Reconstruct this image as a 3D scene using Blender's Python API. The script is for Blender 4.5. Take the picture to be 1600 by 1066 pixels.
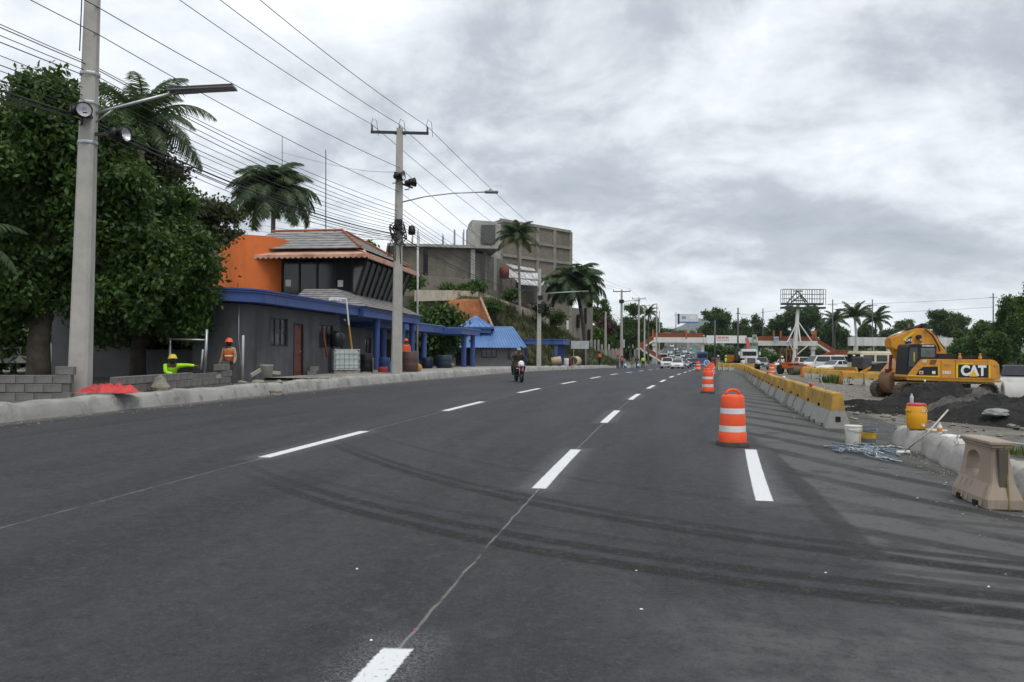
import bpy, bmesh, math, random
import numpy as np
from mathutils import Vector, Matrix
random.seed(7); RNG = np.random.default_rng(7)
S = bpy.context.scene; COL = S.collection
for _o in list(bpy.data.objects): bpy.data.objects.remove(_o)
R = math.radians

# ------------------------------------------------------------------ camera
F = 1244.0; CAMH = 1.75                      # focal length in pixels of a 1600 px wide picture, lens height
_p = math.atan(15 / F); _r = 0.006           # slight upward pitch and roll
_f = Vector((0, math.cos(_p), math.sin(_p))); _u0 = Vector((0, -math.sin(_p), math.cos(_p))); _r0 = Vector((1, 0, 0))
CR = _r0 * math.cos(_r) + _u0 * math.sin(_r); CU = _u0 * math.cos(_r) - _r0 * math.sin(_r)
cam_d = bpy.data.cameras.new('camera'); cam = bpy.data.objects.new('camera', cam_d); COL.objects.link(cam)
cam_d.sensor_width = 36.0; cam_d.lens = F / 1600 * 36; cam_d.clip_end = 20000; cam_d.clip_start = 0.1
M = Matrix((CR, CU, -_f)).transposed().to_4x4(); M.translation = (0, 0, CAMH); cam.matrix_world = M
S.camera = cam

# ------------------------------------------------------------------ world: overcast sky
SUN_EL, SUN_AZ = R(62), R(150)               # azimuth measured clockwise from +Y
W = bpy.data.worlds.new('World'); S.world = W; W.use_nodes = True
nt = W.node_tree; nt.nodes.clear()
def wn(t, **k):
    n = nt.nodes.new(t)
    for a, v in k.items(): setattr(n, a, v)
    return n
L = nt.links.new
out = wn('ShaderNodeOutputWorld'); bg = wn('ShaderNodeBackground'); bg.inputs[1].default_value = 0.1
sky = wn('ShaderNodeTexSky'); sky.sky_type = 'NISHITA'; sky.sun_disc = False
sky.sun_elevation = SUN_EL; sky.sun_rotation = SUN_AZ
tc = wn('ShaderNodeTexCoord'); sep = wn('ShaderNodeSeparateXYZ'); L(tc.outputs['Generated'], sep.inputs[0])
def wm(op, a, b=None, clamp=False):
    n = wn('ShaderNodeMath'); n.operation = op; n.use_clamp = clamp
    for i, v in ((0, a), (1, b)):
        if v is None: continue
        if isinstance(v, (int, float)): n.inputs[i].default_value = v
        else: L(v, n.inputs[i])
    return n.outputs[0]
zc = wm('ADD', wm('MAXIMUM', sep.outputs[2], 0.0), 0.30)
cx = wm('DIVIDE', sep.outputs[0], zc); cy = wm('DIVIDE', sep.outputs[1], zc)
cb = wn('ShaderNodeCombineXYZ'); L(cx, cb.inputs[0]); L(cy, cb.inputs[1])
def wnoise(scale, detail, rough, off, dist=0.0):
    mp = wn('ShaderNodeMapping'); mp.inputs['Location'].default_value = off; L(cb.outputs[0], mp.inputs[0])
    n = wn('ShaderNodeTexNoise'); n.inputs['Scale'].default_value = scale; n.inputs['Detail'].default_value = detail
    n.inputs['Roughness'].default_value = rough; n.inputs['Distortion'].default_value = dist; L(mp.outputs[0], n.inputs['Vector'])
    return n.outputs[0]
n1 = wnoise(0.95, 9, 0.57, (7.7, 7.7, 7.7), 0.45)      # big grey masses
n2 = wnoise(3.6, 9, 0.62, (8.3, 2.2, 5.0), 0.3)       # billows
n3 = wnoise(0.55, 3, 0.5, (3.0, 3.0, 9.0), 0.0)       # very broad light and dark
mixv = wm('ADD', wm('ADD', wm('MULTIPLY', n1, 0.55), wm('MULTIPLY', n2, 0.27)), wm('MULTIPLY', n3, 0.22))
cr = wn('ShaderNodeValToRGB'); L(mixv, cr.inputs[0])
e = cr.color_ramp; e.elements[0].position = 0.39; e.elements[0].color = (0.29, 0.32, 0.355, 1)
e.elements[1].position = 0.67; e.elements[1].color = (0.86, 0.87, 0.885, 1)
m_ = e.elements.new(0.475); m_.color = (0.41, 0.445, 0.485, 1)
m_ = e.elements.new(0.53); m_.color = (0.60, 0.635, 0.67, 1)
m_ = e.elements.new(0.592); m_.color = (0.77, 0.795, 0.82, 1)
sc_ = wn('ShaderNodeVectorMath'); sc_.operation = 'SCALE'; L(cr.outputs[0], sc_.inputs[0]); sc_.inputs['Scale'].default_value = 10.2
mx = wn('ShaderNodeMix'); mx.data_type = 'RGBA'; mx.inputs[0].default_value = 0.93     # thin share of blue sky light through the deck
L(sky.outputs[0], mx.inputs[6]); L(sc_.outputs[0], mx.inputs[7]); L(mx.outputs[2], bg.inputs[0]); L(bg.outputs[0], out.inputs[0])

sun_d = bpy.data.lights.new('sun', 'SUN'); sun_d.energy = 1.2; sun_d.angle = R(25); sun_d.color = (1, 0.97, 0.92)
sun = bpy.data.objects.new('sun', sun_d); COL.objects.link(sun)
_sd = Vector((math.sin(SUN_AZ) * math.cos(SUN_EL), math.cos(SUN_AZ) * math.cos(SUN_EL), math.sin(SUN_EL)))
sun.rotation_euler = _sd.to_track_quat('Z', 'Y').to_euler()
S.view_settings.view_transform = 'Standard'; S.view_settings.look = 'None'; S.view_settings.gamma = 1
S.view_settings.exposure = 0.48; S.view_settings.use_curve_mapping = False
S.cycles.volume_bounces = 1; S.cycles.max_bounces = 6; S.cycles.transparent_max_bounces = 8

# ------------------------------------------------------------------ the lie of the land
_YA = np.array([-60, 10.3, 20, 30, 40, 50, 60, 75, 96, 124, 170, 222, 300, 450, 650, 1200, 6000.])
_XA = np.array([-12.3, .4, 2.4, 4.6, 7.05, 9.6, 12.2, 16.3, 22.0, 28.6, 38.8, 49.8, 66, 97, 139, 254, 1260.])
_yy = np.arange(-60, 1000, 1.0); _xx = np.interp(_yy, _YA, _XA)
_k = np.ones(9) / 9; _xx = np.convolve(np.pad(_xx, 4, mode='reflect', reflect_type='odd'), _k, 'valid')
def xA(Y):                                   # the painted line left of the camera: the axis of the road
    return float(np.interp(Y, _yy, _xx)) if Y < 999 else float(np.interp(Y, _YA, _XA))
def slopeA(Y): return (xA(Y + 2) - xA(Y - 2)) / 4
def head(Y): return math.atan(slopeA(Y))
def zr(Y): return float(np.interp(Y, [0, 30, 60, 96, 115, 124, 170, 222, 300, 450, 650, 1200, 6000], [0, 0, -.12, -.40, -.75, -.9, -1.4, -1.8, -.5, 5, 9, 14, 20]))
def off(X, Y): return (X - xA(Y)) * math.cos(head(Y))
def at(o, Y): return xA(Y) + o / math.cos(head(Y))
def sup(Y): return 0.03 * (1 - min(1, max(0, (Y - 55) / 60.0)))
def HO(o, Y): return zr(Y) - sup(Y) * (min(28, max(-10.6, o)) - 1.5)
KERB = 0.30
def Hl(o, Y):                                # the level left of the kerb
    pit = .28 * max(0, min(1, (-11.1 - o) / .3)) * max(0, min(1, (o + 15.5) / .8)) * max(0, min(1, (Y - 14) / 1.5)) * max(0, min(1, (30.0 - Y) / 1.5))   # pavement still dug out
    return HO(o, Y) + KERB - pit
def H(X, Y):
    o = off(X, Y); return Hl(o, Y) if o < -10.6 else HO(o, Y)
def ray(px, py): return _f + (px - 800) / F * CR - (py - 533) / F * CU
def P(px, py, Y):
    d = ray(px, py); return Vector((0, 0, CAMH)) + d * (Y / d.y)
def G(px, py, dz=0.0):
    d = ray(px, py); Y = 2.0
    while Y < 700:
        t = Y / d.y
        if CAMH + d.z * t <= H(d.x * t, Y) + dz: break
        Y += 0.04 if Y < 60 else .3
    return P(px, py, Y)
def X_(px, Y): return P(px, 548, Y).x
def Z_(py, Y, px=800): return P(px, py, Y).z
def gp(px, Y, dz=0.0):                       # a point on the ground at picture column px and depth Y
    x = X_(px, Y); return Vector((x, Y, H(x, Y) + dz))

# ------------------------------------------------------------------ objects
def tag(o, label=None, cat=None, group=None, kind=None):
    if label: o['label'] = label
    if cat: o['category'] = cat
    if group: o['group'] = group
    if kind: o['kind'] = kind
    return o
def thing(name, label, cat, loc=(0, 0, 0), rz=0.0, group=None):
    o = bpy.data.objects.new(name, None); COL.objects.link(o); o.location = loc; o.rotation_euler = (0, 0, rz)
    o.empty_display_size = 0.2
    return tag(o, label, cat, group)
def link_mesh(name, me, mat=None, parent=None):
    o = bpy.data.objects.new(name, me); COL.objects.link(o)
    if parent is not None: o.parent = parent
    if mat is not None and not me.materials: me.materials.append(mat)
    return o
def copy_tree(o, parent=None):
    c = o.copy(); COL.objects.link(c); c.parent = parent
    for ch in list(o.children): copy_tree(ch, c)
    return c

class MB:
    def __init__(s): s.v = []; s.f = []
    def add(s, vs, fs):
        n = len(s.v); s.v += [tuple(v) for v in vs]; s.f += [tuple(i + n for i in f) for f in fs]; return s
    def box(s, c, d, rz=0.0, rx=0.0, ry=0.0, taper=1.0):
        m = Matrix.Rotation(rz, 3, 'Z') @ Matrix.Rotation(ry, 3, 'Y') @ Matrix.Rotation(rx, 3, 'X'); c = Vector(c); vs = []
        for z in (-.5, .5):
            k = taper if z > 0 else 1
            for x, y in ((-.5, -.5), (.5, -.5), (.5, .5), (-.5, .5)): vs.append(c + m @ Vector((x * d[0] * k, y * d[1] * k, z * d[2])))
        return s.add(vs, [(3, 2, 1, 0), (4, 5, 6, 7), (0, 1, 5, 4), (1, 2, 6, 5), (2, 3, 7, 6), (3, 0, 4, 7)])
    def box2(s, a, b): 
        return s.box([(a[i] + b[i]) / 2 for i in range(3)], [abs(b[i] - a[i]) for i in range(3)])
    def beam(s, a, b, w, h=None):            # a square bar from a to b
        a = Vector(a); b = Vector(b); h = h or w; d = (b - a); l = d.length; q = d.to_track_quat('Z', 'Y').to_matrix()
        vs = [a + q @ Vector((x * w, y * h, z * l)) for z in (0, 1) for x, y in ((-.5, -.5), (.5, -.5), (.5, .5), (-.5, .5))]
        return s.add(vs, [(3, 2, 1, 0), (4, 5, 6, 7), (0, 1, 5, 4), (1, 2, 6, 5), (2, 3, 7, 6), (3, 0, 4, 7)])
    def rings(s, rings, cap=True, closed=True):
        n = len(rings[0]); vs = [p for r in rings for p in r]; fs = []
        for i in range(len(rings) - 1):
            for j in range(n if closed else n - 1):
                k = (j + 1) % n; fs.append((i * n + j, i * n + k, (i + 1) * n + k, (i + 1) * n + j))
        if cap: fs.append(tuple(reversed(range(n)))); fs.append(tuple((len(rings) - 1) * n + j for j in range(n)))
        return s.add(vs, fs)
    def tube(s, pts, r, n=8, cap=True):
        pts = [Vector(p) for p in pts]; rr = r if isinstance(r, (list, tuple)) else [r] * len(pts); rings = []
        ref = None
        for i, p in enumerate(pts):
            d = (pts[min(i + 1, len(pts) - 1)] - pts[max(i - 1, 0)])
            d = d.normalized() if d.length > 1e-9 else Vector((0, 0, 1))
            if ref is None: ref = Vector((0, 0, 1)) if abs(d.z) < .9 else Vector((1, 0, 0))
            a = d.cross(ref); a = a.normalized() if a.length > 1e-6 else Vector((1, 0, 0)); b = a.cross(d); ref = b
            rings.append([p + (a * math.cos(2 * math.pi * k / n) + b * math.sin(2 * math.pi * k / n)) * rr[i] for k in range(n)])
        return s.rings(rings, cap)
    def lathe(s, prof, c=(0, 0, 0), n=20, axis='Z', cap=True):
        c = Vector(c); rings = []
        for r, z in prof:
            ring = []
            for k in range(n):
                a = 2 * math.pi * k / n; x, y = r * math.cos(a), r * math.sin(a)
                ring.append(c + Vector({'Z': (x, y, z), 'X': (z, x, y), 'Y': (y, z, x)}[axis]))
            rings.append(ring)
        return s.rings(rings, cap)
    def prism(s, poly, z0, z1):
        n = len(poly); vs = [(x, y, z0) for x, y in poly] + [(x, y, z1) for x, y in poly]
        return s.add(vs, [tuple(reversed(range(n))), tuple(range(n, 2 * n))] + [(i, (i + 1) % n, (i + 1) % n + n, i + n) for i in range(n)])
    def extrude(s, poly, d):                 # any planar 3-D polygon pushed along d
        n = len(poly); d = Vector(d); vs = [Vector(p) for p in poly] + [Vector(p) + d for p in poly]
        return s.add(vs, [tuple(reversed(range(n))), tuple(range(n, 2 * n))] + [(i, (i + 1) % n, (i + 1) % n + n, i + n) for i in range(n)])
    def quad(s, a, b, c, d): return s.add([a, b, c, d], [(0, 1, 2, 3)])
    def mesh(s, name, smooth=False):
        me = bpy.data.meshes.new(name); me.from_pydata(s.v, [], s.f); me.update()
        bm = bmesh.new(); bm.from_mesh(me); bmesh.ops.recalc_face_normals(bm, faces=bm.faces); bm.to_mesh(me); bm.free()
        if smooth: me.polygons.foreach_set('use_smooth', [True] * len(me.polygons))
        return me
    def build(s, name, mat, parent=None, smooth=False, bevel=0.0, seg=1):
        me = s.mesh(name, smooth)
        if bevel > 0:
            bm = bmesh.new(); bm.from_mesh(me); bmesh.ops.remove_doubles(bm, verts=bm.verts, dist=1e-5)
            bmesh.ops.bevel(bm, geom=[e for e in bm.edges if e.calc_face_angle(0) > .4], offset=bevel, segments=seg, affect='EDGES', clamp_overlap=True)
            bm.to_mesh(me); bm.free()
            if smooth: me.polygons.foreach_set('use_smooth', [True] * len(me.polygons))
        return link_mesh(name, me, mat, parent)
def autosmooth(o, ang=40):
    me = o.data; me.polygons.foreach_set('use_smooth', [True] * len(me.polygons))
    me.set_sharp_from_angle(angle=R(ang)); return o

# ------------------------------------------------------------------ materials
def _mat(name):
    m = bpy.data.materials.new(name); m.use_nodes = True; t = m.node_tree
    return m, t, t.nodes['Principled BSDF']
class NT:                                    # shorthand for node wiring
    def __init__(s, t): s.t = t
    def n(s, ty, **k):
        x = s.t.nodes.new(ty)
        for a, v in k.items(): setattr(x, a, v)
        return x
    def put(s, sock, v):
        if isinstance(v, bpy.types.NodeSocket): s.t.links.new(v, sock)
        elif isinstance(v, (tuple, list)) and len(v) == 3 and sock.type == 'RGBA': sock.default_value = (*v, 1)
        else: sock.default_value = v
    def m(s, op, a, b=None, c=None, clamp=False):
        x = s.n('ShaderNodeMath', operation=op, use_clamp=clamp)
        for i, v in enumerate((a, b, c)):
            if v is not None: s.put(x.inputs[i], v)
        return x.outputs[0]
    def mix(s, f, a, b, blend='MIX'):
        x = s.n('ShaderNodeMix', data_type='RGBA', blend_type=blend); s.put(x.inputs[0], f); s.put(x.inputs[6], a); s.put(x.inputs[7], b)
        return x.outputs[2]
    def noise(s, vec, scale, detail=4, rough=.55, dist=0.0):
        x = s.n('ShaderNodeTexNoise'); s.put(x.inputs['Scale'], scale); s.put(x.inputs['Detail'], detail)
        s.put(x.inputs['Roughness'], rough); s.put(x.inputs['Distortion'], dist)
        if vec is not None: s.put(x.inputs['Vector'], vec)
        return x.outputs[0]
    def ramp(s, v, *stops):
        x = s.n('ShaderNodeValToRGB'); e = x.color_ramp
        while len(e.elements) < len(stops): e.elements.new(.5)
        for el, (p, c) in zip(e.elements, stops):
            el.position = p; el.color = (c, c, c, 1) if isinstance(c, (int, float)) else (*c, 1)
        s.put(x.inputs[0], v); return x.outputs[0]
    def step(s, v, a, b):                    # smooth 0..1 from a to b
        x = s.n('ShaderNodeMapRange', interpolation_type='SMOOTHSTEP'); s.put(x.inputs[0], v); s.put(x.inputs[1], a); s.put(x.inputs[2], b)
        return x.outputs[0]
    def mapv(s, v, scale=(1, 1, 1), rot=(0, 0, 0), loc=(0, 0, 0)):
        x = s.n('ShaderNodeMapping'); s.put(x.inputs['Vector'], v); x.inputs['Scale'].default_value = scale
        x.inputs['Rotation'].default_value = rot; x.inputs['Location'].default_value = loc; return x.outputs[0]
    def bump(s, h, strength=.3, dist=.02):
        x = s.n('ShaderNodeBump'); s.put(x.inputs['Strength'], strength); s.put(x.inputs['Distance'], dist); s.put(x.inputs['Height'], h)
        return x.outputs[0]
_MC = {}
def mat(name, col, rough=.6, var=.18, scale=3.0, metal=0.0, bump=0.0, bscale=None, dirt=None, damt=.5, dscale=1.2, spec=.4, streak=False, coat=0.0):
    """a plain coloured surface with uneven tone, optional grime and fine relief"""
    if name in _MC: return _MC[name]
    m, t, b = _mat(name); N = NT(t); tcx = N.n('ShaderNodeTexCoord').outputs['Object']
    lo = tuple(c * (1 - var) for c in col); hi = tuple(min(1, c * (1 + var)) for c in col)
    n = N.noise(tcx, scale, 6, .6); c = N.mix(N.step(n, .3, .7), lo, hi)
    if dirt:
        v = N.mapv(tcx, (1, 1, .22)) if streak else tcx
        d = N.noise(v, dscale, 7, .65, .2); c = N.mix(N.m('MULTIPLY', N.step(d, .48, .72), damt), c, dirt)
    N.put(b.inputs['Base Color'], c); b.inputs['Metallic'].default_value = metal
    N.put(b.inputs['Roughness'], N.m('ADD', N.m('MULTIPLY', n, .25), rough - .12)); b.inputs['Specular IOR Level'].default_value = spec
    b.inputs['Coat Weight'].default_value = coat
    if bump: N.put(b.inputs['Normal'], N.bump(N.noise(tcx, bscale or scale * 8, 5, .6), bump, .02))
    _MC[name] = m; return m
def emis(name, col, st):
    m, t, b = _mat(name); b.inputs['Emission Color'].default_value = (*col, 1); b.inputs['Emission Strength'].default_value = st
    b.inputs['Base Color'].default_value = (*col, 1); return m
def glass(name, col=(.03, .035, .04), rough=.06):
    if name in _MC: return _MC[name]
    m, t, b = _mat(name); N = NT(t); tcx = N.n('ShaderNodeTexCoord').outputs['Object']
    N.put(b.inputs['Base Color'], N.mix(N.noise(tcx, 1.5, 4), tuple(c * .5 for c in col), tuple(c * 1.6 for c in col)))
    b.inputs['Roughness'].default_value = rough; b.inputs['Specular IOR Level'].default_value = .6
    _MC[name] = m; return m

concrete = mat('concrete', (.34, .335, .31), .85, .16, 1.6, bump=.25, dirt=(.14, .135, .12), damt=.5, dscale=.8)
pole_concrete = mat('pole concrete', (.40, .385, .35), .85, .10, 2.5, bump=.25, bscale=18, dirt=(.22, .205, .18), damt=.55, dscale=.9, streak=True)
block_mat = mat('grey block', (.17, .166, .155), .9, .3, 2.2, bump=.6, bscale=40, dirt=(.09, .088, .08), damt=.6, dscale=2.0)
steel = mat('galvanised steel', (.42, .44, .45), .45, .12, 4, metal=.8)
dark_steel = mat('dark steel', (.05, .05, .055), .5, .2, 4, metal=.6)
black_plastic = mat('black plastic', (.012, .012, .013), .45, .2, 5)
rubber = mat('tyre rubber', (.018, .018, .018), .85, .25, 6)
wire_mat = mat('wire', (.03, .03, .033), .6, .1, 1)
alu_wire = mat('aluminium wire', (.10, .10, .105), .5, .1, 1, metal=.3)
white_paint = mat('white paint', (.78, .78, .76), .5, .06, 2, dirt=(.42, .40, .36), damt=.4, dscale=1.0)
# ================================================================== SETTING
def sheet(name, os_, Ys, zf, mat_, kind='structure'):
    vs = []; fs = []; uv = []; n = len(os_)
    for Y in Ys:
        for o in os_:
            X = at(o, Y); vs.append((X, Y, zf(o, Y))); uv.append((o, Y))
    for i in range(len(Ys) - 1):
        for j in range(n - 1): fs.append((i * n + j, i * n + j + 1, (i + 1) * n + j + 1, (i + 1) * n + j))
    me = bpy.data.meshes.new(name); me.from_pydata(vs, [], fs); me.update()
    l = me.uv_layers.new(name='road'); idx = np.empty(len(me.loops), dtype=np.int32); me.loops.foreach_get('vertex_index', idx)
    l.data.foreach_set('uv', np.array(uv, dtype=np.float32)[idx].ravel()); me.polygons.foreach_set('use_smooth', [True] * len(fs))
    return tag(link_mesh(name, me, mat_), kind=kind)
Yfine = list(np.concatenate([np.arange(-30, 60, 1.0), np.arange(60, 330, 4.0), np.arange(330, 660, 10.0)]))
_bump = lambda a, b: .5 * math.sin(a * 1.3 + b * .7) + .3 * math.sin(a * 2.9 - b * 1.7) + .2 * math.sin(a * 5.1 + b * 4.3)
# ---- earth all around
m, t, b = _mat('earth'); N = NT(t); w = N.n('ShaderNodeTexCoord').outputs['Object']
big = N.noise(w, .16, 6, .6, .4); mid = N.noise(w, .9, 7, .65, .3); fine = N.noise(w, 14, 6, .7); peb = N.noise(w, 45, 3, .6)
c = N.mix(N.step(big, .35, .65), (.125, .115, .098), (.19, .175, .148))
c = N.mix(N.m('MULTIPLY', N.step(mid, .52, .66), .75), c, (.055, .053, .05))
c = N.mix(N.m('MULTIPLY', N.step(fine, .5, .75), .5), c, (.25, .235, .205))
sx = N.n('ShaderNodeSeparateXYZ'); N.put(sx.inputs[0], w)
far = N.step(sx.outputs[1], 95, 150); c = N.mix(N.m('MULTIPLY', far, N.step(mid, .40, .6)), c, (.06, .085, .03))
N.put(b.inputs['Base Color'], c); b.inputs['Roughness'].default_value = .95
N.put(b.inputs['Normal'], N.bump(N.m('ADD', N.m('MULTIPLY', fine, .6), N.m('MULTIPLY', peb, .4)), .6, .05)); earth = m
def zground(o, Y):
    lat = HO(o, Y)
    if o < -10.9: z = Hl(o, Y) - .03
    elif o < 7.0: z = lat - .09
    else: z = lat - .02 + (.05 * _bump(o, Y) if Y < 90 else 0)
    if Y > 230 and o < -30: z += min(1, (Y - 230) / 200) * min(1, (-30 - o) / 200) * 12
    return z
og = [-3200, -1500, -700, -400, -250, -160, -110, -80, -60, -45, -35, -28, -22, -18, -16, -15.5, -15, -14.6, -14, -13, -12, -11.5, -11.2, -10.9, -10.85, 0, 4, 6.9, 7.05] + list(np.arange(7.5, 30, .7)) + [33, 38, 45, 55, 70, 90, 120, 170, 250, 400, 700, 1500, 3200]
Yg = list(np.concatenate([np.arange(-40, 90, 1.5), np.arange(90, 330, 5.0), np.arange(330, 700, 20.0), [750, 850, 1000, 1500, 2500, 4000, 5600]]))
sheet('ground', og, Yg, zground, earth)

# ---- asphalt: fresh dark lanes, older dusty strip on the right, tyre marks, paving seams
fU = np.polyfit(*zip(*[(G(*q).x, G(*q).y) for q in ((525, 695), (600, 730), (700, 755), (800, 780), (850, 788), (1000, 820), (1200, 850), (1400, 876), (1600, 897))]), 3)
fL = np.polyfit(*zip(*[(G(*q).x, G(*q).y) for q in ((360, 730), (500, 785), (650, 825), (800, 848), (950, 880), (1100, 905), (1300, 932), (1600, 962))]), 3)
m, t, b = _mat('asphalt'); N = NT(t); tcn = N.n('ShaderNodeTexCoord'); w = tcn.outputs['Object']; uvn = N.n('ShaderNodeUVMap', uv_map='road')
sw = N.n('ShaderNodeSeparateXYZ'); N.put(sw.inputs[0], w); su = N.n('ShaderNodeSeparateXYZ'); N.put(su.inputs[0], uvn.outputs[0])
wx, wy, o_, s_ = sw.outputs[0], sw.outputs[1], su.outputs[0], su.outputs[1]
grain = N.noise(w, 70, 4, .75); chip = N.noise(w, 190, 2, .6); blot = N.noise(N.mapv(uvn.outputs[0], (1.0, .14, 1)), .9, 6, .6, .3); cloudy = N.noise(w, .55, 6, .62, .5)
c = N.mix(N.step(blot, .3, .7), (.033, .0355, .041), (.056, .0595, .066))
lane = N.m('SINE', N.m('MULTIPLY', o_, 2.9)); c = N.mix(N.m('MULTIPLY', N.step(lane, .1, 1), .16), c, (.066, .069, .074))
wob = N.m('MULTIPLY', N.m('SUBTRACT', N.noise(w, .8, 3), .5), .35)
# older strip with dust swept into bands
old = N.step(N.m('ADD', o_, wob), 3.15, 3.45)
q = N.m('ADD', wx, N.m('SUBTRACT', N.m('MULTIPLY', wy, .3), N.m('MULTIPLY', N.m('POWER', 2.71828, N.m('MULTIPLY', N.m('SUBTRACT', wy, 7.8), -.625)), 1.12))); q = N.m('ADD', q, N.m('MULTIPLY', N.m('SUBTRACT', N.noise(w, .6, 5), .5), .55))
band = N.m('SINE', N.m('MULTIPLY', q, 4.6))
oldc = N.mix(N.step(cloudy, .35, .65), (.034, .034, .034), (.048, .0475, .047))
oldc = N.mix(N.m('MULTIPLY', N.step(band, -.85, -.2), N.m('MULTIPLY', N.step(N.noise(w, 1.1, 5, .65), .26, .5), .9)), oldc, (.125, .1245, .122))
c = N.mix(old, c, oldc)
c = N.mix(N.m('MULTIPLY', N.step(o_, 5.2, 6.6), .8), c, N.mix(N.step(cloudy, .4, .6), (.058, .056, .053), (.095, .09, .083)))
# dust drifting over the right-hand lane
dust = N.m('MULTIPLY', N.step(N.m('ADD', o_, N.m('MULTIPLY', wob, 4)), 1.2, 3.6), N.step(N.noise(w, .35, 7, .65, .6), .5, .68))
c = N.mix(N.m('MULTIPLY', dust, .5), c, (.135, .133, .128))
nearr = N.m('MULTIPLY', N.step(N.m('ADD', wx, N.m('MULTIPLY', wob, 2.0)), .3, 1.5), N.step(wy, 6.0, 5.0))
c = N.mix(N.m('MULTIPLY', nearr, N.step(N.noise(w, 2.2, 8, .7), .25, .75)), c, (.135, .135, .133))
# tyre marks: two pairs sweeping across
def arc(poly, d, hw, amt):
    global c
    y = poly[0]
    for k in poly[1:]: y = N.m('ADD', N.m('MULTIPLY', y, wx), float(k))
    dist = N.m('ABSOLUTE', N.m('SUBTRACT', N.m('SUBTRACT', wy, N.m('ADD', y, d)), N.m('MULTIPLY', wob, .12)))
    mk = N.m('MULTIPLY', N.step(dist, hw, hw * .45), N.m('MULTIPLY', N.step(wx, -4.2, -1.5), N.step(wx, 9, 6)))
    mk = N.m('MULTIPLY', mk, N.m('ADD', .5, N.m('MULTIPLY', N.noise(w, 3.0, 5, .7), .9)))
    c = N.mix(N.m('MULTIPLY', mk, amt, clamp=True), c, (.015, .015, .0155))
for poly, d, hw, a in ((fU, 0, .20, 1.0), (fU, .40, .15, .8), (fL, 0, .19, 1.0), (fL, .44, .17, .95), (fL, .95, .12, .45), (fU, 2.3, .16, .4)): arc([float(k) for k in poly], d, hw, a)
edge = N.m('MULTIPLY', N.step(N.m('ABSOLUTE', N.m('SUBTRACT', N.m('ADD', o_, N.m('MULTIPLY', wob, .5)), 3.32)), .2, .1), N.m('MULTIPLY', N.step(s_, 17, 13), N.step(s_, 6.6, 7.4)))
c = N.mix(N.m('MULTIPLY', edge, .75), c, (.026, .026, .026))
# pale seams between paver widths
for so, wd, am in ((0, .015, .9), (-4.2, .022, .65), (-8.6, .03, .28)):
    sm = N.step(N.m('ABSOLUTE', N.m('SUBTRACT', N.m('ADD', o_, N.m('MULTIPLY', N.m('SUBTRACT', N.noise(w, 3, 4), .5), .05)), so)), wd, wd * .35)
    sm = N.m('MULTIPLY', sm, N.step(N.noise(w, 2.6, 5, .7), .3, .55)); c = N.mix(N.m('MULTIPLY', sm, am), c, (.26, .25, .225))
gut = N.m('MULTIPLY', N.step(N.m('ADD', o_, wob), -10.0, -10.5), .8); c = N.mix(gut, c, N.mix(fine if False else N.noise(w, 5, 6, .7), (.11, .105, .092), (.24, .225, .195)))
oil = N.step(N.noise(w, 1.7, 7, .7, .4), .60, .72); c = N.mix(N.m('MULTIPLY', oil, .38), c, (.02, .02, .021)); pale = N.step(N.noise(N.mapv(w, (1, 1, 1), (0, 0, 0), (7, 3, 1)), .9, 8, .72, .6), .56, .70); c = N.mix(N.m('MULTIPLY', pale, .28), c, (.105, .105, .105)); g2 = N.noise(w, 26, 3, .7); c = N.mix(N.m('MULTIPLY', N.step(g2, .52, .72), .30), c, (.12, .12, .12)); c = N.mix(N.m('MULTIPLY', N.step(g2, .46, .28), .35), c, (.02, .02, .021)); c = N.mix(N.m('MULTIPLY', N.step(grain, .54, .70), .55), c, (.17, .17, .17)); c = N.mix(N.m('MULTIPLY', N.step(grain, .44, .3), .6), c, (.018, .018, .019))
mot = N.noise(w, 6.5, 8, .75, .2); c = N.mix(N.m('MULTIPLY', N.step(mot, .5, .7), .35), c, (.115, .115, .117)); c = N.mix(N.m('MULTIPLY', N.step(mot, .5, .32), .4), c, (.022, .0225, .024)); c = N.mix(N.m('MULTIPLY', N.step(chip, .64, .70), .6), c, (.24, .235, .225))
N.put(b.inputs['Base Color'], c); N.put(b.inputs['Roughness'], N.m('ADD', .62, N.m('MULTIPLY', grain, .3))); b.inputs['Specular IOR Level'].default_value = .22
N.put(b.inputs['Normal'], N.bump(N.m('ADD', N.m('ADD', grain, g2), N.m('MULTIPLY', chip, .5)), .8, .02)); asphalt = m
oroad = [-10.6, -8, -6, -4.2, -2, 0, 2, 3.3, 5, 6.5, 7.4]
sheet('road', oroad, Yfine, lambda o, Y: HO(o, Y), asphalt)

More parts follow.
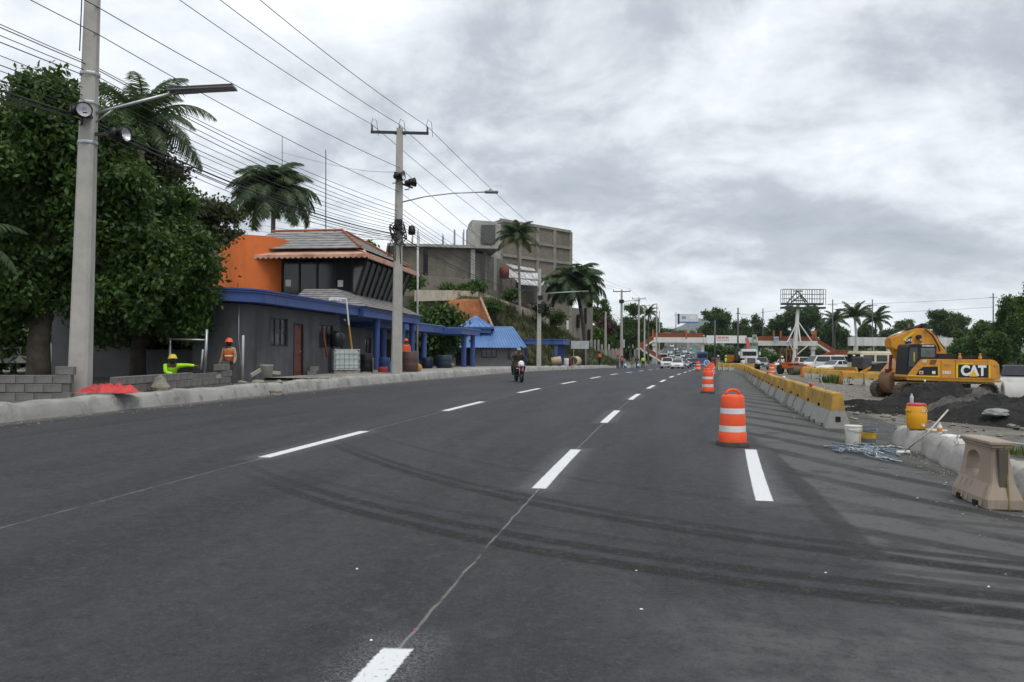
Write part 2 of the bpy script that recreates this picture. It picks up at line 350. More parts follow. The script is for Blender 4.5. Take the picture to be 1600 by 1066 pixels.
# ---- painted dashes: sprayed paint with a soft dusting at the ends
def paint(name, col, wear=.6):
    m, t, b = _mat(name); N = NT(t); u = N.n('ShaderNodeUVMap', uv_map='uv').outputs[0]; w = N.n('ShaderNodeTexCoord').outputs['Object']
    s = N.n('ShaderNodeSeparateXYZ'); N.put(s.inputs[0], u)
    nz = N.m('SUBTRACT', N.noise(w, 30, 5, .7), .5)
    ex = N.m('ADD', N.m('ABSOLUTE', s.outputs[0]), N.m('MULTIPLY', nz, .05)); ey = N.m('ADD', s.outputs[1], N.m('MULTIPLY', nz, .05))
    core = N.m('MULTIPLY', N.step(ex, .095, .078), N.step(ey, .02, -.02))
    halo = N.m('MULTIPLY', N.m('MULTIPLY', N.step(ex, .40, .05), N.step(ey, .5, -.05)), N.step(N.noise(w, 55, 3, .7), .35, .75))
    a = N.m('MAXIMUM', N.m('MULTIPLY', core, N.m('SUBTRACT', 1, N.m('MULTIPLY', N.step(N.noise(w, 26, 6, .75), .55, .68), wear))), N.m('MULTIPLY', halo, .24))
    N.put(b.inputs['Base Color'], col); b.inputs['Roughness'].default_value = .55; N.put(b.inputs['Alpha'], a); return m
road_paint = paint('road paint', (.68, .69, .70))
def dash(o0, Y0, ln, wk=1.0, slant=0.0):
    segs = 6; vs = []; fs = []; uv = []; pad = .5; hw = .4 * wk
    ys = [Y0 - pad] + [Y0 + ln * i / segs for i in range(segs + 1)] + [Y0 + ln + pad]
    for Y in ys:
        dd = max(Y0 - Y, Y - Y0 - ln, -1.0); o = o0 + slant * (Y - Y0)
        for k in (-1, 1): vs.append((at(o + k * hw, Y), Y, HO(o + k * hw, Y) + .006)); uv.append((k * .4, dd))
    for i in range(len(ys) - 1): fs.append((2 * i, 2 * i + 1, 2 * i + 3, 2 * i + 2))
    me = bpy.data.meshes.new('lane_dash'); me.from_pydata(vs, [], fs); l = me.uv_layers.new(name='uv')
    for lp in me.loops: l.data[lp.index].uv = uv[lp.vertex_index]
    return tag(link_mesh('lane_dash', me, road_paint), kind='structure')
for k in range(0, 19): dash(0, .65 + 9.1 * k + (.1 if k else 0), 3.9)
for k in range(-1, 18): dash(-4.2, 11.6 + 9.1 * k, 3.8)
dash(2.70, 9.55, 5.1, 1.2, .066)

# ---- kerb on the left: long hand-finished concrete, uneven
kerb_mat = mat('kerb concrete', (.31, .30, .28), .85, .2, 1.0, bump=.5, bscale=14, dirt=(.12, .115, .10), damt=.85, dscale=2.4)
def kerb_strip(name, o0, Ys, prof, mat_):
    rings = []
    for Y in Ys:
        j = .03 * math.sin(Y * 1.9) + .025 * math.sin(Y * 4.7 + 1) + random.uniform(-.03, .03)
        rings.append([(at(o0 + a + j * .6, Y), Y, HO(o0, Y) + z + (j * .7 if z > .1 else 0)) for a, z in prof])
    mb = MB(); mb.rings(rings, cap=True); o = mb.build(name, mat_); autosmooth(o, 50); return tag(o, kind='structure')
kerb_strip('kerb', -10.6, list(np.arange(6, 76, .45)), [(.10, -.1), (.06, .06), (.02, .27), (-.05, .335), (-.30, .345), (-.36, .26), (-.36, -.1)], kerb_mat)
kerb_strip('kerb', -10.6, list(np.arange(77.5, 150, 1.2)), [(.10, -.1), (.06, .06), (.02, .27), (-.05, .335), (-.30, .345), (-.36, .26), (-.36, -.1)], kerb_mat)
walk_mat = mat('sidewalk', (.30, .285, .25), .9, .22, .9, bump=.4, bscale=16, dirt=(.15, .13, .10), damt=.7, dscale=.7)
sheet('sidewalk', [-14.2, -13, -12, -10.97], [y for y in np.arange(30, 75, 1.0)], lambda o, Y: Hl(o, Y) + .012, walk_mat)
# ---- mountains far behind the town
m, t, b = _mat('mountain'); N = NT(t); w = N.n('ShaderNodeTexCoord').outputs['Object']
N.put(b.inputs['Base Color'], N.mix(N.noise(w, .004, 8, .6), (.03, .05, .03), (.06, .085, .05))); b.inputs['Roughness'].default_value = 1
vs = []; fs = []; nx = 90
for j in range(6):
    for i in range(nx):
        x = -2600 + 5600 * i / (nx - 1); k = j / 5; hgt = 135 + 38 * math.sin(i * .31 + 1.1) + 26 * math.sin(i * .83 + 2) + 12 * math.sin(i * 1.9) 
        hgt *= .62 + .38 * math.exp(-((x - 1010) / 900) ** 2); 
        vs.append((x, 4150 + 1050 * k, 14 + max(0, hgt) * math.sin(min(1, k * 1.25) * math.pi / 2) + 5 * math.sin(i * 2.3 + j * 1.7) * k))
for j in range(5):
    for i in range(nx - 1): fs.append((j * nx + i, j * nx + i + 1, (j + 1) * nx + i + 1, (j + 1) * nx + i))
me = bpy.data.meshes.new('mountains'); me.from_pydata(vs, [], fs); me.polygons.foreach_set('use_smooth', [True] * len(fs)); tag(link_mesh('mountains', me, m), kind='structure')
# ---- moist air
m = bpy.data.materials.new('haze air'); m.use_nodes = True; t = m.node_tree; t.nodes.clear()
ov = t.nodes.new('ShaderNodeOutputMaterial'); pv = t.nodes.new('ShaderNodeVolumePrincipled'); pv.inputs['Color'].default_value = (.80, .88, 1, 1); pv.inputs['Density'].default_value = .00007
t.links.new(pv.outputs[0], ov.inputs['Volume'])
mb = MB(); mb.box2((-3600, -80, -5), (4300, 5700, 262)); hz = mb.build('haze', m); tag(hz, kind='stuff')
# ================================================================== BUILDERS
# ---- foliage
def leaf_mat(name, dark, light, warm=None):
    if name in _MC: return _MC[name]
    m, t, b = _mat(name); N = NT(t); w = N.n('ShaderNodeTexCoord').outputs['Object']
    at_ = N.n('ShaderNodeAttribute', attribute_name='leafvar').outputs['Fac']
    k = N.m('ADD', N.m('MULTIPLY', at_, .55), N.m('MULTIPLY', N.noise(w, .55, 4), .6))
    c = N.mix(N.step(k, .25, .95), dark, light)
    if warm: c = N.mix(N.m('MULTIPLY', N.step(N.noise(w, .9, 3), .58, .7), .6), c, warm)
    N.put(b.inputs['Base Color'], c); b.inputs['Roughness'].default_value = .5; b.inputs['Specular IOR Level'].default_value = .35
    tr = N.n('ShaderNodeBsdfTranslucent'); N.put(tr.inputs[0], N.mix(.5, c, (.12, .2, .02)))
    ms = N.n('ShaderNodeMixShader'); ms.inputs[0].default_value = .30
    t.links.new(b.outputs[0], ms.inputs[1]); t.links.new(tr.outputs[0], ms.inputs[2]); t.links.new(ms.outputs[0], t.nodes['Material Output'].inputs[0])
    _MC[name] = m; return m
leaf_dark = leaf_mat('leaves dark', (.014, .038, .009), (.085, .165, .03))
leaf_mid = leaf_mat('leaves mid', (.022, .05, .012), (.105, .18, .036))
leaf_olive = leaf_mat('leaves olive', (.022, .030, .014), (.075, .085, .04), (.10, .07, .04))
leaf_bright = leaf_mat('leaves bright', (.03, .065, .012), (.11, .19, .03))
palm_mat = leaf_mat('palm leaves', (.02, .042, .016), (.08, .125, .048))
palm_dry = leaf_mat('palm leaves dry', (.05, .06, .025), (.17, .16, .06))
bark = mat('bark', (.09, .075, .06), .95, .35, 3, bump=.8, bscale=14)
palm_bark = mat('palm bark', (.22, .20, .17), .9, .25, 4, bump=.6, bscale=10)
def leaves_mesh(name, lobes, n, size, clump=22, spread=.38, elong=1.7, seed=1, surf=.45):
    rg = np.random.default_rng(seed); wts = np.array([l[1][0] * l[1][1] * l[1][2] for l in lobes]) ** .8; wts = wts / wts.sum()
    nc = max(1, n // clump); li = rg.choice(len(lobes), nc, p=wts)
    C0 = np.array([l[0] for l in lobes], float)[li]; Rd = np.array([l[1] for l in lobes], float)[li]
    d = rg.normal(size=(nc, 3)); d /= np.linalg.norm(d, axis=1)[:, None]; rad = rg.random(nc) ** surf
    cc = C0 + d * Rd * rad[:, None] * (1 + .10 * rg.normal(size=nc))[:, None]
    cv = rg.random(nc)
    pts = np.repeat(cc, clump, 0) + rg.normal(size=(nc * clump, 3)) * spread * np.array([1, 1, .7])
    out = np.repeat(d, clump, 0); N_ = nc * clump
    ax = rg.normal(size=(N_, 3)) + out * .8 + np.array([0, 0, -.35]); ax /= np.linalg.norm(ax, axis=1)[:, None]
    nr = rg.normal(size=(N_, 3)) * .8 + out * .6 + np.array([0, 0, .9]); sd = np.cross(ax, nr); sd /= np.linalg.norm(sd, axis=1)[:, None] + 1e-9
    sz = size * (.65 + .7 * rg.random(N_))[:, None]
    V = np.stack([pts - ax * sz * .5 * elong, pts + sd * sz * .5, pts + ax * sz * .5 * elong, pts - sd * sz * .5], 1).reshape(-1, 3)
    me = bpy.data.meshes.new(name); me.vertices.add(len(V)); me.vertices.foreach_set('co', V.astype(np.float32).ravel())
    me.loops.add(4 * N_); me.loops.foreach_set('vertex_index', np.arange(4 * N_, dtype=np.int32)); me.polygons.add(N_)
    me.polygons.foreach_set('loop_start', np.arange(0, 4 * N_, 4, dtype=np.int32)); me.update(calc_edges=True)
    a = me.attributes.new('leafvar', 'FLOAT', 'FACE'); a.data.foreach_set('value', np.clip(np.repeat(cv, clump) * .6 + rg.random(N_) * .4, 0, 1).astype(np.float32))
    return me
def tree(name, label, loc, trunk_h, tr, lobes, n, size, lm, group=None, cat='tree', clump=22, spread=.4, seed=1, elong=1.7, limbs=7, surf=.45, split=0):
    """lobes in metres relative to the foot; split > 1 breaks each into smaller boughs"""
    t = thing(name, label, cat, loc, 0, group); rg = random.Random(seed)
    mb = MB(); mb.tube([(0, 0, -.3), (.05 * tr, 0, trunk_h * .35), (tr * .4, tr * .2, trunk_h * .7), (tr * .2, 0, trunk_h)], [tr * 1.25, tr, tr * .9, tr * .75], 10); mb.build('trunk', bark, t, True)
    for (c, r) in lobes[:limbs]:
        s0 = Vector((rg.uniform(-.1, .1), rg.uniform(-.1, .1), trunk_h * rg.uniform(.7, 1))); e0 = Vector(c); md = s0.lerp(e0, .5) + Vector((rg.uniform(-.3, .3), rg.uniform(-.3, .3), .15 * r[2]))
        mb = MB(); mb.tube([s0, md, e0, e0 + Vector((rg.uniform(-1, 1) * r[0] * .5, rg.uniform(-1, 1) * r[1] * .5, r[2] * .55))], [tr * .55, tr * .38, tr * .22, tr * .07], 6); mb.build('limb', bark, t, True)
    if split:
        sm = []
        for (c, r) in lobes:
            sm.append((c, tuple(k * .62 for k in r)))
            for _ in range(split):
                d = Vector((rg.gauss(0, 1), rg.gauss(0, 1), rg.gauss(0, 1))).normalized(); f = rg.uniform(.62, .98); sm.append(((c[0] + d.x * r[0] * f, c[1] + d.y * r[1] * f, c[2] + d.z * r[2] * f), tuple(k * rg.uniform(.24, .42) for k in r)))
        lobes = sm
    link_mesh('crown', leaves_mesh('crown', lobes, n, size, clump, spread, elong, seed, surf), lm, t)
    return t
def lobes_for(w, d, h, z0, k, seed, flat=1.0):
    """a handful of uneven ellipsoids filling a w x d x h crown that starts at height z0"""
    rg = random.Random(seed); L_ = [((0, 0, z0 + h * .5), (w * .30, d * .30, h * .36))]
    for i in range(k):
        a = 2 * math.pi * i / k + rg.uniform(-.4, .4); rr = rg.uniform(.55, .95); zz = rg.uniform(.22, .85); sh = 1 - .55 * max(0, zz - .5) * 2 * flat
        L_.append(((math.cos(a) * w * .32 * rr * sh, math.sin(a) * d * .32 * rr * sh, z0 + h * zz), (w * rg.uniform(.15, .25), d * rg.uniform(.15, .25), h * rg.uniform(.14, .24))))
    return L_
_fronds = {}
def frond_mesh(L_, droop, lw=.55, pairs=34, seed=0, dense=1.0):
    key = (L_, droop, lw, pairs, seed)
    if key in _fronds: return _fronds[key]
    rg = random.Random(seed); mb = MB(); pts = []
    n = 12
    for i in range(n + 1):
        t = i / n; a = .95 - droop * t ** 1.25 * 2.0
        if i == 0: p = Vector((0, 0, 0))
        else: p = pts[-1] + Vector((math.cos(a), 0, math.sin(a))) * (L_ / n)
        pts.append(p)
    mb.tube(pts, [.045 * (1 - .85 * i / n) * L_ / 3 for i in range(n + 1)], 4)
    for k in range(pairs):
        t = .12 + .88 * k / (pairs - 1); f = t * n; i = min(n - 1, int(f)); p = pts[i].lerp(pts[i + 1], f - i); d = (pts[i + 1] - pts[i]).normalized()
        ll = lw * L_ / 3 * (1.15 * math.sin(math.pi * min(1, t * .85 + .14)) ** .6 + .12) * rg.uniform(.85, 1.1)
        for s in (-1, 1):
            dr = Vector((d.x * .55, s * .8, d.z * .55 - .25 - rg.uniform(0, .35))).normalized(); q1 = p + dr * ll * .55; q2 = q1 + (dr + Vector((0, 0, -.75))).normalized() * ll * .5
            wv = d * (.021 * L_ / 3 * dense)
            mb.add([p - wv, p + wv, q1 + wv, q1 - wv, q2], [(0, 1, 2, 3), (3, 2, 4)])
    me = mb.mesh('frond'); a = me.attributes.new('leafvar', 'FLOAT', 'FACE'); a.data.foreach_set('value', [rg.random() for _ in me.polygons]); _fronds[key] = me; return me
def palm(name, label, loc, h, L_, n, droop, lm, lean=(0, 0), tr=.16, seed=0, lw=.55, shaft=False, group=None, tm=None, dense=1.0, dry=0, up=.0):
    t = thing(name, label, 'palm tree', loc, 0, group); rg = random.Random(seed); top = Vector((lean[0], lean[1], h))
    mb = MB(); mb.tube([Vector((0, 0, -.3))] + [Vector((lean[0] * k * k, lean[1] * k * k, h * k)) for k in (.05, .2, .4, .6, .8, 1)], [tr * 1.5, tr * 1.25, tr, tr * .95, tr * .9, tr * .82, tr * .75], 10); mb.build('trunk', tm or palm_bark, t, True)
    if shaft:
        mb = MB(); mb.lathe([(tr * .75, -.05), (tr * .95, .3), (tr * .8, .9), (tr * .25, 1.3)], top, 10); mb.build('crown_shaft', leaf_mid, t, True); top = top + Vector((0, 0, .95))
    for i in range(n):
        k = i / n; me = frond_mesh(L_, droop, lw, 60, i % 3, dense); o = link_mesh('frond', me, None, t)
        if not me.materials: me.materials.append(lm)
        if i >= n - dry:
            me2 = me.copy(); me2.materials.clear(); me2.materials.append(palm_dry); o.data = me2
        elev = (1 - k) * .75 - k * .85 + up + rg.uniform(-.12, .12)     # upper fronds first, skirts last
        o.location = top; o.rotation_euler = (rg.uniform(-.25, .25), -elev, i * 2.399 + rg.uniform(-.2, .2)); s = rg.uniform(.85, 1.08); o.scale = (s, s, s)
    return t
# ---- wires
def wire(name, label, pts, sag, r, m, cat='cable', group=None, n=14):
    """hangs between successive supports"""
    path = []
    for a, b in zip(pts[:-1], pts[1:]):
        a = Vector(a); b = Vector(b); k = n
        for i in range(k + (1 if b == Vector(pts[-1]) else 0)):
            q = i / k; p = a.lerp(b, q); p.z -= sag * 4 * q * (1 - q) * ((b - a).length / 20) ** 1.2; path.append(p)
    mb = MB(); mb.tube(path, r, 5); o = mb.build(name, m, None, True); return tag(o, label, cat, group)
# ---- street poles: lean, crossarm, lamp, lights
def floodlight(parent, loc, rz, tilt=0.0):
    """round drum floodlight facing local -Y"""
    mb = MB(); mb.lathe([(.02, .30), (.10, .28), (.13, .18), (.15, .0), (.21, -.16), (.215, -.20), (.19, -.20), (.185, -.17)], (0, 0, 0), 18, 'Y', cap=False)
    mb.box((-.23, .05, 0), (.14, .2, .26)); mb.tube([(0, .1, -.14), (0, .15, -.3), (.0, .35, -.3)], .025, 6)
    f = mb.build('floodlight', black_plastic, parent, True); f.location = loc; f.rotation_euler = (tilt, 0, rz)
    g = MB(); g.lathe([(.183, -.172), (.14, -.12), (.06, -.03), (.001, -.01)], (0, 0, 0), 18, 'Y', cap=False); g.build('reflector', reflector, f, True)
    return f
reflector = mat('reflector', (.75, .76, .78), .25, .1, 4, metal=.6)
lamp_grey = mat('lamp housing', (.20, .20, .20), .5, .1, 4, metal=.2)
panel_mat = mat('solar panel', (.05, .052, .06), .35, .15, 3)
def pole_shaft(t, h, w0, w1, lean):
    mb = MB(); rings = []
    for k in (0, .25, .5, .75, 1):
        w_ = w0 + (w1 - w0) * k; z = -.4 + (h + .4) * k; x = lean * z; c_ = w_ * .14; a = w_ / 2
        rings.append([(x + px_, py_, z) for px_, py_ in ((-a + c_, -a), (a - c_, -a), (a, -a + c_), (a, a - c_), (a - c_, a), (-a + c_, a), (-a, a - c_), (-a, -a + c_))])
    mb.rings(rings); return mb.build('shaft', pole_concrete, t)
def crossarm(t, z, w, x0=0.0, rz=0.0, ins=3):
    q = Matrix.Rotation(rz, 3, 'Z')
    mb = MB(); mb.box((x0, 0, z), (w, .10, .12), rz); mb.box((x0, 0, z - .02), (.5, .26, .09), rz); mb.build('crossarm', dark_steel, t)
    for i in range(ins):
        p = Vector((x0, 0, 0)) + q @ Vector(((i / (ins - 1) - .5) * (w - .12), 0, 0)); zz = z + .06
        mb = MB(); mb.lathe([(.02, 0), (.05, .03), (.03, .06), (.06, .1), (.03, .14), (.055, .18), (.03, .22), (.02, .27)], (p.x, p.y, zz), 8); mb.build('insulator', mat('insulator', (.05, .045, .045), .3, .2, 5), t, True)
# ---- people
SKIN = mat('skin', (.14, .075, .045), .6, .1, 4); HAIR = mat('hair', (.012, .01, .009), .7, .2, 4)
TMP = bpy.data.scenes.new('workbench')
def evaluated(o):                            # modifiers applied in a scene of its own, so that it stays quick
    TMP.collection.objects.link(o); TMP.view_layers[0].update(); dg = TMP.view_layers[0].depsgraph; me = bpy.data.meshes.new_from_object(o.evaluated_get(dg)); bpy.data.objects.remove(o); me.materials.clear(); return me
def skinned(name, chain, edges, rad, m, parent, sub=1):
    me = bpy.data.meshes.new(name); me.from_pydata([chain[k] for k in chain], [(list(chain).index(a), list(chain).index(b)) for a, b in edges], []); o = bpy.data.objects.new(name, me)
    sm = o.modifiers.new('skin', 'SKIN'); sv = me.skin_vertices[0].data; sm.use_smooth_shade = True
    for i, k in enumerate(chain):
        r = rad[k]; sv[i].radius = r if isinstance(r, tuple) else (r, r); sv[i].use_root = (i == 0)
    if sub: o.modifiers.new('s', 'SUBSURF').levels = sub; o.modifiers['s'].render_levels = sub
    ev = evaluated(o); bpy.data.meshes.remove(me)
    return link_mesh(name, ev, m, parent)
J0 = dict(pelvis=(0, 0, .95), spine=(0, .01, 1.16), chest=(0, .01, 1.36), neck=(0, 0, 1.49), head=(0, -.015, 1.585), crown=(0, -.01, 1.68), face=(0, -.07, 1.60),
          shL=(.19, 0, 1.41), elL=(.25, .02, 1.14), wrL=(.26, -.06, .91), haL=(.255, -.085, .83), shR=(-.19, 0, 1.41), elR=(-.25, .02, 1.14), wrR=(-.26, -.06, .91), haR=(-.255, -.085, .83),
          hiL=(.095, 0, .90), knL=(.11, -.025, .50), anL=(.12, .02, .09), toL=(.13, -.13, .045), hiR=(-.095, 0, .90), knR=(-.11, -.025, .50), anR=(-.12, .02, .09), toR=(-.13, -.13, .045))
RAD = dict(pelvis=(.145, .105), spine=(.135, .10), chest=(.155, .11), neck=.055, head=.088, crown=.075, face=.05, shL=.065, elL=.045, wrL=.032, haL=.036, shR=.065, elR=.045, wrR=.032, haR=.036,
           hiL=.09, knL=.058, anL=.04, toL=.035, hiR=.09, knR=.058, anR=.04, toR=.035)
ED = [('pelvis', 'spine'), ('spine', 'chest'), ('chest', 'neck'), ('neck', 'head'), ('head', 'crown'), ('head', 'face')] + [(a + s, b + s) for s in 'LR' for a, b in (('sh', 'el'), ('el', 'wr'), ('wr', 'ha'), ('hi', 'kn'), ('kn', 'an'), ('an', 'to'))] + [('chest', 'shL'), ('chest', 'shR'), ('pelvis', 'hiL'), ('pelvis', 'hiR')]
def person(label, loc, rz, shirt, pants, vest=None, helmet=None, mask=False, pose=None, scale=1.0, cap=None, group=None, long_sleeve=True, boots=(.02, .018, .016)):
    t = thing('person', label, 'person', loc, rz, group); t.scale = (scale,) * 3; J = dict(J0); J.update(pose or {})
    body = skinned('body', J, ED, RAD, SKIN, t, 1)
    bm = bmesh.new(); bm.from_mesh(body.data)                       # fingers and thumb, joined to the body
    for s, sg in (('L', 1), ('R', -1)):
        w_, h_ = Vector(J['wr' + s]), Vector(J['ha' + s]); d = (h_ - w_).normalized(); side = d.cross(Vector((1, 0, 0))); side = side.normalized() if side.length > .1 else Vector((0, 1, 0))
        for k, ln in enumerate((.062, .075, .08, .072)):
            b0 = h_ + side * (.024 * (k - 1.5)) ; curl = Vector((-sg * .35, -.25, 0)); tmp = MB(); tmp.tube([b0, b0 + d * ln * .5, b0 + (d + curl * .6).normalized() * ln], [.0095, .009, .007], 5); tm = tmp.mesh('f'); bm.from_mesh(tm); bpy.data.meshes.remove(tm)
        b0 = w_.lerp(h_, .55) + side * -.035; tmp = MB(); tmp.tube([b0, b0 - side * .03 + d * .03, b0 - side * .03 + d * .065], [.012, .011, .008], 5); tm = tmp.mesh('f'); bm.from_mesh(tm); bpy.data.meshes.remove(tm)
    bm.to_mesh(body.data); bm.free()
    g = .014
    def sub(keys, edges, grow, name, col, over=None):
        rd = {k: (tuple(v + grow for v in RAD[k]) if isinstance(RAD[k], tuple) else RAD[k] + grow) for k in keys}
        if over: rd.update(over)
        return skinned(name, {k: J[k] for k in keys}, edges, rd, mat('cloth %.3f %.3f %.3f' % col, col, .9, .22, 6), t, 1)
    ks = ['chest', 'spine', 'pelvis', 'shL', 'elL', 'shR', 'elR'] + (['wrL', 'wrR'] if long_sleeve else [])
    sub(ks, [(a, b) for a, b in ED if a in ks and b in ks], g, 'shirt', shirt, dict(chest=(.165, .12)))
    ks = ['pelvis', 'hiL', 'knL', 'anL', 'hiR', 'knR', 'anR']; sub(ks, [(a, b) for a, b in ED if a in ks and b in ks], .018, 'trousers', pants)
    for s in 'LR': sub(['an' + s, 'to' + s], [('an' + s, 'to' + s)], .016, 'boot', boots)
    if vest:
        ks = ['chest', 'spine', 'pelvis', 'shL', 'shR']; v = sub(ks, [(a, b) for a, b in ED if a in ks and b in ks], .030, 'safety_vest', vest, dict(shL=.085, shR=.085))
        mb = MB(); c_ = Vector(J['spine']); ring = lambda z, r: [(c_.x + .19 * r * math.cos(a), c_.y + .15 * r * math.sin(a), c_.z + z) for a in np.linspace(0, 2 * math.pi, 17)[:-1]]
        mb.rings([ring(-.02, .93), ring(-.015, .96), ring(.035, .96), ring(.04, .93)], cap=False); o = mb.build('reflective_band', mat('reflective band', (.62, .62, .50), .4, .1, 4), v, True)
    hd = Vector(J['head']); up = (Vector(J['crown']) - hd).normalized(); q = up.to_track_quat('Z', 'Y').to_matrix()
    def cappart(prof, name, m): 
        mb = MB(); mb.lathe(prof, (0, 0, 0), 16); mb.v = [tuple(hd + q @ Vector(v)) for v in mb.v]; return mb.build(name, m, t, True)
    if helmet:
        hm = cappart([(.150, .055), (.152, .065), (.125, .075), (.122, .11), (.10, .165), (.055, .195), (.001, .205)], 'helmet', mat('helmet %.2f %.2f' % helmet[:2], helmet, .35, .06, 4))
        mb = MB(); mb.box((0, 0, .19), (.03, .2, .02)); mb.v = [tuple(hd + q @ Vector(v)) for v in mb.v]; mb.build('ridge', mat('helmet %.2f %.2f' % helmet[:2], helmet), hm)
    elif cap: cappart([(.112, .03), (.114, .06), (.10, .13), (.05, .17), (.001, .175)], 'cap', mat('cap %.2f' % cap[0], cap, .8))
    else: cappart([(.095, .01), (.108, .05), (.10, .11), (.06, .15), (.001, .16)], 'hair', HAIR)
    if mask:
        mb = MB(); mb.lathe([(.07, -.09), (.098, -.05), (.104, 0), (.103, .035), (.09, .045)], (0, 0, 0), 14); mb.v = [tuple(hd + q @ (Vector(v) + Vector((0, -.012, 0)))) for v in mb.v]; mb.build('face_mask', black_plastic, t, True)
    else:
        for s in (-1, 1):
            mb = MB(); mb.lathe([(.001, -.012), (.012, -.006), (.012, .006), (.001, .012)], hd + Vector((s * .032, -.098, .03)), 8); mb.build('eye', HAIR, t, True)
    return t
# ---- cars
car_glass = glass('car glass', (.02, .024, .028), .05)
chrome = mat('chrome', (.55, .55, .56), .3, .1, 4, metal=.9); lamp_white = mat('headlamp', (.8, .82, .85), .15, .05, 4); lamp_red = mat('tail lamp', (.35, .01, .01), .3, .1, 4)
def car_paint(col):
    return mat('car paint %.2f %.2f %.2f' % col, col, .32, .06, 1.5, dirt=(.2, .18, .15), damt=.25, coat=.4)
SHAPES = dict(   # (x, z) outline from the nose backwards, then the glasshouse: base front, top front, top rear, base rear
    sedan=dict(L=4.4, W=1.72, body=[(0, .30), (0, .62), (.10, .72), (1.10, .92), (1.25, .95), (3.55, .98), (4.30, .92), (4.4, .72), (4.4, .32)], cab=[(1.15, .93), (1.95, 1.42), (3.0, 1.43), (3.75, .96)]),
    suv=dict(L=4.5, W=1.82, body=[(0, .38), (0, .85), (.12, 1.0), (1.05, 1.10), (1.2, 1.12), (4.3, 1.12), (4.5, 1.05), (4.5, .42)], cab=[(1.15, 1.10), (1.75, 1.68), (4.0, 1.70), (4.42, 1.10)]),
    pickup=dict(L=5.1, W=1.82, body=[(0, .45), (0, .90), (.12, 1.02), (1.2, 1.12), (1.3, 1.14), (3.1, 1.14), (5.05, 1.14), (5.1, 1.05), (5.1, .5)], cab=[(1.25, 1.12), (1.85, 1.72), (3.0, 1.74), (3.2, 1.12)]),
    van=dict(L=4.9, W=1.8, body=[(0, .38), (0, .9), (.1, 1.05), (.5, 1.2), (.7, 1.22), (4.8, 1.22), (4.9, 1.1), (4.9, .42)], cab=[(.55, 1.18), (1.15, 1.92), (4.6, 1.96), (4.86, 1.2)]))
_cars = {}
def car_proto(kind, col, rear=False):
    sp = SHAPES[kind]; t = thing('parked_car', 'x', 'car'); W_ = sp['W']; Lc = sp['L']; pm = car_paint(col)
    def sec(poly, yk): return [(x - Lc / 2, y, z) for (x, z), y in zip(poly, yk)]
    mb = MB(); b_ = sp['body']; ks = [(-.5, .93), (-.47, 1), (.47, 1), (.5, .93)]
    mb.rings([[(((x - Lc / 2) * (.985 if abs(k) == .5 else 1)), W_ * k, z if z > .6 else z) for x, z in b_] for k, _ in ks]); body = mb.build('body', pm, t, False, .05, 2); autosmooth(body, 50)
    c = sp['cab']; hw0, hw1 = W_ * .47, W_ * .38
    pt = lambda i, s: (c[i][0] - Lc / 2, s * (hw0 if i in (0, 3) else hw1), c[i][1])
    mb = MB(); mb.rings([[pt(i, -1) for i in range(4)], [pt(i, 1) for i in range(4)]]); mb.build('cabin', pm, t, False, .05, 2)
    def pane(nm, a, b2, c2, d, nrm, ins=.12):
        ctr = (Vector(a) + Vector(b2) + Vector(c2) + Vector(d)) / 4; q = [Vector(p).lerp(ctr, ins) + Vector(nrm) * .012 for p in (a, b2, c2, d)]
        mb = MB(); mb.extrude(q, Vector(nrm) * .01); mb.build(nm, car_glass, t)
    fn = Vector((-(c[1][1] - c[0][1]), 0, c[1][0] - c[0][0])).normalized(); rn = Vector((c[2][1] - c[3][1], 0, c[3][0] - c[2][0])).normalized()
    pane('windscreen', pt(0, -1), pt(0, 1), pt(1, 1), pt(1, -1), fn); pane('rear_window', pt(2, -1), pt(2, 1), pt(3, 1), pt(3, -1), rn)
    for s in (-1, 1):
        f = lambda x, k: (x - Lc / 2, s * (hw0 + (hw1 - hw0) * k), 0)
        zb, zt = c[0][1], c[1][1]
        def sp_(xa, xb, xc, xd):
            q = []
            for x, k in ((xa, .10), (xb, .88), (xc, .88), (xd, .10)): q.append((x - Lc / 2, s * (hw0 + (hw1 - hw0) * k + .008), zb + (zt - zb) * k))
            mb = MB(); mb.extrude(q, (0, s * .012, 0)); mb.build('side_window', car_glass, t)
        fx = lambda k: c[0][0] + (c[1][0] - c[0][0]) * k; rx_ = lambda k: c[3][0] + (c[2][0] - c[3][0]) * k; mid = (fx(.5) + rx_(.5)) / 2
        sp_(fx(.1) + .1, fx(.88) + .1, mid - .05, mid - .05); sp_(mid + .05, mid + .05, rx_(.88) - .08, rx_(.1) - .08)
        mb = MB(); mb.box((-Lc / 2 + .03, s * W_ * .36, b_[1][1] - .04), (.12, W_ * .2, .15)); mb.build('headlight', lamp_white, t, False, .02)
        mb = MB(); mb.box((Lc / 2 - .03, s * W_ * .41, b_[-2][1] - .12), (.09, W_ * .12, .22)); mb.build('tail_light', lamp_red, t)
        mb = MB(); mb.box((fx(.1) - Lc / 2 + .15, s * (W_ * .5 + .08), zb + .08), (.1, .18, .13)); mb.build('mirror', pm, t, False, .02)
        for x in (.78, Lc - .85):
            r = .31 if kind == 'sedan' else .36
            mb = MB(); mb.lathe([(r * .55, -.10), (r * .92, -.10), (r, -.07), (r, .07), (r * .92, .10), (r * .55, .10)], (0, 0, 0), 18, 'Y'); wv = mb.build('wheel', rubber, t, True); wv.location = (x - Lc / 2, s * (W_ * .5 - .09), r)
            mb = MB(); mb.lathe([(r * .62, .0), (r * .6, .105), (r * .2, .09), (.001, .09)], (0, 0, 0), 12, 'Y', cap=False); mb.v = [(a, b3 * s, z) for a, b3, z in mb.v]; mb.build('rim', chrome, wv, True)
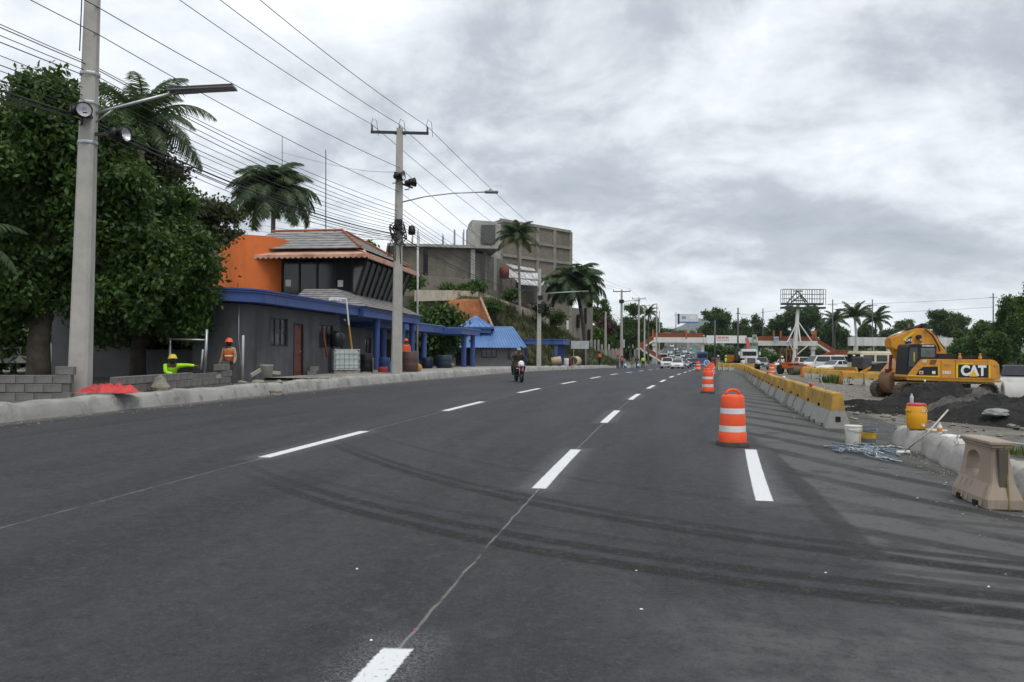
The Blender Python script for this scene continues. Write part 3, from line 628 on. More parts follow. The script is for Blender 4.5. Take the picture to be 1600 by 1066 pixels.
    mb = MB(); mb.box((-Lc / 2 - .01, 0, b_[0][1] + .12), (.12, W_ * .96, .2)); mb.build('bumper', pm, t, False, .04)
    mb = MB(); mb.box((-Lc / 2 - .005, 0, b_[1][1] - .09), (.06, W_ * .42, .14)); mb.build('grille', black_plastic, t)
    mb = MB(); mb.box((Lc / 2 + .01, 0, b_[0][1] + .14), (.1, W_ * .96, .22)); mb.build('rear_bumper', dark_steel, t, False, .04)
    mb = MB(); mb.box((-Lc / 2 - .075, 0, b_[0][1] + .1), (.012, .32, .12)); mb.build('licence_plate', white_paint, t)
    return t
def car(kind, col, label, px, Y, rz, group, cat='car', loc=None):
    """nose along local -X, so rz = 90 degrees points the nose at the camera"""
    key = (kind, col)
    if key not in _cars: _cars[key] = car_proto(kind, col); c = _cars[key]
    else: c = copy_tree(_cars[key])
    c.name = {'car': 'car', 'pickup truck': 'pickup_truck', 'van': 'van'}.get(cat, 'car')
    c.location = loc or gp(px, Y); c.rotation_euler = (0, 0, rz); c['label'] = label; c['category'] = cat; c['group'] = group; return c
# ================================================================== LEFT SIDE: poles and wires
POLES = {}
def lean_of(px0, py0, px1, py1, Y):
    a, b_ = P(px0, py0, Y), P(px1, py1, Y); return (b_.x - a.x) / (b_.z - a.z)
# pole with the solar lamp
p1 = gp(125, 19.0); t = thing('utility_pole', 'tall square concrete pole with solar street lamp beside the leafy tree', 'utility pole', p1, R(8)); POLES[1] = t
l1 = lean_of(125, 608, 144, 0, 19.0); pole_shaft(t, 13.0, .46, .24, l1); lx = lambda z: l1 * z
za = 1.75 + (544 - 176) / F * 19 - p1.z
mb = MB(); mb.tube([(lx(za) + .12, 0, za), (lx(za) + .6, -.02, za + .16), (lx(za) + 2.0, -.05, za + .60)], .04, 8); mb.tube([(lx(za) + .1, 0, za - .25), (lx(za) + .55, -.02, za + .12)], .02, 6); mb.build('lamp_arm', steel, t, True)
mb = MB(); mb.box((lx(za) + 2.62, -.05, za + .72), (1.5, .58, .055), 0, R(7), R(-6)); pn = mb.build('solar_panel', panel_mat, t)
mb = MB(); mb.box((lx(za) + 2.62, -.05, za + .685), (1.54, .62, .022), 0, R(7), R(-6)); mb.build('frame', lamp_grey, pn)
mb = MB(); mb.box((lx(za) + 2.25, -.05, za + .62), (.5, .3, .05), 0, R(7), R(-6)); mb.build('lamp', lamp_grey, pn)
for fl in (floodlight(t, (lx(za) + .02, -.40, za - .06), R(28)), floodlight(t, (lx(za) + .76, -.1, za - .50), R(68))): fl.scale = (.86, .86, .86)
mb = MB(); mb.box((lx(za) + .35, -.05, za - .5), (.75, .06, .07)); mb.box((lx(za) - .0, -.25, za - .12), (.3, .35, .07)); mb.build('light_bracket', dark_steel, t)
for zb in (za + .9, za + .2, za - .75): 
    mb = MB(); mb.lathe([(.235, zb), (.24, zb + .02), (.24, zb + .05), (.235, zb + .07)], (lx(zb), 0, 0), 8, cap=False); mb.build('steel_band', steel, t)
mb = MB(); mb.tube([(lx(12.4) - .15, -.2, 12.4), (lx(11) - .1, -.24, 11.2), (lx(10) - .15, -.24, 9.8), (lx(9) - .17, -.24, 8.4)], .014, 5); mb.build('ground_wire', wire_mat, t, True)
crossarm(t, 11.75, 2.6, lx(11.75))
# pole 2
p2 = gp(620, 36.5); t = thing('utility_pole', 'concrete pole with crossarm, street lamp and tangled black cables by the kerb', 'utility pole', p2, R(4)); POLES[2] = t
l2 = lean_of(620, 583, 625, 200, 36.5); pole_shaft(t, 11.3, .50, .28, l2); lx = lambda z: l2 * z
zof = lambda py: 1.75 + (546.6 - py) / F * 36.5 - p2.z
crossarm(t, zof(206), 2.65, lx(11))
for i, dx in enumerate((-1.25, .0, 1.25)):
    mb = MB(); mb.tube([(lx(11) + dx - .05, -.12, zof(206) + .25), (lx(11) + dx + .05, -.3, zof(206) + .55), (lx(11) + dx + .2, -.05, zof(206) + .5), (lx(11) + dx + .25, .25, zof(206) - .1)], .012, 5); mb.build('jumper_wire', wire_mat, t, True)
mb = MB(); mb.tube([(lx(8) + .15, 0, zof(315)), (lx(8) + 1.2, -.05, zof(306)), (lx(8) + 2.5, -.1, zof(300)), (lx(8) + 4.0, -.15, zof(297.5))], .032, 6); mb.build('lamp_arm', steel, t, True)
mb = MB(); mb.box((lx(8) + 4.25, -.15, zof(297.5)), (.62, .26, .11)); mb.box((lx(8) + 4.18, -.15, zof(297.5) + .09), (.1, .1, .1)); mb.build('lamp_head', lamp_grey, t, False, .03)
floodlight(t, (lx(9) + .05, -.35, zof(277)), R(70)); floodlight(t, (lx(9) + .55, -.15, zof(285)), R(110), R(-10))
mb = MB(); mb.box((lx(9) + .3, -.1, zof(289)), (.7, .06, .08), 0, 0, R(20)); mb.build('light_bracket', dark_steel, t)
for k in range(9):
    a = random.uniform(0, 6.28); rr = random.uniform(.22, .42); mb = MB(); c0 = Vector((lx(5.8), -.1, zof(372) + random.uniform(-.25, .35))); pts = []
    for q in np.linspace(0, 2 * math.pi, 18): pts.append(c0 + Vector((rr * math.cos(q + a), .22 * math.sin(q + a) - .1, rr * .9 * math.sin(q * 1.0 + .5) + .12 * math.sin(3 * q + a))))
    mb.tube(pts, .022, 5); mb.build('cable_coil', black_plastic, t, True)
mb = MB(); mb.box((lx(5.5) + .02, -.3, zof(352)), (.36, .14, .5)); mb.build('splice_box', black_plastic, t, False, .04)
mb = MB(); mb.lathe([(.02, .25), (.14, .2), (.17, .0), (.16, -.18), (.05, -.2)], (lx(5.5) + .62, -.1, zof(360)), 10); mb.build('splice_dome', black_plastic, t, True)
for k in range(5):
    mb = MB(); x0 = random.uniform(-.25, .3); mb.tube([(lx(5.8) + x0, -.2, zof(372)), (lx(5.5) + x0 - .15, -.25, zof(385)), (lx(5) + x0 - .25 * random.random(), -.2, zof(400 + 14 * random.random()))], .018, 5); mb.build('loose_cable', black_plastic, t, True)
# pole 3: short lamp post
p3 = gp(842, 65); t = thing('lamp_post', 'slim concrete lamp post in front of the grassy slope', 'lamp post', p3, R(-6)); POLES[3] = t
z3 = lambda py: 1.75 + (548 - py) / F * 65 - p3.z
pole_shaft(t, z3(420), .38, .26, .002)
mb = MB(); mb.tube([(.1, 0, z3(459)), (1.7, 0, z3(457)), (3.6, 0, z3(455))], .045, 6); mb.build('lamp_arm', steel, t, True)
mb = MB(); mb.box((3.75, 0, z3(455)), (.5, .2, .1)); mb.build('lamp_head', lamp_grey, t)
for zz in (465, 478, 486):
    mb = MB(); mb.box((.12, -.22, z3(zz)), (.42, .3, .34)); mb.build('junction_box', black_plastic, t, False, .04)
# line poles running away
def line_pole(px, Y, pytop, label, arm=True, lamp=False, w=.4, sign=False, base=None, thin=None, arms=None):
    b_ = gp(px, Y); t = thing('utility_pole', label, 'utility pole', b_, head(Y) * -1, 'power poles further down the road'); h = Z_(pytop, Y, px) - b_.z
    if thin:
        mb = MB(); mb.tube([(0, 0, -.5), (0, 0, h)], [thin * 1.2, thin * .8], 8); mb.build('shaft', pole_concrete if thin > .14 else dark_steel, t, True)
    else: pole_shaft(t, h, w, w * .6, .0)
    if arm: crossarm(t, h - .15, 2.5 if arms is None else arms)
    if lamp:
        mb = MB(); mb.tube([(.1, 0, h - 1.7), (1.0, 0, h - 1.5), (2.0, 0, h - 1.5)], .05, 6); mb.build('lamp_arm', steel, t, True)
        mb = MB(); mb.box((2.3, 0, h - 1.5), (.7, .25, .14)); mb.build('lamp_head', lamp_grey, t)
        mb = MB(); mb.box((0, -.2, h - 1.6), (.7, .3, .5)); mb.build('junction_box', dark_steel, t, False, .04)
    return t, h
POLES[4], h4 = line_pole(971, 115, 454, 'concrete pole with crossarm and street lamp behind the standing workers', True, True, .45)
mb = MB(); mb.box((.32, -.2, 3.6), (.35, .1, 1.2)); mb.build('notice_board', mat('grey board', (.45, .46, .46), .6), POLES[4])
POLES[5], h5 = line_pole(998, 150, 466, 'concrete pole with crossarm, second beyond the standing workers', True, False, .45)
POLES[6], h6 = line_pole(1007, 185, 477, 'distant crossarm pole rising from the dark roadside tree', True, False, .45)
line_pole(1026, 205, 474, 'bare pole rising behind the left end of the footbridge', False, False, .4); line_pole(1030, 235, 486, 'thin bare pole just right of the pole behind the footbridge end', False, False, .4)
line_pole(946, 120, 487, 'bare grey post standing left of the crossarm pole by the ruined wall', False, False, .4)
# wires
def ptop(k, dx, z):
    t = POLES[k]; q = Matrix.Rotation(t.rotation_euler.z, 3, 'Z'); return t.location + q @ Vector((dx, 0, z))
p0 = Vector((-13.9, 1.9, .7))
for dx, nm in ((-1.25, 'left'), (0, 'middle'), (1.25, 'right')):
    zt2 = zof(206) + (.33 if dx else .36)
    wire('power_line', 'high bare power wire to the %s insulator of the crossarm pole' % nm, [p0 + Vector((dx, 0, 12.2)), ptop(1, dx + l1 * 11.75, 12.1), ptop(2, dx + l2 * 11, zt2), ptop(4, dx, h4 + .2), ptop(5, dx * .95, h5 + .2), ptop(6, dx * .95, h6 + .2)], .28, .013, alu_wire, 'power line', 'high bare power wires')
def tele(y1, y2, r, label, grp, sag=.25, dx=0.0, on=True):
    z1 = 1.75 + (544 - y1) / F * 19 - p1.z; z2 = zof(y2)
    pts = [p0 + Vector((dx, 0, z1 - .05)), ptop(1, dx + l1 * z1 - .05, z1), ptop(2, l2 * z2 + dx * .3, z2)]
    if on: pts.append(Vector(POLES[3].location) + Vector((dx * .2, -.2, z3(455) + (z2 - zof(372)) * .25)))
    wire('telecom_cable', label, pts, sag, r, wire_mat, 'cable', grp)
tele(10, 262, .012, 'neutral wire below the crossarm, highest of the side cables', 'side cables', .2, .25)
tele(52, 300, .011, 'second neutral wire below the crossarm', 'side cables', .22, .25)
for i, (a, b_) in enumerate(((96, 322), (101, 330), (110, 336), (117, 340))): tele(a, b_, .010 + .002 * (i % 2), 'thin black cable in the upper bundle crossing the concrete pole', 'upper cable bundle', .3 + .03 * i, random.uniform(-.12, .12))
for i, (a, b_) in enumerate(((138, 345), (150, 350), (158, 354), (166, 358), (172, 361))): tele(a, b_, .009 + .002 * (i % 2), 'thin black cable in the middle bundle passing the floodlights', 'middle cable bundle', .33 + .04 * i, random.uniform(-.12, .12), i < 3)
for i, (a, b_) in enumerate(((182, 366), (187, 370), (190, 373), (197, 377))): tele(a, b_, (.024, .016, .012, .010)[i], ('thickest black cable crossing just below the floodlight' if i == 0 else 'black cable in the lowest bundle sagging below the floodlights'), 'lowest cable bundle', .42 + .03 * i, random.uniform(-.1, .1), i < 2)
wire('telecom_cable', 'thin service wire reaching the pole top from the left', [ptop(2, -.1, zof(268)), P(540, 262, 52), P(440, 238, 60)], .1, .01, wire_mat, 'cable')
for i in range(5):
    z2 = zof(366 + 2 * i); wire('service_drop', 'service wire from the tangled pole down to the orange building', [ptop(2, -.1, z2), P(470 - 22 * i, 330 + 7 * i, 46)], .25, .009, wire_mat, 'cable', 'service wires to the orange building')

# ================================================================== low block walls, tarp, rubble
BLK = MB(); BLK.box((0, 0, .095), (.39, .19, .19)); BLKM = BLK.mesh('block'); BLKM.materials.append(block_mat)
bm = bmesh.new(); bm.from_mesh(BLKM); bmesh.ops.bevel(bm, geom=list(bm.edges), offset=.008, segments=1, affect='EDGES'); bm.to_mesh(BLKM); bm.free()
def block_wall(label, a, b_, courses, gaps=(), z=None, extra=()):
    a = Vector(a); b_ = Vector(b_); d = b_ - a; n = int(d.length / .4); rz = math.atan2(d.y, d.x); t = thing('block_wall', label, 'wall', a, rz)
    for c in range(courses):
        for i in range(n - (c % 2)):
            if (c, i) in gaps: continue
            o = link_mesh('block', BLKM, None, t); o.location = ((i + .5 + .5 * (c % 2)) * .4 + random.uniform(-.006, .006), random.uniform(-.012, .012), c * .202); o.rotation_euler = (0, 0, random.uniform(-.02, .02))
    for x, c in extra:
        o = link_mesh('block', BLKM, None, t); o.location = (x, 0, c * .202)
    mb = MB(); mb.box((n * .2, 0, courses * .1 - .02), (n * .4 - .08, .13, courses * .2 - .06)); mb.build('mortar_core', mat('mortar', (.16, .155, .145), .95, .2, 4), t)
    return t
zl = H(at(-12, 18), 18)
block_wall('low grey block wall ending at the foot of the tall pole', (X_(-60, 18.2), 18.2, 1.15 - .202 * 3 - .02), (X_(112, 18.4), 18.5, 0.54), 3, extra=[(2.25, 3)])
block_wall('unfinished grey block wall running past the red tarp', (-9.3, 18.6, 1.10 - .62), (-9.0, 25.4, .48), 3, gaps=[(2, 10), (2, 11), (2, 12), (2, 13), (2, 14)], extra=[(6.4, 3), (6.0, 3)])
tarp_mat = mat('red tarp', (.50, .04, .04), .55, .22, 3, bump=.3, bscale=9)
vs = []; fs = []; n = 64; rgt = random.Random(4); bl_ = [(rgt.uniform(-.8, .8), rgt.uniform(-.8, .8), rgt.uniform(.14, .34), rgt.uniform(.05, .15), rgt.uniform(0, 3.14), rgt.uniform(.25, .6)) for _ in range(46)]
for i in range(n):
    for j in range(n):
        u, v = i / (n - 1) * 2 - 1, j / (n - 1) * 2 - 1; r = math.hypot(u, v); h_ = 0
        for (bu, bv, br, bh, ba, bq) in bl_:                       # overlapping folds
            du, dv = u - bu, v - bv; p_, q_ = du * math.cos(ba) + dv * math.sin(ba), (dv * math.cos(ba) - du * math.sin(ba)) / bq; h_ = max(h_, bh * max(0, 1 - math.hypot(p_, q_) / (br * 1.7)) ** .8)
        vs.append((u * .66 * (1 + .10 * math.sin(9 * v)), v * .34 * (1 + .15 * math.sin(8 * u + 2)), (h_ * 1.25 + .05) * max(0, 1 - r ** 4)))
for i in range(n - 1):
    for j in range(n - 1): fs.append((i * n + j, (i + 1) * n + j, (i + 1) * n + j + 1, i * n + j + 1))
mb = MB(); mb.add(vs, fs); o = mb.build('tarp', tarp_mat, None, True); o.location = gp(171, 18.1) + Vector((0, 0, .12)); o.location.z = .755; tag(o, 'crumpled red tarp heaped on the kerb beside the concrete pole', 'tarp')
def rock(name, label, loc, s, m, cat='rock', group=None, seed=0, top=True, parent=None):
    me = bpy.data.meshes.new(name); bm = bmesh.new(); bmesh.ops.create_icosphere(bm, subdivisions=2, radius=.5); rg = random.Random(seed)
    ph = [rg.uniform(0, 6) for _ in range(6)]
    for v in bm.verts:
        k = 1 + .16 * math.sin(v.co.x * 7 + ph[0]) + .14 * math.sin(v.co.y * 8 + ph[1]) + .12 * math.sin(v.co.z * 9 + ph[2]) + rg.uniform(-.08, .08); v.co = Vector((v.co.x * s[0], v.co.y * s[1], v.co.z * s[2])) * k
    bm.to_mesh(me); bm.free(); o = link_mesh(name, me, m, parent); o.location = loc
    return tag(o, label, cat, group)
rubble_mat = mat('rubble', (.24, .22, .18), .95, .35, 3, bump=.7, bscale=20, dirt=(.08, .075, .06), damt=.6, dscale=3)
rock('rock', 'brown broken rock resting behind the kerb near the red tarp', gp(252, 20.0) + Vector((0, 0, .12)), (.5, .42, .5), rubble_mat, 'rock', None, 3)
rock('rock', 'small pale stone lying left of the brown rock', gp(229, 20.3) + Vector((0, 0, .1)), (.28, .2, .16), kerb_mat, 'rock', None, 4)
for i in range(26):
    px = random.uniform(300, 440); Y = random.uniform(23.5, 27.5); q = gp(px, Y); s = random.uniform(.12, .38); o = rock('rubble_stone', 'loose rubble stone heaped behind the kerb below the orange-vested worker', q + Vector((0, 0, s * .25)), (s * 1.3, s, s * .75), rubble_mat, 'rubble', 'rubble stones behind the kerb', 10 + i)
board_mat = mat('weathered board', (.33, .30, .25), .9, .25, 3, bump=.4)
for i, (pxa, pya, pxb, pyb, Y) in enumerate(((392, 587, 407, 578, 24.5), (327, 592, 345, 588, 24), (415, 581, 438, 583, 26))):
    a, b_ = P(pxa, pya, Y), P(pxb, pyb, Y + .4); mb = MB(); mb.beam(a, b_, .05, .11); tag(mb.build('board', board_mat), ('tilted loose board leaning on the rubble bucket', 'loose board lying near the feet of the orange-vested worker', 'short flat board right of the rubble bucket')[i], 'board')
q = gp(417, 25.3); mb = MB(); mb.lathe([(.17, 0), (.2, .38), (.215, .40), (.2, .41), (.19, .38), (.16, .03)], (0, 0, 0), 18); o = mb.build('bucket', mat('grimy bucket', (.36, .35, .31), .8, .2, 4, dirt=(.12, .11, .1), damt=.6, dscale=4), None, True); o.location = q + Vector((0, 0, .18)); tag(o, 'grimy cement bucket standing in the rubble behind the kerb', 'bucket')
# fence pipes
def pipe(name, label, a, b_, r=.035, m=steel, cat='pipe', group=None):
    mb = MB(); mb.tube([a, b_], r, 8); return tag(mb.build(name, m, None, True), label, cat, group)
pale_pipe = mat('weathered pipe', (.40, .40, .39), .6, .15, 3, dirt=(.2, .19, .17), damt=.6, dscale=4)
def vp(px, py0, py1, Y, dpx=0): return P(px, py0, Y), P(px + dpx, py1, Y)
pipe('fence_post', 'white pipe standing right of the orange-vested worker', *vp(379, 597, 524, 25.8, 1), .04, pale_pipe, 'post')
pipe('fence_post', 'galvanised fence post left of the dark wall corner', *vp(320, 590, 515, 26.0, 3), .05, steel, 'post')
pipe('fence_post', 'thin fence post behind the lime-clad worker', *vp(265, 590, 528, 26.2, 1), .035, steel, 'post')
pipe('fence_rail', 'horizontal fence rail behind the lime-clad worker', P(266, 530, 26.1), P(322, 531.5, 26.0), .03, steel, 'rail'); pipe('fence_stake', 'short leaning stake beside the galvanised fence post', *vp(314, 578, 546, 25.7, 3), .03, pale_pipe, 'stake')
# ---- workers
O_VEST = (.80, .13, .025); LIME = (.42, .80, .03)
person('worker in lime green shirt and yellow helmet crouching behind the block wall', gp(268, 24.5) + Vector((0, 0, .0)), R(35), LIME, (.05, .06, .09), None, (.68, .52, .06), True,
       dict(pelvis=(0, .12, .42), spine=(0, .05, .62), chest=(0, -.06, .80), neck=(0, -.12, .92), head=(-.0, -.17, 1.0), crown=(-.0, -.16, 1.10), face=(0, -.225, 1.0), shL=(.19, -.06, .84), elL=(.42, -.20, .86), wrL=(.62, -.32, .84), haL=(.70, -.35, .83), shR=(-.19, -.06, .84), elR=(-.22, -.25, .66), wrR=(-.05, -.42, .60), haR=(.02, -.46, .58), hiL=(.1, .1, .40), knL=(.18, -.28, .42), anL=(.16, -.1, .08), toL=(.17, -.26, .045), hiR=(-.1, .1, .40), knR=(-.16, -.2, .12), anR=(-.15, .2, .07), toR=(-.15, .3, .05)), 1.0)
person('worker in orange vest and orange helmet standing by the white pipe', gp(358, 26.4), R(-20), (.42, .29, .17), (.07, .07, .075), O_VEST, (.85, .13, .05), True, dict(haR=(-.30, -.12, .85), elR=(-.30, .03, 1.14), wrR=(-.32, -.08, .92)), .97)
pipe('shovel_handle', 'thin pole held upright by the orange-vested worker', P(340, 590, 26.3), P(348, 545, 26.3), .018, mat('wood', (.25, .18, .1), .8), 'pole')

# ================================================================== white pickup behind the trees
car('pickup', (.72, .72, .71), 'white pickup parked behind the leafy tree at far left', 72, 34, R(20), None, 'pickup truck', gp(60, 34)); 
bpy.data.objects['pickup_truck'].pop('group', None) if 'group' in bpy.data.objects['pickup_truck'] else None

# ================================================================== trees on the left
def lob(*a): return [((x, y, z), (rx, ry, rz)) for x, y, z, rx, ry, rz in a]
b0 = Vector((X_(60, 25), 25, .5))
tree('broadleaf_tree', 'big dark leafy tree filling the left edge behind the concrete pole', (b0.x, b0.y, .4), 4.5, .32, lob((0, 0, 6.2, 2.3, 2.2, 2.0), (-2.2, .2, 5.6, 2.0, 2, 2.0), (1.5, -.4, 7.3, 1.7, 1.7, 1.5), (-.8, .3, 8.0, 1.5, 1.5, .9), (2.7, -.3, 5.3, 1.5, 1.6, 1.8), (2.9, 0, 3.4, 1.2, 1.4, 1.4), (.1, .2, 9.2, 1.4, 1.2, .8), (1.3, .2, 8.7, 1.2, 1.2, .9), (-2.6, 0, 3.3, 1.9, 1.6, 1.5), (.4, .4, 3.6, 1.9, 1.4, 1.4), (-1.2, -.4, 2.5, 1.6, 1.1, .9), (1.7, .5, 2.3, 1.2, 1.0, .7)), 120000, .105, leaf_dark, None, 'tree', 20, .22, 11, 1.9, 10, .5, 8)
b0 = Vector((X_(215, 29), 29, .5))
tree('broadleaf_tree', 'dense green tree between the concrete pole and the grey building', (b0.x, b0.y, .4), 3.6, .26, lob((-.6, 0, 4.6, 1.9, 1.7, 1.9), (.7, -.4, 3.5, 1.35, 1.3, 1.5), (-1.0, 0, 6.6, 1.5, 1.5, 1.2), (.5, .2, 5.9, 1.5, 1.4, 1.2), (1.2, -.3, 4.6, 1.0, 1.1, 1.1), (1.7, -.4, 3.4, 1.0, 1.0, 1.3), (2.0, -.5, 2.6, .8, .9, .9), (1.9, -.3, 4.4, .8, .9, .8), (2.5, -2.0, 3.5, 1.05, .9, 1.2), (2.4, -2.0, 2.5, .85, .8, .8), (2.1, -1.8, 4.6, .95, .9, .9), (-.9, .3, 2.4, 1.5, 1.0, 1.0)), 100000, .10, leaf_dark, None, 'tree', 20, .22, 12, 1.9, 6, .5, 8)
b0 = Vector((X_(275, 34), 34, .5))
tree('olive_tree', 'loose brownish tree with sparse twigs behind the grey building corner', (b0.x, b0.y, .6), 5.0, .22, lob((-1.6, 0, 8.6, 1.5, 1.3, 1.7), (-.3, 0, 7.4, 1.4, 1.3, 1.3), (.9, 0, 6.6, 1.0, 1.0, .9), (1.7, 0, 7.0, .75, .8, .6), (-1.9, 0, 10.4, 1.2, 1.0, 1.3), (-2.6, -.2, 9.6, 1.0, 1.0, 1.2), (.6, 0, 5.2, .9, .9, .8), (1.9, 0, 5.9, .6, .7, .5), (.2, 0, 4.1, 1.0, .9, .8)), 26000, .11, leaf_olive, None, 'tree', 18, .24, 13, 1.6, 8, .5, 6)
palm('royal_palm', 'tall palm rising behind the leafy trees beside the concrete pole', (X_(205, 33), 33, .6), 9.4, 3.2, 20, .85, palm_mat, (.3, 0), .2, 3, .6, True)
palm('royal_palm', 'big drooping palm behind the orange building', (X_(425, 62), 62, .8), 11.6, 4.3, 40, 1.1, palm_mat, (0, 0), .22, 5, .8, True, None, None, 1.5, 0, .28)
palm('small_palm', 'palm with a dry frond at the far left edge', (X_(-75, 21), 21, .5), 3.9, 2.2, 9, .8, palm_mat, (0, 0), .14, 8, .5)
# thicket that closes the view under the trees
for i, (px, Y, w_, h_) in enumerate(((20, 36, 7, 5), (130, 38, 6, 5.5), (215, 37, 5, 5), (-60, 33, 6, 6))):
    tree('bush', ('dark bush behind the white pickup', 'dark bush behind the tall concrete pole', 'dark bush left of the grey building', 'dark bush at the far left edge')[i], (X_(px, Y), Y, .5), 1.6, .1, lobes_for(w_, 3, h_, .1, 7, 40 + i), 9000, .24, leaf_dark, 'dark bushes under the left trees', 'bush', 20, .4, 50 + i, 1.6, 4)
# ================================================================== GREY STATION WITH ORANGE TOWER
grey_wall = mat('grey plaster', (.082, .085, .091), .85, .22, 1.0, bump=.35, bscale=18, dirt=(.042, .042, .043), damt=.85, dscale=1.3, streak=True)
light_wall = mat('pale grey plaster', (.16, .162, .165), .85, .12, 1.2, bump=.2, bscale=20, dirt=(.08, .08, .08), damt=.4, dscale=.8, streak=True)
blue = mat('blue paint', (.045, .09, .28), .5, .10, 1.0, dirt=(.02, .03, .09), damt=.6, dscale=1.1, streak=True)
blue_metal = mat('blue roof metal', (.11, .22, .46), .45, .12, 1.2, dirt=(.24, .31, .42), damt=.4, dscale=.8)
orange = mat('orange paint', (.68, .165, .035), .65, .08, 1.0, bump=.12, bscale=25, dirt=(.36, .085, .025), damt=.6, dscale=.7, streak=True)
tile_mat = mat('grey roof tile', (.24, .235, .235), .8, .3, 2.2, bump=.4, bscale=18, dirt=(.38, .24, .18), damt=.45, dscale=.9)
awning_mat = mat('faded pink awning', (.56, .33, .24), .8, .12, 1.6, dirt=(.27, .10, .06), damt=.7, dscale=1.4, streak=True)
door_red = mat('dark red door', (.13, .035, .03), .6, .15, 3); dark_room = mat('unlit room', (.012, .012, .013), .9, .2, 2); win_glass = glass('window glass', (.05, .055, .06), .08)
tower_glass = glass('tower glass', (.022, .024, .026), .10); black_frame = mat('black frame', (.014, .014, .015), .5, .1, 3)
terracotta = mat('terracotta', (.36, .12, .06), .8, .15, 3)
ZB = .66; OB = Vector((-9.6, 28, ZB)); RB = math.atan2(.99, .139)
bt = thing('station_building', 'grey building with blue fascia, orange stair tower and glazed upper room', 'building', OB, RB)
def arcp(cx, cy, r, a0, a1, n=10): return [(cx + r * math.cos(R(a0 + (a1 - a0) * i / n)), cy + r * math.sin(R(a0 + (a1 - a0) * i / n))) for i in range(n + 1)]
# walls as panels around openings (local x runs away along the road, local y inwards)
def wall_panels(parent, x0, x1, z0, z1, y, th, holes, m, name='wall'):
    """front wall in the plane y, holes = (xa, xb, za, zb)"""
    mb = MB(); xs = x0
    for xa, xb, za, zb in sorted(holes):
        if xa > xs: mb.box2((xs, y, z0), (xa, y + th, z1))
        if za > z0: mb.box2((xa, y, z0), (xb, y + th, za))
        if zb < z1: mb.box2((xa, y, zb), (xb, y + th, z1))
        xs = xb
    if xs < x1: mb.box2((xs, y, z0), (x1, y + th, z1))
    return mb.build(name, m, parent)
def window(parent, xa, xb, za, zb, y, cols, rows, fm=black_frame, gm=win_glass, dep=.10):
    mb = MB(); f = .055; yy = y + dep
    mb.box2((xa, yy - .03, za), (xa + f, yy + .03, zb)); mb.box2((xb - f, yy - .03, za), (xb, yy + .03, zb)); mb.box2((xa + f, yy - .03, za), (xb - f, yy + .03, za + f)); mb.box2((xa + f, yy - .03, zb - f), (xb - f, yy + .03, zb))
    w_ = mb.build('window', fm, parent)
    for i in range(1, cols):
        x = xa + (xb - xa) * i / cols; mb = MB(); mb.box2((x - .025, yy - .035, za + f), (x + .025, yy + .025, zb - f)); mb.build('mullion', fm, w_)
    for j in range(1, rows):
        z = za + (zb - za) * j / rows; mb = MB(); mb.box2((xa + f, yy - .028, z - .02), (xb - f, yy + .02, z + .02)); mb.build('glazing_bar', fm, w_)
    for i in range(cols):
        for j in range(rows):
            x_0, x_1 = xa + f + (xb - xa - 2 * f) * i / cols, xa + f + (xb - xa - 2 * f) * (i + 1) / cols; z_0, z_1 = za + f + (zb - za - 2 * f) * j / rows, za + f + (zb - za - 2 * f) * (j + 1) / rows
            mb = MB(); mb.box2((x_0 + .004, yy - .006 + .002 * ((i + j) % 3), z_0 + .004), (x_1 - .004, yy + .008, z_1 - .004)); mb.build('pane', gm, w_)
    return w_
wall_panels(bt, 1.0, 10.0, -.3, 2.72, 0, .18, [(2.54, 4.12, 1.2, 2.3), (4.72, 5.62, -.05, 2.15), (7.4, 9.2, 1.15, 2.2)], grey_wall)
mb = MB(); ring = arcp(1.0, 1.0, 1.0, 270, 180); inn = arcp(1.0, 1.0, .82, 180, 270); mb.prism(ring + inn, -.3, 2.72); autosmooth(mb.build('curved_wall', grey_wall, bt), 40)
mb = MB(); mb.box2((0, 1.0, -.3), (.18, 1.75, 2.72)); mb.box2((.18, 1.57, -.3), (1.6, 1.75, 2.72)); mb.build('side_wall', grey_wall, bt)
mb = MB(); mb.box2((1.6, 1.75, -.3), (1.75, 8.5, 1.05)); mb.box2((1.6, 1.75, 2.35), (1.75, 8.5, 2.72)); mb.box2((1.6, 4.6, 1.05), (1.75, 8.5, 2.35)); mb.build('rear_wing_wall', light_wall, bt)
mb = MB(); mb.box2((.0, .3, -.25), (9.8, 8.4, -.2)); mb.build('floor_slab', concrete, bt)
mb = MB(); mb.box2((1.9, 8.3, -.3), (19.5, 8.5, 3.3)); mb.box2((9.82, .3, -.3), (10.0, 8.3, 2.70)); mb.box2((2.2, 3.4, -.1), (9.6, 3.5, 2.65)); mb.build('inner_wall', grey_wall, bt)
window(bt, 2.54, 4.12, 1.2, 2.3, 0, 3, 2); window(bt, 7.4, 9.2, 1.15, 2.2, 0, 3, 2)
mb = MB(); mb.box2((4.75, .06, -.05), (5.59, .11, 2.12)); dr = mb.build('door', door_red, bt)
for z_ in (.35, 1.05, 1.6): 
    mb = MB(); mb.box2((4.88, .035, z_ - .2), (5.46, .062, z_ + .25)); mb.build('door_panel', door_red, dr, False, .012)
mb = MB(); mb.lathe([(.03, 0), (.035, .03), (.001, .05)], (5.45, .02, 1.0), 10, 'Y'); mb.build('handle', chrome, dr, True)
mb = MB(); mb.box2((4.66, -.02, -.05), (4.74, .04, 2.2)); mb.box2((5.60, -.02, -.05), (5.68, .04, 2.2)); mb.box2((4.74, -.02, 2.13), (5.60, .04, 2.2)); mb.build('door_frame', black_frame, bt)
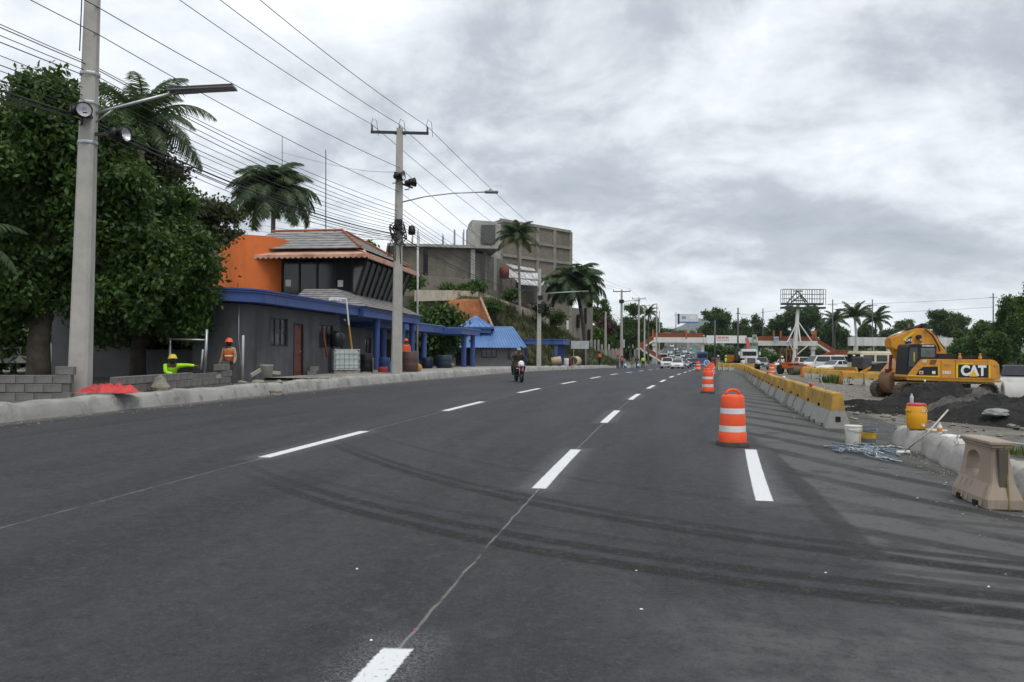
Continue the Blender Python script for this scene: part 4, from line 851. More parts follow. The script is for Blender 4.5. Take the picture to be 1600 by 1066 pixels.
# the blue roof slab with a lip, curving round the corner
edge = [(11.2, -.55), (1.0, -.55)] + arcp(1.0, 1.0, 1.55, 270, 180)[1:] + [(-.55, 8.6), (11.2, 8.6)]
mb = MB(); mb.prism(edge, 2.76, 3.17); f_ = mb.build('fascia', blue, bt)
edge2 = [(11.26, -.62), (1.0, -.62)] + arcp(1.0, 1.0, 1.62, 270, 180)[1:] + [(-.62, 8.66), (11.26, 8.66)]
mb = MB(); mb.prism(edge2, 3.10, 3.13); mb.prism(edge2, 3.172, 3.23); mb.build('cornice', blue, f_)
mb = MB(); mb.prism([(11.1, -.4), (1, -.4)] + arcp(1, 1, 1.4, 270, 180)[1:] + [(-.4, 8.5), (11.1, 8.5)], 3.232, 3.25); mb.build('flat_roof', concrete, bt)
# conduit, wall lamp, bits on the roof
mb = MB(); mb.tube([(.35, -.0, -.2), (.2, .12, 1.4), (.2, .12, 2.7)], .02, 6); mb.build('conduit', steel, bt, True)
mb = MB(); mb.tube([(9.35, -.03, 2.2), (9.35, -.2, 2.45), (9.3, -.45, 2.5)], .015, 5); mb.lathe([(.02, 0), (.09, -.1)], (9.3, -.5, 2.52), 10); mb.build('wall_lamp', lamp_grey, bt, True)
mb = MB(); mb.lathe([(.05, .0), (.34, .1), (.34, .6), (.1, .75)], (8.9, -.28, 1.2), 14); mb.build('black_bag', black_plastic, bt, True)
for x in (2.2, 5.0, 7.5):
    mb = MB(); mb.tube([(x, 1.2, 3.3), (x + .03, 1.2, 3.65)], .012, 5); mb.build('roof_stub', dark_steel, bt)
mb = MB(); mb.box2((7.9, -.5, 3.30), (8.9, -.25, 3.42)); mb.build('roof_duct', white_paint, bt)
# porch
wall_panels(bt, 10.0, 21.5, -.3, 2.72, 2.6, .18, [(16.5, 17.7, 1.2, 2.1), (11.5, 12.6, -.3, 2.0)], light_wall); window(bt, 16.5, 17.7, 1.2, 2.1, 2.6, 2, 1)
mb = MB(); mb.box2((10.0, .2, -.3), (10.15, 2.6, 2.72)); mb.build('porch_side_wall', grey_wall, bt)
mb = MB(); mb.prism([(11.27, -.75), (22.2, -.75), (22.2, 3.4), (11.27, 3.4)], 2.722, 3.12); pf = mb.build('porch_fascia', blue, bt)
mb = MB(); mb.prism([(11.3, -.82), (22.27, -.82), (22.27, 3.4), (11.3, 3.4)], 3.05, 3.09); mb.prism([(11.3, -.82), (22.27, -.82), (22.27, 3.4), (11.3, 3.4)], 3.122, 3.17); mb.build('cornice', blue, pf)
for x in (14.6, 19.6, 21.8):
    mb = MB(); mb.lathe([(.22, -.3), (.22, .0), (.17, .02), (.17, 2.6), (.21, 2.62), (.21, 2.715)], (x, -.35, 0), 16); autosmooth(mb.build('column', blue, bt))
mb = MB(); mb.box2((10.2, -.6, -.3), (22, 2.6, .02)); mb.build('porch_floor', concrete, bt)
# tile skirt above the porch, course by course
def tile_slope(parent, a, b_, c, d, courses, name='tile_course', m=tile_mat, th=.05, skip=()):
    """a-b is the eave, d-c the ridge edge; each course overlaps the one below"""
    a, b_, c, d = map(Vector, (a, b_, c, d)); nrm = (b_ - a).cross(d - a).normalized()
    if nrm.z < 0: nrm = -nrm
    for i in range(courses):
        k0, k1 = i / courses, (i + 1) / courses + .25 / courses; k1 = min(1, k1)
        q = [a.lerp(d, k0) + nrm * th, b_.lerp(c, k0) + nrm * th, b_.lerp(c, k1) + nrm * .008, a.lerp(d, k1) + nrm * .008]
        mb = MB(); mb.extrude(q, -nrm * .045); mb.build(name, m, parent)
mb = MB(); base = [(11.4, -.85, 3.17), (22.3, -.85, 3.17), (22.3, 2.8, 4.1), (11.4, 2.8, 4.1)]
sk = tile_slope(bt, (11.35, -.9, 3.19), (22.3, -.9, 3.19), (22.3, 1.5, 4.25), (13.5, 1.5, 4.25), 8)
tile_slope(bt, (11.3, 3.2, 3.29), (11.35, -.9, 3.21), (13.5, 1.5, 4.25), (13.5, 3.2, 4.25), 8)
# tower: floor slab, front glazing, raking side glazing, orange stair drum
mb = MB(); mb.box2((15.0, .95, 3.25), (23.6, 5.3, 3.85)); mb.box2((14.7, 1.0, 3.3), (15.0, 5.3, 3.62)); mb.build('tower_base', terracotta, bt)
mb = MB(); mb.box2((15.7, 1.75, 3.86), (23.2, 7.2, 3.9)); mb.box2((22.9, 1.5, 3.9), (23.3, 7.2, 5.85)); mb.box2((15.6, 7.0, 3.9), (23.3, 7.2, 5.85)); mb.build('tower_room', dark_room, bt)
nf = 4
for i in range(nf):
    y0, y1 = 1.25 + (5.3 - 1.25) * i / nf, 1.25 + (5.3 - 1.25) * (i + 1) / nf; r0 = .95 * 0
    mb = MB(); mb.box2((15.36, y0 + .05, 3.95), (15.38, y1 - .05, 5.9)); mb.build('tower_pane', tower_glass, bt)
for i in range(nf + 1):
    y = 1.25 + (5.3 - 1.25) * i / nf; mb = MB(); mb.box2((15.3, y - .05, 3.852), (15.42, y + .05, 5.95)); mb.build('tower_mullion', black_frame, bt)
mb = MB(); mb.box2((15.3, 1.2, 3.853), (15.44, 5.3, 3.95)); mb.build('tower_transom', black_frame, bt)
for (y, z, s) in ((1.95, 4.7, .3), (4.95, 4.75, .32)):
    mb = MB(); mb.box2((15.345, y - s / 2, z - .18), (15.352, y + s / 2, z + .18)); mb.build('paper_notice', white_paint, bt)
for (y, z, s, m_) in ((2.4, 4.05, .5, 'p1'), (3.9, 4.1, .6, 'p2'), (4.7, 4.02, .4, 'p3'), (2.0, 4.3, .5, 'p4')):
    mb = MB(); mb.box2((15.9, y - s / 2, 3.9), (16.2, y + s / 2, z + .2)); mb.build('stored_box', mat('stored ' + m_, {'p1': (.3, .31, .33), 'p2': (.25, .3, .28), 'p3': (.10, .13, .22), 'p4': (.25, .15, .08)}[m_], .8), bt)
top = lambda u: Vector((u, .35, 5.95)); bot = lambda u: Vector((15.2 + (u - 14.9) * .93, 1.12, 3.86)); ns = 9
for i in range(ns):
    u0, u1 = 14.9 + 9.0 * i / ns, 14.9 + 9.0 * (i + 1) / ns
    q = [bot(u0), bot(u1), top(u1), top(u0)]; ctr = sum(q, Vector()) / 4; q = [p.lerp(ctr, .07) for p in q]; mb = MB(); mb.extrude(q, (0, .03, 0)); mb.build('raking_pane', mat('dusty raking pane', (.075, .08, .083), .3, .2, 1.5, spec=.5), bt)
for i in range(ns + 1):
    u0 = 14.9 + 9.0 * i / ns; mb = MB(); mb.beam(bot(u0) + Vector((0, -.02, 0)), top(u0) + Vector((0, -.02, 0)), .11, .13); mb.build('raking_mullion', black_frame, bt)
mb = MB(); mb.extrude([(15.2, 1.12, 3.86), (15.36, 1.3, 3.86), (15.36, 1.3, 5.95), (14.9, .35, 5.95)], (.03, .02, 0)); mb.build('corner_pane', tower_glass, bt)
mb = MB(); dr_ = [(18.5, 5.32), (15.4, 5.32)] + [(15.4 + (x - 15.4) * .72, y) for x, y in arcp(15.4, 8.2, 2.88, 270, 180, 12)[1:]] + [(13.33, 10.5), (18.5, 10.5)]
mb.prism(dr_, 3.2, 7.2); autosmooth(mb.build('orange_stair_tower', orange, bt), 40)
# awning with a scalloped hem along front and road side
def awning(a, b_, a2, b2, drop, n, name='awning'):
    a, b_, a2, b2 = map(Vector, (a, b_, a2, b2)); mb = MB(); nrm = (b_ - a).cross(a2 - a).normalized()
    mb.extrude([a, b_, b2, a2], nrm * .03); aw = mb.build(name, awning_mat, bt); mb = MB(); v = []; outw = (a - a2); outw.z = 0; outw = outw.normalized() * .02
    for i in range(n * 6 + 1):
        k = i / (n * 6); p = a.lerp(b_, k) + outw; dz = drop + .09 * abs(math.sin(math.pi * k * n)); v.append((p, p - Vector((0, 0, dz))))
    vs = [p for pr in v for p in pr]; mb.add(vs, [(2 * i, 2 * i + 1, 2 * i + 3, 2 * i + 2) for i in range(len(v) - 1)]); vs2 = [p + outw * -.6 for p in vs]; mb.add(vs2, [(2 * i, 2 * i + 2, 2 * i + 3, 2 * i + 1) for i in range(len(v) - 1)]); mb.build('valance', awning_mat, aw)
awning((13.9, -.05, 6.13), (13.9, 6.35, 6.13), (15.3, .6, 6.62), (15.3, 6.35, 6.62), .12, 21)
awning((13.9, -.05, 6.13), (24.6, -.05, 6.13), (15.0, 1.2, 6.66), (24.0, 1.2, 6.66), .16, 30)
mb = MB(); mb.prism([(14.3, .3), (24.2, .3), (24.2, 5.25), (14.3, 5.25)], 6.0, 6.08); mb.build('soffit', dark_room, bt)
tile_slope(bt, (14.4, 7.6, 6.5), (14.4, .55, 6.5), (19.0, 3.2, 8.1), (19.0, 7.6, 8.1), 7); tile_slope(bt, (14.4, .5, 6.5), (24.3, .5, 6.5), (19.6, 3.2, 8.1), (19.0, 3.2, 8.1), 7); tile_slope(bt, (24.3, .5, 6.5), (24.3, 7.6, 6.5), (19.6, 7.6, 8.1), (19.6, 3.2, 8.1), 6)
mb = MB(); mb.tube([(14.4, .5, 6.6), (19.0, 3.2, 8.2)], .07, 6); mb.tube([(19.0, 3.2, 8.2), (19.0, 7.6, 8.2)], .08, 6); mb.tube([(24.3, .5, 6.6), (19.6, 3.2, 8.2)], .07, 6); mb.build('ridge_tiles', terracotta, bt)
mb = MB(); mb.add([(14.5, 7.55, 6.45), (24.2, 7.55, 6.45), (19.6, 7.55, 8.05), (19.0, 7.55, 8.05)], [(0, 1, 2, 3)]); mb.build('gable', light_wall, bt)
# antenna masts
def mast(label, px, py0, py1, Y, r): pipe('antenna_mast', label, P(px, py0, Y), P(px, py1, Y), r, mat('mast grey', (.16, .16, .17), .6), 'mast')
mast('slim antenna mast rising behind the tiled roof of the orange building', 509, 372, 234, 52, .035); mast('thin mast standing behind the drooping palm crown', 441, 300, 214, 66, .03)
q = gp(652, 50); pipe('flag_pole', 'slender grey pole standing by the blue canopy', q, P(653, 362, 50), .065, mat('grey pole paint', (.42, .43, .43), .55), 'pole')

# ---- tank on a pallet, feeding pipe, bits along the wall
q = gp(537, 37.0); t = thing('liquid_tank', 'white caged plastic water tank on a pallet by the grey building', 'tank', q, R(30))
mb = MB(); mb.box((0, 0, .64), (1.16, .96, .92)); autosmooth(mb.build('bottle', mat('tank plastic', (.48, .53, .52), .4, .1, 2, dirt=(.32, .36, .36), damt=.4), t, False, .07, 3))
for i in range(6):
    for s in (-1, 1):
        mb = MB(); x = -.56 + 1.12 * i / 5; mb.tube([(x, s * .51, .16), (x, s * .51, 1.12)], .012, 5); mb.build('cage_bar', steel, t)
for i in range(5):
    for s in (-1, 1):
        mb = MB(); y = -.46 + .92 * i / 4; mb.tube([(s * .61, y, .16), (s * .61, y, 1.12)], .012, 5); mb.build('cage_bar', steel, t)
for z_ in (.2, .45, .72, .95, 1.12):
    mb = MB(); mb.tube([(-.61, -.51, z_), (.61, -.51, z_), (.61, .51, z_), (-.61, .51, z_), (-.61, -.51, z_)], .014, 5); mb.build('cage_ring', steel, t)
mb = MB(); mb.lathe([(.11, 1.10), (.11, 1.16), (.001, 1.165)], (0, 0, 0), 14); mb.build('lid', black_plastic, t)
for i in range(5):
    mb = MB(); mb.box((-.5 + .25 * i, 0, .145), (.14, 1.0, .022)); mb.build('pallet_slat', board_mat, t)
for y in (-.42, 0, .42):
    mb = MB(); mb.box((0, y, .065), (1.2, .1, .13)); mb.build('pallet_runner', board_mat, t)
a = P(517, 466, 36.5); b1 = P(541, 467, 36.4); c1 = P(545, 508, 36.6); d1 = P(550, 546, 36.9)
t = thing('fill_pipe', 'bent white pipe with yellow lower length running from the blue roof to the tank', 'pipe', d1)
for nm, pts, m_ in (('white_length', [a, b1, c1], white_paint), ('yellow_length', [c1, d1], mat('yellow pvc', (.55, .33, .03), .5))):
    mb = MB(); mb.tube([Vector(p) - d1 for p in pts], .042, 8); mb.build(nm, m_, t)
pipe('red_pipe', 'dark red pipe leaning against the grey wall beside the tank', P(511, 558, 35.5), P(504, 511, 35.5), .045, mat('red oxide', (.20, .05, .04), .7), 'pipe')
o = link_mesh('concrete_block', BLKM, None); o.location = gp(487, 33.8); o.rotation_euler = (0, 0, .4); tag(o, 'single grey concrete block on the pavement left of the tank', 'block')
o = link_mesh('concrete_block', BLKM, None); o.location = gp(490, 33.9) + Vector((0, 0, .192)); o.rotation_euler = (0, 0, .5); tag(o, 'grey concrete block lying on top of another left of the tank', 'block')
def barrel(name, label, loc, r, h, col, cat='barrel', lid=None, lean=0.0, rough=.5, mouth=False):
    t = thing(name, label, cat, loc); mb = MB(); mb.lathe([(r * .94, 0), (r, .02), (r, h * .32), (r * 1.012, h * .34), (r, h * .36), (r, h * .64), (r * 1.012, h * .66), (r, h * .68), (r, h * .97), (r * .95, h)], (0, 0, 0), 20); mm = mat('drum %.2f %.2f %.2f' % col, col, rough, .15, 3, dirt=tuple(c * .4 for c in col), damt=.5, dscale=3)
    autosmooth(mb.build('drum', mm, t), 60)
    if lid: mb = MB(); mb.lathe([(r * 1.02, h * .96), (r * 1.02, h * 1.01), (.001, h * 1.015)], (0, 0, 0), 20); mb.build('lid', mat('lid %.2f %.2f %.2f' % lid, lid, .5), t)
    t.rotation_euler = (lean, 0, 0); return t
barrel('barrel', 'brown steel barrel standing right of the crossarm pole', gp(641, 41), .42, 1.05, (.10, .055, .05))
barrel('barrel', 'dark blue barrel left of the crossarm pole', gp(601, 39), .28, .75, (.02, .04, .13))
barrel('bucket', 'small red bucket left of the crossarm pole', gp(598, 38), .23, .30, (.35, .035, .02), 'bucket')
barrel('barrel', 'light blue drum behind the crossarm pole foot', gp(609, 39.5), .24, .5, (.06, .2, .45))
barrel('barrel', 'dark blue barrel behind the brown steel barrel', gp(646, 44), .3, 1.1, (.03, .06, .22))
barrel('barrel', 'black barrel right of the caged tank', gp(573, 39), .3, .9, (.012, .012, .014)); barrel('gas_cylinder', 'small yellow and white cylinder beside the blue column', gp(580, 40), .12, .7, (.35, .28, .08), 'cylinder', (.6, .6, .58))
t = barrel('barrel', 'orange drum seen above the brown steel barrel', gp(633, 42.5), .3, 1.35, (.62, .09, .03))
barrel('barrel', 'squat teal barrel beneath the far canopy', gp(694, 52), .5, .85, (.018, .035, .06)); barrel('barrel', 'dark barrel between the canopy columns', gp(668, 52), .35, .7, (.015, .025, .06))
rock('sand_bag', 'yellow sack slumped beside the brown barrel', gp(654, 41.5) + Vector((0, 0, .2)), (.5, .4, .5), mat('yellow sack', (.45, .26, .05), .9), 'sack', None, 71); rock('sand_bag', 'tan sack on the pavement beneath the far canopy', gp(703, 54) + Vector((0, 0, .15)), (.7, .4, .35), mat('tan sack', (.26, .18, .09), .9), 'sack', None, 72)
for i in range(7):
    px, Y = random.uniform(560, 612), random.uniform(36.8, 38.5); a = gp(px, Y, .03); mb = MB(); mb.beam(a, a + Vector((random.uniform(-.9, .9), random.uniform(-.2, .2), .02)), .1, .04); tag(mb.build('plank', board_mat), 'loose plank lying on the pavement by the blue column', 'plank', 'planks by the blue column')

# ================================================================== FAR CANOPY AND BLUE ROOFED KIOSK
zf = H(X_(690, 60), 60)
ct = thing('blue_canopy', 'long flat blue canopy on columns beyond the grey building', 'canopy', (X_(675, 57), 57, zf), RB)
mb = MB(); mb.prism([(-11, .5), (4.5, .2), (4.5, 3.2), (-11, 3.4)], 2.55, 3.05); c_ = mb.build('fascia', blue, ct); mb = MB(); mb.prism([(-11, .42), (4.58, .12), (4.58, 3.2), (-11, 3.4)], 3.052, 3.11); mb.build('cornice', blue_metal, c_)
mb = MB(); mb.prism([(4.6, -1.2), (12.5, -1.2), (12.5, 2.0), (4.6, 2.0)], 2.5, 2.95); c_ = mb.build('fascia', blue, ct); mb = MB(); mb.prism([(4.6, -1.28), (12.58, -1.28), (12.58, 2), (4.6, 2)], 2.952, 3.01); mb.build('cornice', blue_metal, c_)
for x, y in ((-9.5, .7), (0, .6), (7.5, -.8), (11.3, -.8)):
    mb = MB(); mb.lathe([(.2, -.3), (.2, 2.5)], (x, y, 0), 14); autosmooth(mb.build('column', blue, ct))
wall_panels(ct, -11, 6, -.2, 2.55, 3.0, .18, [(-6, -4.6, 1, 2), (-1.2, 0, -.2, 2)], light_wall)
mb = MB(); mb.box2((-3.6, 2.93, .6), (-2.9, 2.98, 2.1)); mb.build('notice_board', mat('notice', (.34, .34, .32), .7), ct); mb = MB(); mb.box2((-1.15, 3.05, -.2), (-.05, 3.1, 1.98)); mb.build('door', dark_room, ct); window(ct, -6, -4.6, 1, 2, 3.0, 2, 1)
# kiosk with ribbed blue hip roof
YK = 76; zk = H(X_(760, YK), YK); kt = thing('kiosk_building', 'low grey kiosk under ribbed light blue hipped roofs', 'building', (X_(690, YK), YK, zk), 0)
kx = lambda px: X_(px, YK) - X_(690, YK); kz = lambda py, d=0: 1.75 + (548 - py) / F * (YK + d) - zk
wall_panels(kt, kx(686), kx(812), -.3, kz(543), 0, .2, [(kx(712), kx(735), -.3, 1.72), (kx(752), kx(776), .75, 1.6), (kx(793), kx(797), .6, 1.6)], light_wall)
mb = MB(); mb.box2((kx(713), .15, -.2), (kx(734), .2, 1.70)); mb.build('door', dark_room, kt); window(kt, kx(752), kx(776), .75, 1.6, 0, 3, 1); window(kt, kx(793), kx(797), .6, 1.6, 0, 1, 1)
mb = MB(); mb.box2((kx(686), .2, -.3), (kx(686) + .2, 7, kz(543))); mb.box2((kx(812) - .2, .2, -.3), (kx(812), 7, kz(543))); mb.build('end_wall', light_wall, kt)
def ribbed(parent, a, b_, c, d, n, nm='roof_panel', rib=.035):
    """standing seam roof plane: a-b eave, d-c top; every sheet a panel with a seam"""
    a, b_, c, d = map(Vector, (a, b_, c, d)); nr = (b_ - a).cross(d - a).normalized(); nr = nr if nr.z > 0 else -nr
    for i in range(n):
        k0, k1 = i / n, (i + 1) / n; q = [a.lerp(b_, k0), a.lerp(b_, k1), d.lerp(c, k1), d.lerp(c, k0)]
        mb = MB(); mb.extrude(q, nr * .02)
        e0 = q[1]; e1 = q[2]; sd = (b_ - a).normalized() * .10
        mb.extrude([e0 - sd + nr * .021, e0 + nr * .021, e1 + nr * .021, e1 - sd + nr * .021], nr * .06); mb.build(nm, blue_metal, parent)
ez = kz(544); rz_ = kz(512, 3); ex0, ex1 = kx(682), kx(822); rx0, rx1 = kx(705), kx(800)
ribbed(kt, (ex0, -.7, ez), (ex1, -.7, ez), (rx1, 3.4, rz_), (rx0, 3.4, rz_), 30); ribbed(kt, (ex1, -.7, ez), (ex1, 7.5, ez), (rx1, 3.5, rz_), (rx1, 3.4, rz_), 8); ribbed(kt, (ex0, 7.5, ez), (ex0, -.7, ez), (rx0, 3.4, rz_), (rx0, 3.5, rz_), 8)
mb = MB(); mb.tube([(ex1, -.7, ez + .05), (rx1, 3.4, rz_ + .06)], .08, 6); mb.tube([(rx0, 3.4, rz_ + .05), (rx1, 3.4, rz_ + .05)], .08, 6); mb.build('ridge_cap', blue_metal, kt)
mb = MB(); mb.box2((kx(716), 1.6, rz_ - .6), (kx(766), 4.6, kz(511))); mb.build('cupola_wall', blue_metal, kt)
cz0, cz1 = kz(511), kz(494, 2); cxm = kx(741)
for a_, b2 in (((kx(712), 1.3), (kx(770), 1.3)), ((kx(770), 1.3), (kx(770), 4.9)), ((kx(770), 4.9), (kx(712), 4.9)), ((kx(712), 4.9), (kx(712), 1.3))):
    ribbed(kt, (*a_, cz0), (*b2, cz0), (cxm, 3.1, cz1), (cxm, 3.1, cz1 + .001), 6, 'cupola_panel')
mb = MB(); mb.box2((kx(711), 1.2, cz0 - .16), (kx(771), 5, cz0)); mb.build('cupola_eave', blue, kt)
# bus shelter on blue posts
YS = 84; zs = H(X_(860, YS), YS); st_ = thing('roadside_shelter', 'open blue shelter with flat roof at the foot of the slope', 'shelter', (X_(818, YS), YS, zs), 0); sx_ = lambda px: X_(px, YS) - X_(818, YS); sz_ = lambda py: 1.75 + (548 - py) / F * YS - zs
mb = MB(); mb.prism([(0, 0), (sx_(880), 0), (sx_(893), 3.0), (0, 3.4)], sz_(538), sz_(531)); mb.build('roof', blue, st_); mb = MB(); mb.prism([(-.05, -.08), (sx_(880) + .05, -.08), (sx_(893) + .08, 3.0), (0, 3.4)], sz_(531) + .003, sz_(529.5)); mb.build('roof_lip', blue, st_)
for px, y in ((869, .3), (877, 1.6), (883, 2.6), (822, 2.5)):
    mb = MB(); mb.box2((sx_(px) - .16, y - .16, -.5), (sx_(px) + .16, y + .16, sz_(538))); mb.build('post', blue, st_)
barrel('barrel', 'cream drum lying beside the blue shelter post', gp(862, 82) + Vector((0, 0, .42)), .42, 1.0, (.42, .33, .2)).rotation_euler = (0, R(80), 0)
barrel('barrel', 'white drum under the blue shelter', gp(885, 82), .25, .8, (.6, .6, .58)); barrel('barrel', 'dark red drum right of the blue shelter', gp(891, 83), .32, .9, (.14, .03, .03))
t = thing('pipe_ring', 'short cream pipe section standing on edge right of the shelter', 'pipe', gp(899, 83), R(-30)); mb = MB(); mb.lathe([(.42, -.45), (.5, -.45), (.5, .45), (.42, .45), (.42, -.45)], (0, 0, .5), 20, 'Y', cap=False); autosmooth(mb.build('ring', mat('cream pipe', (.45, .38, .26), .7), t), 40)
t = thing('roadside_sign', 'blank grey sign board on posts right of the blue shelter', 'sign', gp(906, 90), 0); mb = MB(); mb.box((0, 0, 2.35), (2.0, .06, .9)); mb.build('board', mat('sign grey', (.40, .42, .43), .6), t); 
for s in (-.7, .7):
    mb = MB(); mb.box((s, .06, 1.0), (.07, .07, 2.6)); mb.build('post', steel, t)

# ================================================================== SLOPE, RETAINING WALLS, RAW CONCRETE BLOCKS OF FLATS
m, t_, b = _mat('grass slope'); N = NT(t_); w = N.n('ShaderNodeTexCoord').outputs['Object']; n1_ = N.noise(w, .35, 7, .65, .5); n2_ = N.noise(w, 5, 6, .7)
c = N.mix(N.step(n1_, .35, .6), (.045, .043, .036), (.075, .085, .03)); c = N.mix(N.m('MULTIPLY', N.step(n2_, .5, .7), .7), c, (.11, .10, .05)); c = N.mix(N.m('MULTIPLY', N.step(N.noise(w, .8, 5), .58, .68), .7), c, (.05, .085, .02))
N.put(b.inputs['Base Color'], c); b.inputs['Roughness'].default_value = 1; N.put(b.inputs['Normal'], N.bump(n2_, .9, .15)); slope_mat = m
soil = mat('red soil', (.33, .12, .045), .95, .3, .8, bump=.8, bscale=6, dirt=(.20, .13, .07), damt=.5, dscale=.9)
raw = mat('raw concrete block', (.185, .168, .135), .95, .16, .5, bump=.5, bscale=5, dirt=(.085, .082, .072), damt=.7, dscale=.25, streak=True)
m, t_, b = _mat('block courses'); N = NT(t_); w = N.n('ShaderNodeTexCoord').outputs['Generated']; wo = N.n('ShaderNodeTexCoord').outputs['Object']; geo = N.n('ShaderNodeNewGeometry').outputs['Position']
sp_ = N.n('ShaderNodeSeparateXYZ'); N.put(sp_.inputs[0], geo); cb_ = N.n('ShaderNodeCombineXYZ'); N.put(cb_.inputs[0], N.m('ADD', sp_.outputs[0], sp_.outputs[1])); N.put(cb_.inputs[1], sp_.outputs[2])
br = N.n('ShaderNodeTexBrick'); N.put(br.inputs['Vector'], cb_.outputs[0]); br.inputs['Scale'].default_value = 1; br.inputs['Brick Width'].default_value = .42; br.inputs['Row Height'].default_value = .21; br.inputs['Mortar Size'].default_value = .012
br.inputs['Color1'].default_value = (.165, .145, .112, 1); br.inputs['Color2'].default_value = (.21, .188, .15, 1); br.inputs['Mortar'].default_value = (.12, .115, .10, 1)
c = N.mix(N.m('MULTIPLY', N.step(N.noise(N.mapv(geo, (1, 1, .3)), .35, 7, .65, .4), .46, .66), .7), br.outputs[0], (.085, .08, .066)); N.put(b.inputs['Base Color'], c); b.inputs['Roughness'].default_value = .95; N.put(b.inputs['Normal'], N.bump(br.outputs[1], -.4, .02)); courses = m
beam_mat = mat('pale beam', (.25, .235, .20), .9, .12, .8, dirt=(.16, .145, .12), damt=.7, dscale=.5)
cream_cap = mat('lime washed wall', (.52, .46, .35), .85, .12, 1.0, dirt=(.26, .19, .11), damt=.5, dscale=.8)
def loft_surface(name, tops, bots, m, kind='structure', n=14, bulge=.5, seed=0, parent=None):
    """earth face between an upper and a lower line of points"""
    def res(pl, k):
        pl = [Vector(p) for p in pl]; out_ = []
        for i in range(len(pl) - 1):
            for j in range(k): out_.append(pl[i].lerp(pl[i + 1], j / k))
        return out_ + [pl[-1]]
    T, B_ = res(tops, 8), res(bots, 8); rows = []; rg = random.Random(seed); q = len(T)
    for r in range(n + 1):
        k = r / n; rows.append([B_[i].lerp(T[i], k) + Vector((rg.uniform(-1, 1) * .12, rg.uniform(-1, 1) * .12, rg.uniform(-1, 1) * .12 + bulge * math.sin(math.pi * k) * .6)) * (1 if 0 < r < n else 0) for i in range(q)])
    back = [p + Vector((-6, 9, 0.0)) for p in T]; rows.append(back); low = [p + Vector((-6, 9, -12.0)) for p in T]; rows.append(low)
    mb = MB(); mb.add([p for r in rows for p in r], [(i * q + j, i * q + j + 1, (i + 1) * q + j + 1, (i + 1) * q + j) for i in range(len(rows) - 1) for j in range(q - 1)])
    o = mb.build(name, m, parent, True); 
    return tag(o, kind=kind) if parent is None else o
tl = [P(560, 470, 72), P(640, 462, 76), P(700, 461, 82), P(768, 465, 88), P(840, 499, 100), P(870, 513, 107), P(905, 535, 116), P(960, 567, 126)]
bl = [P(560, 575, 68), P(640, 575, 72), P(700, 576, 80), P(770, 577, 86), P(840, 577, 88), P(880, 578, 91), P(920, 578, 96), P(968, 577.5, 112)]
loft_surface('embankment', tl, bl, slope_mat, 'structure', 16, .6, 3)
# dug red earth face, standing proud of the slope
loft_surface('red_earth_cut', [P(694, 472, 80.5), P(725, 467, 83), P(756, 468, 85)], [P(700, 530, 79), P(725, 535, 80.5), P(764, 522, 84)], soil, 'structure', 12, .4, 4)
# grass tufts on the slope
def tufts(name, n, seed, m, hgt, sampler):
    rg = random.Random(seed); vs = []; fs = []; var = []
    for i in range(n):
        p = sampler(rg); vv = rg.random()
        for k in range(7):
            a = rg.uniform(0, 6.28); d = Vector((math.cos(a), math.sin(a), 0)); h_ = hgt * rg.uniform(.5, 1.3); b_ = p + Vector((rg.uniform(-.2, .2), rg.uniform(-.2, .2), -.05)); sd = Vector((-d.y, d.x, 0)) * h_ * .07
            k0 = len(vs); vs += [b_ - sd, b_ + sd, b_ + d * h_ * .35 + Vector((0, 0, h_))]; fs.append((k0, k0 + 1, k0 + 2)); var.append(min(1, max(0, vv * .7 + rg.random() * .3)))
    me = bpy.data.meshes.new(name); me.from_pydata([tuple(v) for v in vs], [], fs); a_ = me.attributes.new('leafvar', 'FLOAT', 'FACE'); a_.data.foreach_set('value', var)
    return tag(link_mesh(name, me, m), kind='stuff')
grass_mat = leaf_mat('grass blades', (.035, .045, .014), (.12, .13, .04), (.17, .13, .06)); grass_green = leaf_mat('green grass', (.03, .05, .012), (.12, .17, .03))
def samp_slope(rg):
    i = rg.choice([2, 3, 3, 3, 4, 4, 5, 5, 6, 6]); k = rg.random(); v = rg.random() ** .9; return bl[i].lerp(bl[i + 1] if i + 1 < len(bl) else bl[i], k).lerp(tl[i].lerp(tl[i + 1] if i + 1 < len(tl) else tl[i], k), v) + Vector((0, 0, .25 * math.sin(math.pi * v)))
tufts('slope_grass', 2600, 5, grass_mat, .55, samp_slope)
# lime-washed coping wall along the top of the cut, in panels
def coping(label, pts, h, w_, m, name='coping_wall'):
    t = thing(name, label, 'wall', pts[0]); o0 = Vector(pts[0])
    for a, b_ in zip(pts[:-1], pts[1:]):
        a, b_ = Vector(a) - o0, Vector(b_) - o0; n = max(1, int((b_ - a).length / 2.6))
        for i in range(n):
            p, q = a.lerp(b_, i / n), a.lerp(b_, (i + 1) / n - .012); d = (q - p); zz = max(p.z, q.z) if False else None
            mb = MB(); mb.extrude([p - Vector((0, 0, .3)), q - Vector((0, 0, .3)), q + Vector((0, 0, h)), p + Vector((0, 0, h))], Vector((-d.y, d.x, 0)).normalized() * w_); mb.build('wall_panel', m, t)
    return t
coping('cream lime-washed wall along the top of the red cut', [P(652, 466, 75), P(700, 465, 81.5), P(748, 466, 87)], .75, .3, cream_cap)
coping('weathered coping wall stepping down along the grassy slope', [P(750, 467, 87.2), P(800, 484, 93), P(840, 497, 99), P(870, 514, 106.5)], .75, .3, mat('stained coping', (.40, .36, .28), .9, .15, 1, dirt=(.20, .15, .09), damt=.6))
pipe('drain_pipe', 'rusty cream drain pipe running down the red earth cut', P(751, 466, 84.5), P(770, 512, 79.5), .14, mat('rust cream', (.45, .30, .2), .8, dirt=(.25, .1, .04), damt=.7, dscale=1.5), 'pipe')
